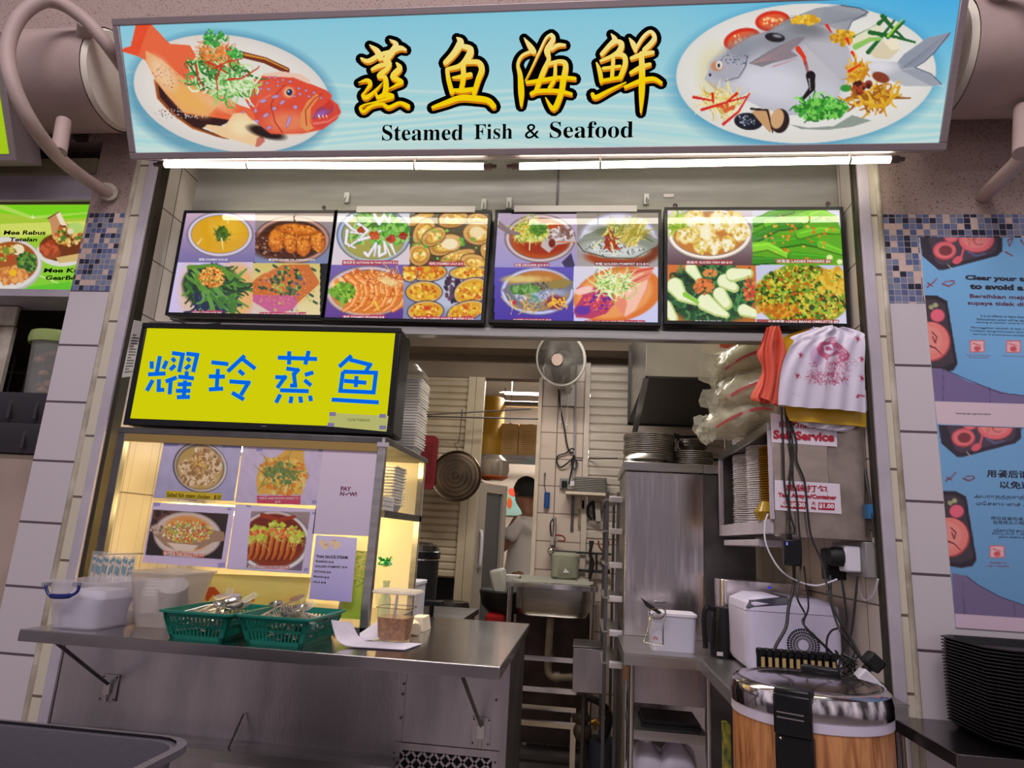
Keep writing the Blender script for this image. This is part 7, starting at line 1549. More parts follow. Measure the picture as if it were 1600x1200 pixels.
# trolley with white end caps left of the cabinet
t = thing('rack_trolley', 'narrow rack with pale shelf brackets left of the steel cabinet', 'rack', (.13,3.6,0))
for x,y in ((.115,3.56),(.115,4.1),(.17,3.56),(.17,4.1)): part('upright', MB().box(x-.008,x+.008,y-.008,y+.008,0,1.62), steeld, t)
for i,yy in enumerate((780,830,883,936,990,1040)):
    z = at(962,yy,3.5).z; part('shelf', MB().box(.10,.178,3.55,4.12,z-.004,z+.004), mat('scratched_grey', (150,146,142), .4, .4), t); part('shelf_end', MB().rbox(at(952,yy,3.5).x,at(973,yy,3.5).x,3.50,3.55,z-.015,z+.013,.008), mat('pale_bracket', (196,190,196), .4), t, .003)
t = thing('plastic_tray_stack', 'stack of translucent ribbed trays on the narrow rack', 'trays', (0,0,0)); t.name = 'ribbed_tray_stack'
tr0 = proto(thing('ribbed_tray', 'thin translucent tray in the pile left of the steel cabinet', 'tray', (.0,4.62,a0.z), 'ribbed trays on the wall shelf')); part('tray', MB().rbox(-.115,.115,-.07,.07,0,.008,.02), mat('smoky_clear',(150,146,140),.3,alpha=.8), tr0, local=True); proto(tr0)
bpy.data.objects.remove(t)
tr0.location = (.03,4.87,a0.z)
for i in range(1,9): dup(tr0, (.03+.003*(i%2),4.87,a0.z+.0125*i), label=place_in(i, 9, 'thin translucent tray in the pile left of the steel cabinet'))
tr0['label'] = 'bottom thin translucent tray in the pile left of the steel cabinet'
# ================================================================ extractor hood
hY = 3.4; h0, h1 = at(1010,515,hY), at(1008,587,hY)
t = thing('extractor_hood', 'bright steel extractor hood hanging under the menu screens', 'hood', (.65, 3.9, h1.z-.3))
part('front', MB().box(h0.x, XR-.01, hY, hY+.01, h1.z, 2.75), mat('satin_hood_steel', (222,219,208), .45, .6, var=.2, vs=3), t, .002)
part('left_side', MB().box(h0.x, h0.x+.01, hY+.01, 4.6, h1.z, 2.75), steel, t)
part('lip', MB().box(h0.x, XR-.01, hY+.01, hY+.05, h1.z, h1.z+.012), steeld, t)
part('lower_frame', MB().hexa([(h0.x-.01,hY+.05,h1.z),(h0.x+.02,hY+.05,h1.z),(h0.x+.02,hY+.09,h1.z),(h0.x-.01,hY+.09,h1.z)][::1], [(h0.x-.06,3.9,h1.z-.36),(h0.x-.03,3.9,h1.z-.36),(h0.x-.03,3.94,h1.z-.36),(h0.x-.06,3.94,h1.z-.36)]), steeld, t)
part('filter', MB().add([(h0.x,hY+.05,h1.z),(XR-.01,hY+.05,h1.z),(XR-.01,4.6,h1.z-.04),(h0.x-.02,4.6,h1.z-.04)], [(0,1,2,3)]), mat('hood_black', (26,24,24), .5), t)  # plain near-black for the underside and back of the hood
part('splash_panel', MB().box(h0.x-.02, XR-.01, 4.6, 4.62, h1.z-.05, 2.75), MATS['hood_black'], t)
for i in range(4): z = h1.z+i*.07; part('groove', MB().box(h0.x+.15+.05*i, h0.x+.5, 4.594, 4.6, z, z+.006), blackm, t)
# ================================================================ dish cabinet on the right wall
DX, DY0, DY1 = .672, 2.5, 3.44; DZ0, DZ1 = at(1160,835,2.9).z, at(1205,656,DY0).z-.01
t = thing('dish_cabinet', 'wall-hung steel dish cabinet with its left side open', 'cabinet', (.85, 3.1, DZ0))
part('front_panel', MB().box(DX+.0, XR-.002, DY0, DY0+.012, DZ0-.01, DZ1+.02), mat('spotted_steel', (186,172,160), .32, 1, var=.35, vs=10, bump=.05, bs=60), t, .002)
part('top_board', MB().box(DX, XR-.002, DY0+.012, DY1, DZ1-.02, DZ1), steeld, t); part('bottom_board', MB().box(DX, XR-.002, DY0+.012, DY1, DZ0, DZ0+.04), lilac, t)
part('side_rail', MB().box(DX-.012, DX, DY0+.012, DY1, DZ0-.0, DZ0+.05), lilac, t); part('side_rail', MB().box(DX-.012, DX, DY0+.012, DY1, DZ1-.03, DZ1), steel, t)
part('side_post', MB().box(DX-.012, DX+.004, DY0+.0, DY0+.012, DZ0+.05, DZ1-.03), lilac, t); part('side_post', MB().box(DX-.012, DX+.004, DY1-.04, DY1, DZ0+.05, DZ1-.03), lilac, t)
part('back_board', MB().box(DX, XR-.002, DY1-.01, DY1, DZ0+.04, DZ1-.02), steeld, t)
part('drip_tray', MB().box(DX-.01, DX+.10, DY0+.2, DY1-.1, DZ0-.045, DZ0-.02), lilac, t, .003)
part('raised_panel', MB().box(at(1207,720,DY0).x, at(1293,720,DY0).x, DY0-.006, DY0, at(1250,756,DY0).z, at(1250,690,DY0).z), mat('bright_satin_panel', (206,190,176), .3, 1, var=.3, vs=3, stretch=(1,1,5)), t, .002)
dshm = MB().lathe([(.001,.0),(.055,.0),(.075,.007),(.098,.012),(.102,.0135),(.099,.0155),(.074,.010),(.054,.003),(.001,.003)], (0,0,0), 36).mesh('white_dish', mat('white_melamine', (242,236,240), .3))
dshy = dshm.copy(); dshy.materials.clear(); dshy.materials.append(mat('mustard_melamine', (170,124,24), .35)); dshy.name = 'mustard_dish'
stack(dshm, 'white_plate', 'white plate in the farther of the two tall stacks in the dish cabinet', 'plate', 'white plates in the far stack', (DX+.125,3.27,DZ0+.045), 43, .0096, .002, seed=11)
stack(dshm, 'white_plate', 'white plate in the nearer tall stack in the dish cabinet', 'plate', 'white plates in the near stack', (DX+.125,2.99,DZ0+.045), 42, .0094, .002, seed=12)
stack(dshy, 'mustard_plate', 'mustard yellow plate stacked nearest the dish cabinet front', 'plate', 'mustard plates in the dish cabinet', (DX+.125,2.79,DZ0+.045), 31, .0096, .002, seed=13)
solo('yellow_bag', MB().loft([ring(DX-.02,DX+.05,2.60,2.68,DZ0+.05,.02), ring(DX-.03,DX+.06,2.58,2.70,DZ0+.08,.03), ring(DX-.01,DX+.03,2.61,2.67,DZ0+.12,.02)]), mat('mustard_film', (176,140,30), .3, bump=.6, bs=30), 'crumpled mustard plastic bag at the foot of the mustard plates', 'bag')
def sign(name, label, quad, lines, Y=DY0-.009):
    A, B, E_, D = [at(x,y,Y) for x,y in quad]; t = thing(name, label, 'sign', (A.x, Y, D.z)); part('sheet', MB().prism([A,B,E_,D], (0,.002,0)), mat('white_sign_paper', (226,214,226), .5), t, smooth=False)
    for s_, x0,y0,x1,y1,c,bo,box in lines:
        f = lambda x, y, o: at(1200+x/4, 600+y/4, Y-o)
        dy = (x1-x0)*.05
        if box: part('price_box', MB().add([f(x0-4,y0-6,.0008),f(x1+4,y0-6+dy,.0008),f(x1+4,y1+8+dy,.0008),f(x0-4,y1+8,.0008)], [(0,1,2,3)]), redink, t, smooth=False)
        text('lettering', s_, c, t, f(x0,y0,.0014), f(x1,y0+dy,.0014), f(x0,y1,.0014), bold=bo)
    return t
redink = mat('red_sign_ink', (176,26,48), .5); wink = mat('white_sign_ink', (235,225,230), .5)
sign('self_service_sign', 'white Self Service sign with red letters on the dish cabinet', [(1204,645),(1307,662),(1308,698),(1206,691)],
 [('自助服务',70,228,335,270,redink,.02,0),('Self Service',32,286,414,342,redink,.05,0)])
sign('take_away_sign', 'white take-away container price sign on the dish cabinet', [(1210,750),(1312,756),(1315,803),(1211,797)],
 [('盒装打包',104,622,374,666,redink,.015,0),('Take Away w/Container',64,678,428,712,redink,.05,0),('小',92,728,120,752,redink,.02,0),('Small',78,757,134,770,redink,.05,0),('$0.30',140,738,232,770,wink,.05,1),('大',272,732,298,756,redink,.02,0),('Big',270,766,300,784,redink,.05,0),('$1.00',318,746,412,778,wink,.05,1)])
# ================================================================ bags
film = mat('noodle_bag_film', (232,228,206), .12, alpha=.34, bump=.8, bs=26, coat=.6)
nood = mat('bundled_noodles', (204,190,140), .55, var=.35, vs=30, stretch=(1,4,4), bump=.8, bs=60)
redtape = mat('red_seal_tape', (170,60,66), .5)
def noodle(label, c, rx, ry, rz_, tilt, seed):
    r = random.Random(seed); t = thing('noodle_bag', label, 'bag', (c.x, c.y, c.z-rz_), 'bags of noodles heaped on the dish cabinet')
    def blob(k, amp, n=28, m_=16):
        vs = []; ph = [r.random()*6 for _ in range(6)]
        for j in range(m_+1):
            th = math.pi*j/m_
            for i in range(n):
                a_ = 2*math.pi*i/n; w_ = 1+amp*(math.sin(5*a_+ph[0]+2*th)*.5+math.sin(11*a_+ph[1]-3*th)*.35+math.sin(17*a_+ph[2]+5*th)*.25)
                x, y, z = math.sin(th)*math.cos(a_)*rx*k*w_, math.sin(th)*math.sin(a_)*ry*k*w_, math.cos(th)*rz_*k*w_
                vs.append(Vector((x*math.cos(tilt)-z*math.sin(tilt), y, x*math.sin(tilt)+z*math.cos(tilt)))+c)
        return MB().add(vs, [(j*n+i, j*n+(i+1)%n, (j+1)*n+(i+1)%n, (j+1)*n+i) for j in range(m_) for i in range(n)])
    part('noodles', blob(.90,.04), nood, t); part('film', blob(1.0,.10,44,22), film, t)
    b = MB(); d = Vector((math.cos(tilt),0,math.sin(tilt))); vs = []
    for i in range(15):
        k = -1+2*i/14; p = c+d*rx*.8*k+Vector((0,-ry*math.sqrt(max(0,1-(k*.8)**2))*1.04,-.015+.02*(1-k*k))); vs += [p+Vector((0,0,.006)), p-Vector((0,0,.006))]
    b.add(vs, [(2*i,2*i+1,2*i+3,2*i+2) for i in range(14)]); part('seal_tape', b, redtape, t)
    e_ = c-d*rx*.98; b = MB(); vs = []
    for j in range(9):
        th = math.pi*j/8
        for i in range(16): a_ = i*.3927; w_ = 1+.35*math.sin(3*a_+seed+j)+.25*math.sin(7*a_-j); vs.append(e_+Vector((math.sin(th)*math.cos(a_)*.05*w_, math.sin(th)*math.sin(a_)*.04*w_, math.cos(th)*.045*w_)))
    b.add(vs, [(j*16+i, j*16+(i+1)%16, (j+1)*16+(i+1)%16, (j+1)*16+i) for j in range(8) for i in range(16)]); part('gathered_end', b, film, t)
n1, n2, n3 = at(1168,566,2.85), at(1172,612,2.8), at(1156,654,2.85)
noodle('topmost bag of noodles heaped on the dish cabinet', n1, .15, .13, .085, .35, 1); noodle('middle bag of noodles heaped on the dish cabinet', n2, .15, .13, .085, .3, 2); noodle('lowest bag of noodles, resting on the dish cabinet top', n3, .15, .13, .08, .35, 3)
a = at(1118,532,3.0)
t = thing('plastic_bag', 'crumpled clear bag with an orange bundle under the hood rail', 'bag', (a.x, 3.0, a.z-.06)); t.name = 'clear_bag'
part('film', MB().lathe([(.0,-.07),(.05,-.06),(.10,-.02),(.12,.03),(.08,.06),(.03,.07),(0,.07)], a, 13, 'z', 1.0, .5), film, t, smooth=True, ang=80); part('orange_bundle', MB().lathe([(0,-.04),(.05,-.03),(.06,.01),(.03,.04),(0,.045)], a+Vector((.06,-.03,-.01)), 9, 'z', 1, .6), mat('orange_film', (206,84,60), .35, bump=.4, bs=20), t)
part('paper', MB().lathe([(0,-.03),(.04,-.02),(.05,.02),(.02,.03)], a+Vector((.11,-.07,.025)), 7, 'z', 1, .5), papr, t)
# diagonal rails running back to the hood
for i,(p0,p1) in enumerate((((1180,512),(1135,548)),((1172,512),(1128,552)))):
    A, B = at(*p0,2.62), at(*p1,3.35); solo('overhead_rail', MB().frame(A, B, .008, n=8), chrome, ['right of the twin steel rails running back above the noodle bags','left of the twin steel rails running back above the noodle bags'][i], 'rail')
# cloth-like hanging bags
def sheetbag(rows, nU, foldfn, Y, mt, name, parent=None, paint=None, th=.004, sub=5):
    """rows: list of (left px point, right px point); hangs at depth Y with folds"""
    L = smoothpath([Vector((a_[0],a_[1],0)) for a_,_ in rows], sub); R = smoothpath([Vector((b_[0],b_[1],0)) for _,b_ in rows], sub)
    P_, nV = [], len(L)
    for j in range(nV):
        for i in range(nU+1):
            u = i/nU; x = L[j].x*(1-u)+R[j].x*u; y = L[j].y*(1-u)+R[j].y*u; P_.append(at(x, y, Y)+Vector((0, foldfn(u, j/(nV-1)), 0)))
    if paint is None:
        n = len(P_); F = [(j*(nU+1)+i, j*(nU+1)+i+1, (j+1)*(nU+1)+i+1, (j+1)*(nU+1)+i) for j in range(nV-1) for i in range(nU)]
        b = MB().add(P_+[p+Vector((0,th,0)) for p in P_], F+[tuple(n+q_ for q_ in f_) for f_ in F]); return part(name, b, mt, parent, ang=80)
    A = np.array([tuple(p) for p in P_]); X, Yp = proj(A); pc = Pic(X.reshape(nV,-1), Yp.reshape(nV,-1)); paint(pc); col = srgb(np.clip(pc.c,0,255)).reshape(-1,3)
    me = bpy.data.meshes.new(name); me.from_pydata([tuple(p) for p in P_], [], [(j*(nU+1)+i, j*(nU+1)+i+1, (j+1)*(nU+1)+i+1, (j+1)*(nU+1)+i) for j in range(nV-1) for i in range(nU)])
    at_ = me.color_attributes.new('print','FLOAT_COLOR','POINT'); at_.data.foreach_set('color', np.concatenate([col, np.ones((len(col),1))],1).reshape(-1)); me.materials.append(mt); me.shade_smooth(); me.update()
    return put(name, me, parent)
t = thing('orange_bag', 'folded orange plastic bag hanging left of the white printed bag', 'bag', at(1200,632,2.42))
orf = mat('orange_bag_plastic', (214,84,62), .35, bump=.3, bs=14)
sheetbag([((1198,510),(1216,510)),((1190,535),(1222,530)),((1183,552),(1227,552)),((1192,575),(1222,572)),((1184,598),(1218,600)),((1173,620),(1218,632)),((1178,628),(1212,634))], 12, lambda u, v: .012*math.sin(u*11+v*3)-.01*v, 2.425, orf, 'film', t)
sheetbag([((1200,512),(1212,512)),((1192,545),(1206,545)),((1194,580),(1210,580)),((1190,605),(1206,612)),((1184,618),(1202,630))], 6, lambda u, v: .01*math.sin(u*6)-.012, 2.405, orf, 'fold', t)
yelf = mat('yellow_bag_plastic', (206,160,20), .35, bump=.2, bs=14)
t = thing('yellow_bag', 'yellow plastic bags hanging behind the white printed bag', 'bag', at(1290,668,2.53)); t.name = 'yellow_carrier_bag'
sheetbag([((1270,512),(1300,512)),((1224,528),(1340,520)),((1222,560),(1350,560)),((1226,620),(1353,630)),((1229,645),(1354,652)),((1234,657),(1354,667))], 16, lambda u, v: .006*math.sin(u*14)+.0, 2.46, yelf, 'film', t)
sheetbag([((1230,600),(1352,610)),((1238,640),(1352,648)),((1250,660),(1330,672)),((1268,668),(1310,674))], 12, lambda u, v: .008*math.sin(u*17+v*4), 2.475, mat('white_bag_plastic', (222,214,226), .4), 'inner_white_bag', t)
bagart = artmat('printed_bag_plastic', False, 1, .4)
B8 = (1080,500,5.714)
def bagprint(p):
    p.T(*B8); p.fill((222,214,232),(216,208,226)); ro = [(176,40,90),(190,70,110),(160,30,80),(200,110,140)]
    p.ell(1120,320,60,90,(176,130,176),soft=30,a=.6)
    p.poly([(1115,260),(1150,200),(1200,185),(1290,190),(1360,240),(1420,310),(1400,360),(1300,390),(1240,400),(1200,350),(1140,310)],(190,90,130)); p.poly([(1180,230),(1250,215),(1290,270),(1240,310),(1190,290)],(222,206,228)); p.spk(1320,290,80,60,120,5,[(222,206,228),(170,50,100)],3,1)
    p.poly([(1230,330),(1310,310),(1330,360),(1260,400),(1215,440),(1190,430)],(226,212,228)); p.ell(1225,255,26,18,(170,60,110),soft=6); p.ell(1210,170,26,26,(226,216,230),soft=4); p.ell(1265,180,34,26,(206,150,180),soft=4); p.line([(1180,200),(1230,160),(1290,155)],6,(176,60,100))
    for i in range(16): cx, cy = 1060+i*27, 470+24*math.sin(i*1.7)-(i*6 if i > 8 else 0); p.ell(cx,cy,26,20,(176,70,110),soft=3,a=.55); p.ell(cx,cy,22,16,(222,212,230),soft=3)
    p.strands(1220,520,190,50,110,60,4,ro,5,curl=1.4); p.strands(1300,420,120,60,50,60,4,ro,6,curl=1.4); p.spk(1100,400,60,30,20,6,ro,7,1)
    for x, y in ((975,315),(945,500),(1485,170),(1520,350),(1520,520)):
        for a_ in range(7): p.line([(x,y),(x+34*math.cos(a_*.7-2.4),y+34*math.sin(a_*.7-2.4))],11,(176,40,84),2)
    p.rect(1470,672,1548,690,(176,30,60)); p.line([(900,658),(965,672)],10,(200,190,216),8)
t = thing('white_bag', 'white carrier bag with a pink line drawing hanging on the right', 'bag', at(1290,635,2.46)); t.name = 'white_printed_bag'
sheetbag([((1272,510),(1318,510)),((1262,516),(1334,516)),((1236,526),(1347,523)),((1240,534),(1347,530)),((1232,545),(1348,545)),((1222,570),(1349,570)),((1217,600),(1352,600)),((1215,633),(1354,644))], 150, lambda u, v: .014*math.sin(u*9+1.5*math.sin(v*4))*(1-v*.5)+.004*math.sin(u*31+v*9)-.012*math.sin(v*3.1), 2.42, bagart, 'film', t, bagprint, sub=18)
part('back_film', MB().prism([at(1240,534,2.445),at(1345,530,2.445),at(1351,640,2.445),at(1219,630,2.445)], (0,.003,0)), MATS['white_bag_plastic'], t)
# ================================================================ cables, adaptor, sockets
t = thing('power_adaptor', 'black power adaptor hanging below the take-away sign', 'adaptor', (at(1238,862,2.52).x,2.52,at(1238,885,2.52).z))
A, B = at(1223,842,2.46), at(1252,885,2.46); part('case', MB().box(A.x,B.x,2.445,2.48,B.z,A.z), black, t, .006); part('plug_neck', MB().box(at(1229,838,2.46).x,at(1237,838,2.46).x,2.45,2.475,A.z,at(1232,833,2.46).z), black, t, .003); part('indicator', MB().box(at(1229.5,850,2.44).x,at(1231,850,2.44).x,2.442,2.445,at(1230,852,2.44).z,at(1230,847,2.44).z), emis('blue_indicator',(120,120,255),1.5), t)
CB = 2.482
for lbl, pts, r_ in (
 ('leftmost black cable hanging over the Self Service sign to the adaptor', [(1221,636),(1224,700),(1226,760),(1233,800),(1233,835)], .0035),
 ('second black cable crossing the Self Service sign', [(1226,636),(1232,680),(1238,720),(1233,760),(1234,800),(1241,825),(1240,836)], .0035),
 ('third black cable crossing the take-away sign to the white ice maker', [(1230,645),(1238,690),(1239,750),(1244,770),(1248,820),(1252,870),(1248,910),(1246,935),(1258,960),(1255,975),(1290,1010),(1300,1020)], .0032),
 ('fourth black cable passing right of the take-away sign price boxes', [(1234,655),(1244,690),(1245,720),(1257,752),(1262,800),(1268,840),(1285,880),(1295,930),(1310,980),(1330,1010),(1350,1035)], .0035)):
    Ys = [CB]*len(pts)
    for i,(x,y) in enumerate(pts):
        if y > 860: Ys[i] = CB-.06*min(1,(y-860)/80)-(.12 if y > 960 else 0)
    cable(lbl, [at(x,y,Y) for (x,y),Y in zip(pts,Ys)], r_)
cable('thick black lead dropping from the adaptor to the pagers', [at(x,y,Y) for x,y,Y in ((1240,885,2.52),(1240,915,2.5),(1232,950,2.48),(1228,980,2.46),(1212,1010,2.44),(1209,1030,2.43))], .0055)
cable('thin black lead curving in front of the ice maker vent', [at(x,y,2.5) for x,y in ((1256,885),(1259,910),(1263,940),(1262,955),(1256,972),(1262,985),(1290,1012),(1302,1030))], .003)
cable('looping black lead by the right tile wall', [at(x,y,2.56) for x,y in ((1315,905),(1320,940),(1323,970),(1316,980),(1300,985),(1292,1000),(1292,1028))], .0035)
cable('straight black lead from the round plug down to the power strip', [at(x,y,Y) for x,y,Y in ((1297,900,2.55),(1298,935,2.5),(1310,965,2.46),(1330,1000,2.44),(1345,1028,2.42))], .006)
cable('white cable drooping from the dish cabinet to the wall socket', [at(x,y,2.5) for x,y in ((1200,803),(1195,820),(1197,850),(1215,885),(1240,905),(1275,915),(1308,905))], .003, white)
cable('black cable twisting down beside the ice maker to the floor', [at(x,y,2.53) for x,y in ((1340,900),(1331,985),(1320,1010),(1312,1035),(1306,1056))], .004)
cable('thin white cable loop hanging below the right wall socket', [atx(x,y,XR-.01) for x,y in ((1341,903),(1344,925),(1352,938),(1366,928),(1372,905))], .003, white)
cable('black cable slanting down the right wall beside the dish cabinet', [atx(x,y,XR-.008) for x,y in ((1344,668),(1346,700),(1352,740),(1360,790),(1366,840))], .005)
cable('thin black wires sagging under the leftmost menu screen', pp([(266,498,2.50),(285,504,2.50),(300,508,2.50),(322,507,2.50),(345,505,2.50)]), .003)
solo('blue_pouch', MB().box(XR-.02, XR-.003, atx(1366,800,XR).y, atx(1336,800,XR).y, atx(1350,812,XR).z, atx(1350,790,XR).z), mat('blue_pouch_film', (40,110,160), .4), 'small blue pouch hung on the right wall beside the dish cabinet', 'pouch')
nx_ = XL+.003; nq = [atx(x,y,nx_) for x,y in ((209,500),(224,503),(205,588),(190,590))]
nt = thing('wall_notice', 'small white printed notice on the inner left wall beside the yellow monitor', 'notice', nq[3]); part('sheet', MB().prism(nq, (.0015,0,0)), papr, nt)
b = MB()
for i in range(14):
    k = .25+i*.05; l_ = nq[0].lerp(nq[3], k); r_ = nq[1].lerp(nq[2], k); b.add([l_.lerp(r_,.12)+Vector((.003,0,0)), l_.lerp(r_,.85 if i % 4 else .5)+Vector((.003,0,0)), l_.lerp(r_,.85 if i % 4 else .5)+Vector((.003,0,-.004)), l_.lerp(r_,.12)+Vector((.003,0,-.004))], [(0,1,2,3)])
part('printed_lines', b, nav, nt)
# wall socket on the side tiles
sxx = XR-.002; s0, s1 = atx(1310,858,sxx), atx(1366,894,sxx)
t = thing('wall_socket', 'grey wall socket with a white plug and black round plug on the right tiles', 'socket', (sxx-.02, 2.62, 1.31))
part('back_box', MB().box(sxx-.03, sxx, 2.48, 2.80, s1.z-.02, s1.z+.10), MATS['grey_socket'], t, .003)
part('white_plug', MB().box(sxx-.085, sxx-.03, 2.52, 2.585, s1.z-.005, s1.z+.085), white, t, .006); part('round_plug', MB().lathe([(.0,-.045),(.028,-.045),(.034,-.03),(.034,0)], (sxx-.085+.0,2.55,s1.z+.045), 20, 'x').box(sxx-.10,sxx-.085,2.53,2.57,s1.z+.03,s1.z+.06), blackm, t)
part('black_plug', MB().box(sxx-.10, sxx-.03, 2.66, 2.73, s1.z-.04, s1.z+.075), black, t, .008); part('switch_strip', MB().box(sxx-.04, sxx-.03, 2.6, 2.65, s1.z+.0, s1.z+.08), lilac, t, .002)
# ================================================================ L-shaped steel table
TZ2 = .926; TX = .172
t = thing('steel_worktable', 'L-shaped steel worktable in front of the tall cabinet', 'table', (.5, 2.9, 0))
part('worktop', MB().prism([(TX,2.9,TZ2-.006),(.478,2.9,TZ2-.006),(.478,2.30,TZ2-.006),(XR-.004,2.30,TZ2-.006),(XR-.004,3.45,TZ2-.006),(TX,3.45,TZ2-.006)], (0,0,.006)).box(TX,.478,2.895,2.901,TZ2-.045,TZ2-.006).box(.472,.478,2.3,2.895,TZ2-.045,TZ2-.006).box(.478,.99,2.297,2.303,TZ2-.045,TZ2-.006).box(TX,TX+.005,2.9,3.45,TZ2-.045,TZ2-.006), steel, t)
for x,y in ((.205,2.93),(.508,2.93),(.205,3.25),(.508,2.34),(.95,2.34)): part('leg', MB().frame((x,y,0),(x,y,TZ2-.006),.013,n=12), chrome, t)
zt0 = at(990,1138,2.95).z; part('lower_shelf', MB().box(TX+.03,.505,2.93,3.28,zt0-.035,zt0), steel, t)
part('apron_panel', MB().box(.215,.505,2.97,2.975,at(1000,1098,2.97).z,TZ2-.006), panelst, t)
part('rusted_corner', MB().box(TX-.001,TX+.016,2.896,2.90,TZ2-.10,TZ2-.05), mat('rust',(120,76,44),.8), t)
t = thing('black_trays', 'x','x'); bpy.data.objects.remove(t)
solo('black_tray', MB().box(.25,.49,2.98,3.2,zt0,zt0+.012), black, 'lower flat black tray on the worktable shelf', 'tray', 'flat black trays on the worktable shelf'); solo('black_tray', MB().box(.26,.485,2.99,3.2,zt0+.013,zt0+.026), black, 'upper flat black tray on the worktable shelf', 'tray', 'flat black trays on the worktable shelf')
# containers and holder on it
a, c = atz(1016,1001,TZ2), atz(1090,1009,TZ2); ztp = at(1020,955,3.05).z
cx0, cx1 = at(1017,985,3.02).x, at(1089,985,3.02).x
t = thing('white_container', 'translucent white plastic container on the worktable', 'container', ((cx0+cx1)/2, 3.1, TZ2))
part('body', MB().loft([ring(cx0+.008,cx1-.004,3.03,3.18,TZ2,.02), ring(cx0-.0,cx1,3.02,3.19,at(1050,962,3.05).z,.02)]), mat('milky_container',(206,204,222),.3,alpha=.92), t); part('lid', MB().loft([ring(cx0+.015,cx1+.004,3.016,3.195,at(1050,962,3.05).z,.02), ring(cx0+.015,cx1+.004,3.016,3.195,at(1050,958,3.05).z,.02)]), white, t)
part('red_mark', MB().tube(pp([(1021,996,3.02),(1024,994,3.02),(1021,999,3.02)]),.0018,5).tube(pp([(1027,995,3.02),(1025,997,3.02),(1028,999,3.02)]),.0018,5), mat('red_mark',(170,50,60)), t)
t = thing('wire_stand', 'bent chrome wire stand holding a black menu clip on the worktable', 'stand', at(1020,1005,2.99)); w0 = 2.985
part('wire', MB().tube(smoothpath(pp([(1022,958,w0),(1016,965,w0),(1012,985,w0),(1006,1003,w0)]),3), .003, 6).tube(pp([(1006,1003,w0),(1036,1008,w0)]), .003, 6).tube(smoothpath(pp([(1036,1008,w0),(1036,975,w0),(1040,960,w0),(1038,952,w0)]),3), .003, 6).tube(smoothpath(pp([(1015,955,w0),(1019,966,w0),(1034,966,w0),(1040,955,w0),(1030,950,w0),(1018,952,w0)]),3), .003, 6), chrome, t)
part('clip', MB().box(at(1022,944,w0).x,at(1041,944,w0).x,w0-.006,w0+.006,at(1030,944,w0).z,at(1030,939,w0).z), chrome, t, .001)
part('board', MB().prism([at(1003,935,w0),at(1022,948,w0),at(1034,957,w0),at(1030,960,w0),at(1010,948,w0),at(1001,934,w0)], (0,.012,0)), blackm, t)
t = thing('electric_kettle', 'black electric kettle at the back of the worktable', 'kettle', (at(1118,985,2.95).x,3.0,TZ2)); kx = at(1120,985,3.0).x; kz = at(1115,948,3.0).z
part('body', MB().lathe([(0,0),(.055,0),(.058,.03),(.05,(kz-TZ2)*.8),(.045,kz-TZ2),(0,kz-TZ2+.005)], (kx+.03,3.0,TZ2), 26), black, t)
part('handle', MB().tube(smoothpath([(kx-.015,2.99,kz-.01),(kx-.045,2.98,kz-.005),(kx-.055,2.98,kz-.05),(kx-.05,2.98,TZ2+.03)],4), .011, 8), black, t); part('label', MB().box(kx-.012,kx+.012,2.938,2.942,TZ2+.01,TZ2+.025), lilac, t)
# ---- ice maker
ix0, ix1, iy0, iy1 = .600, .945, 2.665, 2.99; itz = at(1220,936,2.66).z
t = thing('ice_maker', 'white countertop ice maker with a round black vent', 'ice maker', ((ix0+ix1)/2, 2.83, TZ2))
icm = mat('ice_maker_white', (214,206,232), .35)
part('body', MB().loft([ring(ix0+.012,ix1,iy0,iy1,TZ2+.01,.035,5), ring(ix0,ix1,iy0,iy1,TZ2+.03,.035,5), ring(ix0,ix1,iy0,iy1,itz-.05,.035,5)]), icm, t)
part('top_cover', MB().loft([ring(ix0,ix1,iy0,iy1,itz-.048,.035,5), ring(ix0+.003,ix1-.003,iy0+.003,iy1-.003,itz-.02,.035,5), ring(ix0+.05,ix1-.05,iy0+.03,iy1-.03,itz+.006,.03,5)]), icm, t)
part('smoky_lid', MB().hexa([(ix0+.006,iy0+.0,itz-.040),(ix0+.16,iy0+.0,itz-.018),(ix0+.16,iy1-.04,itz-.018),(ix0+.006,iy1-.04,itz-.040)],[(ix0+.02,iy0+.01,itz-.012),(ix0+.16,iy0+.01,itz+.010),(ix0+.16,iy1-.06,itz+.010),(ix0+.02,iy1-.06,itz-.012)]), mat('smoky_lid',(70,68,84),.15), t, .003)
vc = at(1255,1008,iy0-.002); VR = at(1281,1008,iy0).x-vc.x
vt = part('vent', MB().lathe([(.0,.0),(VR,.0),(VR,.002),(0,.002)], Vector((vc.x,iy0-.0005,vc.z)), 40, 'y'), blackm, t)
b = MB()
for k in range(5): r_ = VR*(.30+.175*k); b.tube([(vc.x+r_*math.cos(a_*.19635),iy0-.004,vc.z+r_*math.sin(a_*.19635)) for a_ in range(32)], .0009, 5, closed=True)
for k in range(36): a_ = k*math.pi/18; b.tube([(vc.x+VR*.3*math.cos(a_),iy0-.004,vc.z+VR*.3*math.sin(a_)),(vc.x+VR*math.cos(a_),iy0-.004,vc.z+VR*math.sin(a_))], .0007, 4)
b.lathe([(.0,.006),(VR*.3,.004),(VR*.3,0)], (vc.x,iy0,vc.z), 24, 'y'); part('vent_grid', b, icm, vt)
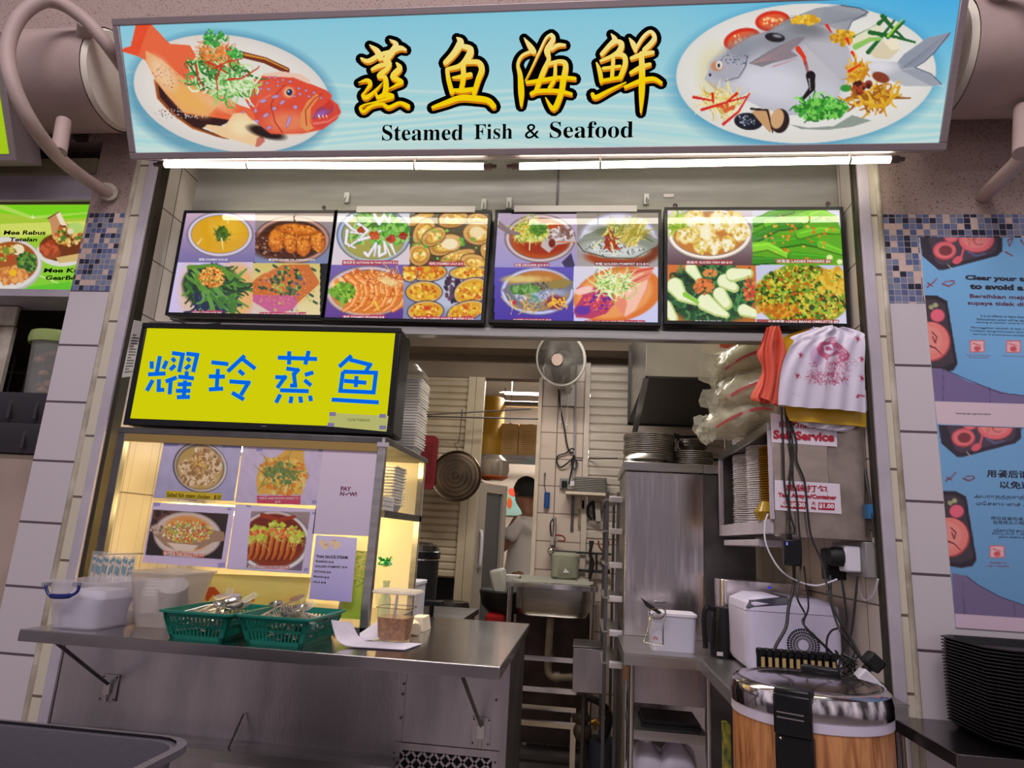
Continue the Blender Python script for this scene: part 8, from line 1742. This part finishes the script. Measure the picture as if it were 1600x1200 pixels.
# ---- dark wall equipment above the kettle
t = thing('steel_urn', 'dark reflective steel appliance behind the ice maker', 'appliance', (.72,3.2,TZ2))
part('body', MB().rbox(at(1125,940,3.12).x+.0,.97,3.11,3.27,TZ2,at(1130,905,3.12).z,.03), mir, t, .003); part('blue_lamp', MB().box(.80,.812,3.106,3.11,at(1162,910,3.1).z-.02,at(1162,910,3.1).z-.01), emis('blue_lamp',(40,60,200),1), t)
# ---- pagers
t = thing('pager', 'x', 'pager', (0,0,0)); yl = mat('buff_label', (196,166,110), .6)
part('case', MB().loft([ring(-.010,.010,-.014,.014,0,.003), ring(-.010,.010,-.014,.014,.085,.003), ring(-.0115,.0115,-.018,.014,.090,.003), ring(-.0115,.0115,-.018,.014,.104,.003), ring(-.008,.008,-.012,.01,.108,.002)]), black, t, local=True); part('label', MB().box(-.007,.005,-.0155,-.0142,.02,.082), yl, t, local=True); proto(t)
pa, pb = at(1189,1050,2.41), at(1300,1062,2.41); nm = ['first','second','third','fourth','fifth','sixth','seventh','eighth','ninth','tenth','eleventh']
base = thing('charging_dock', 'black charging base the row of pagers stands in', 'charger', (.76,2.40,TZ2)); part('body', MB().box(pa.x-.02,pb.x+.02,2.375,2.44,TZ2,TZ2+.012), black, base, .003)
for i in range(11):
    k = i/10; x = pa.x+(pb.x-pa.x)*k; c_ = t if i == 0 else dup(t, (0,0,0))
    c_.location = (x, 2.405, TZ2+.012); c_.rotation_euler = (0, 0, .25+.05*math.sin(i*2)); c_['label'] = f'{nm[i]} black pager from the left in the charging row behind the rice cooker lid'; c_['group'] = 'black pagers in a charging row'
# ---- power strip
A = at(1357,1068,2.36)
t = thing('power_strip', 'white power strip block leaning at the right door frame', 'power strip', (A.x, 2.36, A.z-.06)); RM = Matrix.Rotation(.75,3,'Y')
part('block', MB().obox(A, .085, .05, .05, RM), white, t, .005); part('blue_print', MB().obox(A+Vector((.018,-.026,-.016)), .035, .002, .03, RM), mat('pale_blue_print',(130,150,200),.4), t)
part('plug', MB().obox(at(1364,1034,2.36), .055, .05, .045, RM), blackm, t, .008); part('plug_neck', MB().obox(at(1351,1048,2.36), .02, .03, .035, RM), blackm, t, .004); part('side_plug', MB().obox(at(1331,1062,2.35), .03, .04, .03, RM), blackm, t, .004)
b = MB(); rk_ = random.Random(4)
for i in range(7): b.tube(smoothpath([at(1300+rk_.random()*40,1015+rk_.random()*55,2.38+rk_.random()*.05) for _ in range(5)],4), .003, 5)
solo('cable_tangle', b, cordm, 'tangle of thin black wires left of the white power strip', 'cables')
# ================================================================ rice urn with wood-grain side
ux, uy, ur = .63, 2.06, .205; U0 = .925
def woodmat():
    m = bpy.data.materials.new('oak_print'); m.use_nodes = True; n, l = m.node_tree.nodes, m.node_tree.links; b = n['Principled BSDF']; b.inputs['Roughness'].default_value = .4
    tc_ = n.new('ShaderNodeTexCoord'); mp_ = n.new('ShaderNodeMapping'); mp_.inputs[3].default_value = (1,1,.10); l.new(tc_.outputs['Object'], mp_.inputs[0])
    nz = n.new('ShaderNodeTexNoise'); nz.inputs['Scale'].default_value = 42; nz.inputs['Detail'].default_value = 5; nz.inputs['Distortion'].default_value = 1.2; l.new(mp_.outputs[0], nz.inputs['Vector'])
    r = n.new('ShaderNodeValToRGB'); r.color_ramp.elements[0].position = .32; r.color_ramp.elements[0].color = tuple(srgb((150,84,44)))+(1,); r.color_ramp.elements[1].position = .62; r.color_ramp.elements[1].color = tuple(srgb((214,150,96)))+(1,)
    l.new(nz.outputs[0], r.inputs[0]); l.new(r.outputs[0], b.inputs['Base Color']); return m
t = thing('rice_cooker', 'large round rice cooker with steel lid and wood-grain side', 'rice cooker', (ux, uy, .52)); t.name = 'rice_cooker_urn'
part('body', MB().lathe([(.0,.52),(ur*.97,.52),(ur*.985,.54),(ur*.985,U0)], (ux,uy,0), 64), woodmat(), t)
part('white_band', MB().lathe([(ur*.985,U0-.002),(ur*1.0,U0),(ur*1.0,U0+.022),(ur*.99,U0+.024)], (ux,uy,0), 64), mat('white_band',(216,206,226),.35), t)
lidm = mat('mirror_lid_steel', (205,198,200), .1, 1)
part('lid', MB().lathe([(ur*.99,U0+.022),(ur*1.01,U0+.026),(ur*1.015,U0+.055),(ur*.99,U0+.078),(ur*.93,U0+.088),(ur*.86,U0+.090),(ur*.82,U0+.086),(ur*.75,U0+.087),(.0,U0+.093)], (ux,uy,0), 80), lidm, t)
la = math.radians(243); lx, ly_ = ux+math.cos(la)*ur, uy+math.sin(la)*ur; RZ = Matrix.Rotation(la+math.pi/2, 3, 'Z')
def lb(x0,x1,y0,y1,z0,z1): c_ = Vector((lx,ly_,0)); return [c_+RZ@Vector((x,y,0))+Vector((0,0,z)) for z in (z0,z1) for x,y in ((x0,y0),(x1,y0),(x1,y1),(x0,y1))]
def lbox(*a_): q_ = lb(*a_); return MB().hexa(q_[:4], q_[4:])
lt = part('latch', lbox(-.045,.045,-.022,.012,U0-.115,U0-.01), black, t, .006)
part('grip', lbox(-.045,.045,-.026,.03,U0+.062,U0+.098), black, lt, .008); part('grip_front', lbox(-.045,.045,-.030,-.006,U0-.012,U0+.085), black, lt, .006)
for z in (U0+.028, U0+.040): part('chrome_line', lbox(-.036,.028,-.0315,-.0295,z,z+.003), chrome, lt)
for x,z in ((-.03,U0-.02),(.02,U0-.10),(.035,U0-.09)): p_ = lb(x,x+.002,-.023,-.0,z,z)[0]; part('screw', MB().sphere(p_, .004, 8, 6), chrome, lt)
ha_ = math.radians(62); hx_, hy_ = ux+math.cos(ha_)*ur*.9, uy+math.sin(ha_)*ur*.9; part('hinge_cover', MB().obox((hx_,hy_,U0+.093), .11, .035, .02, Matrix.Rotation(ha_+math.pi/2-.0,3,'Z')), black, t, .006)
solo('cooker_stool', MB().lathe([(0,.49),(ur*.9,.49),(ur*.9,.52),(0,.52)], (ux,uy,0), 32).frame((ux-.12,uy-.12,0),(ux-.12,uy-.12,.49),.015).frame((ux+.12,uy-.12,0),(ux+.12,uy-.12,.49),.015).frame((ux-.12,uy+.1,0),(ux-.12,uy+.1,.49),.015).frame((ux+.12,uy+.1,0),(ux+.12,uy+.1,.49),.015), steeld, 'round steel stool carrying the wood-grain rice cooker', 'stool')
# ================================================================ side table with the tray stack
ZT = .862; e0 = atz(1397,1117,ZT); e1 = atz(1495,1178,ZT)
t = thing('side_table', 'steel side table carrying the black tray stack', 'table', (1.4, 2.25, 0))
part('worktop', MB().box(e1.x,1.95,e1.y,FY-.002,ZT-.006,ZT).box(e1.x,1.95,e1.y-.004,e1.y,ZT-.035,ZT).box(e1.x-.003,e1.x,e1.y,FY-.002,ZT-.035,ZT), mat('dark_polished_steel',(120,112,114),.22,1,var=.2,vs=4), t, .001)
part('leg', MB().frame((e1.x+.025,2.40,0),(e1.x+.025,2.40,ZT-.006),.015,n=12), chrome, t); part('leg', MB().frame((1.9,e1.y+.03,0),(1.9,e1.y+.03,ZT-.006),.015,n=12), chrome, t); part('leg', MB().frame((1.9,2.40,0),(1.9,2.40,ZT-.006),.015,n=12), chrome, t)
w_, d_ = .46, .335
def octo(s_, z): hw, hd, c_ = w_/2*s_, d_/2*s_, .05; return [Vector(p+(z,)) for p in ((-hw+c_,-hd),(hw-c_,-hd),(hw,-hd+c_),(hw,hd-c_),(hw-c_,hd),(-hw+c_,hd),(-hw,hd-c_),(-hw,-hd+c_))]
tm = MB().loft([octo(.90,0), octo(.97,.018), octo(1.0,.020), octo(1.0,.0235), octo(.955,.021), octo(.89,.003)]).mesh('black_serving_tray', mat('black_tray_plastic',(24,22,24),.38,bump=.15,bs=120))
cA = math.radians(9); nb = Vector((1.135,2.09)); cc_ = nb+Vector((math.cos(cA-.17)*w_/2-math.sin(cA-.17)*d_/2*-.0, d_/2+.0))
tz0 = (1.127-ZT-.0235)/25
for i in range(26):
    o = bpy.data.objects.new('serving_tray', tm); COL.objects.link(o); o.location = (1.135+w_/2+.0005*math.sin(i*1.3), 2.085+d_/2, ZT+tz0*i); o.rotation_euler = (0,0,.004*math.sin(i))
    props(o, (place_in(i, 26, 'black serving tray stacked on the side table under the posters')) if i < 25 else 'topmost black serving tray on the side table stack, with a white sticker', 'tray', 'black serving trays on the side table' if i < 25 else None)
    if i == 25: st = put('sticker', MB().add([(-.19,-.155,.0240),(-.06,-.155,.0240),(-.06,-.143,.0240),(-.19,-.143,.0240)],[(0,1,2,3)]).mesh('sticker', papr), o)
# ================================================================ jerry cans under the table
jm = mat('milky_jerrycan', (196,188,206), .35, var=.2, vs=10)
def jerry(lbl, px, Y, s_=1.0):
    x = at(px,1190,Y).x; zt_ = at(px,1153,Y).z; t = thing('jerry_can', lbl, 'jerry can', (x, Y, 0), 'milky jerry cans under the worktable'); w_ = .078*s_
    part('body', MB().loft([ring(x-w_,x+w_,Y-.08,Y+.08,0.0,.03), ring(x-w_,x+w_,Y-.08,Y+.08,zt_-.13,.04), ring(x-w_*.75,x+w_*.75,Y-.06,Y+.06,zt_-.06,.04), ring(x-.026,x+.026,Y-.026,Y+.026,zt_-.012,.02)]), jm, t)
    part('cap', MB().lathe([(.0,.018),(.024,.018),(.026,0),(0,0)], (x,Y,zt_-.012), 18), white, t); part('handle', MB().tube(smoothpath([(x+w_*.85,Y,zt_-.12),(x+w_*.7,Y,zt_-.05),(x+.03,Y,zt_-.03)],4), .012, 8), jm, t)
jerry('left milky jerry can with a white cap under the worktable', 1009, 3.05, 1.1); jerry('right milky jerry can with its handle up under the worktable', 1056, 3.05, 1.1)
solo('plastic_bottle', MB().lathe([(0,0),(.05,0),(.05,.30),(.02,.38),(.02,.42),(0,.42)], (at(1098,1180,3.15).x,3.15,0), 20), mat('cloudy_bottle',(150,140,150),.3,alpha=.8), 'dim clear plastic bottle at the right under the worktable', 'bottle')
solo('milk_carton', MB().box(at(1131,1150,2.75).x,at(1139,1150,2.75).x,2.72,2.79,at(1135,1185,2.75).z-.05,at(1135,1130,2.75).z).box(at(1131,1150,2.75).x-.005,at(1139,1150,2.75).x+.005,2.70,2.81,.0,at(1135,1185,2.75).z-.05), mat('yellow_green_carton',(200,180,60),.5,var=.6,vs=25,rgb2=(40,90,50)), 'narrow yellow and green carton standing behind the rice cooker', 'carton')
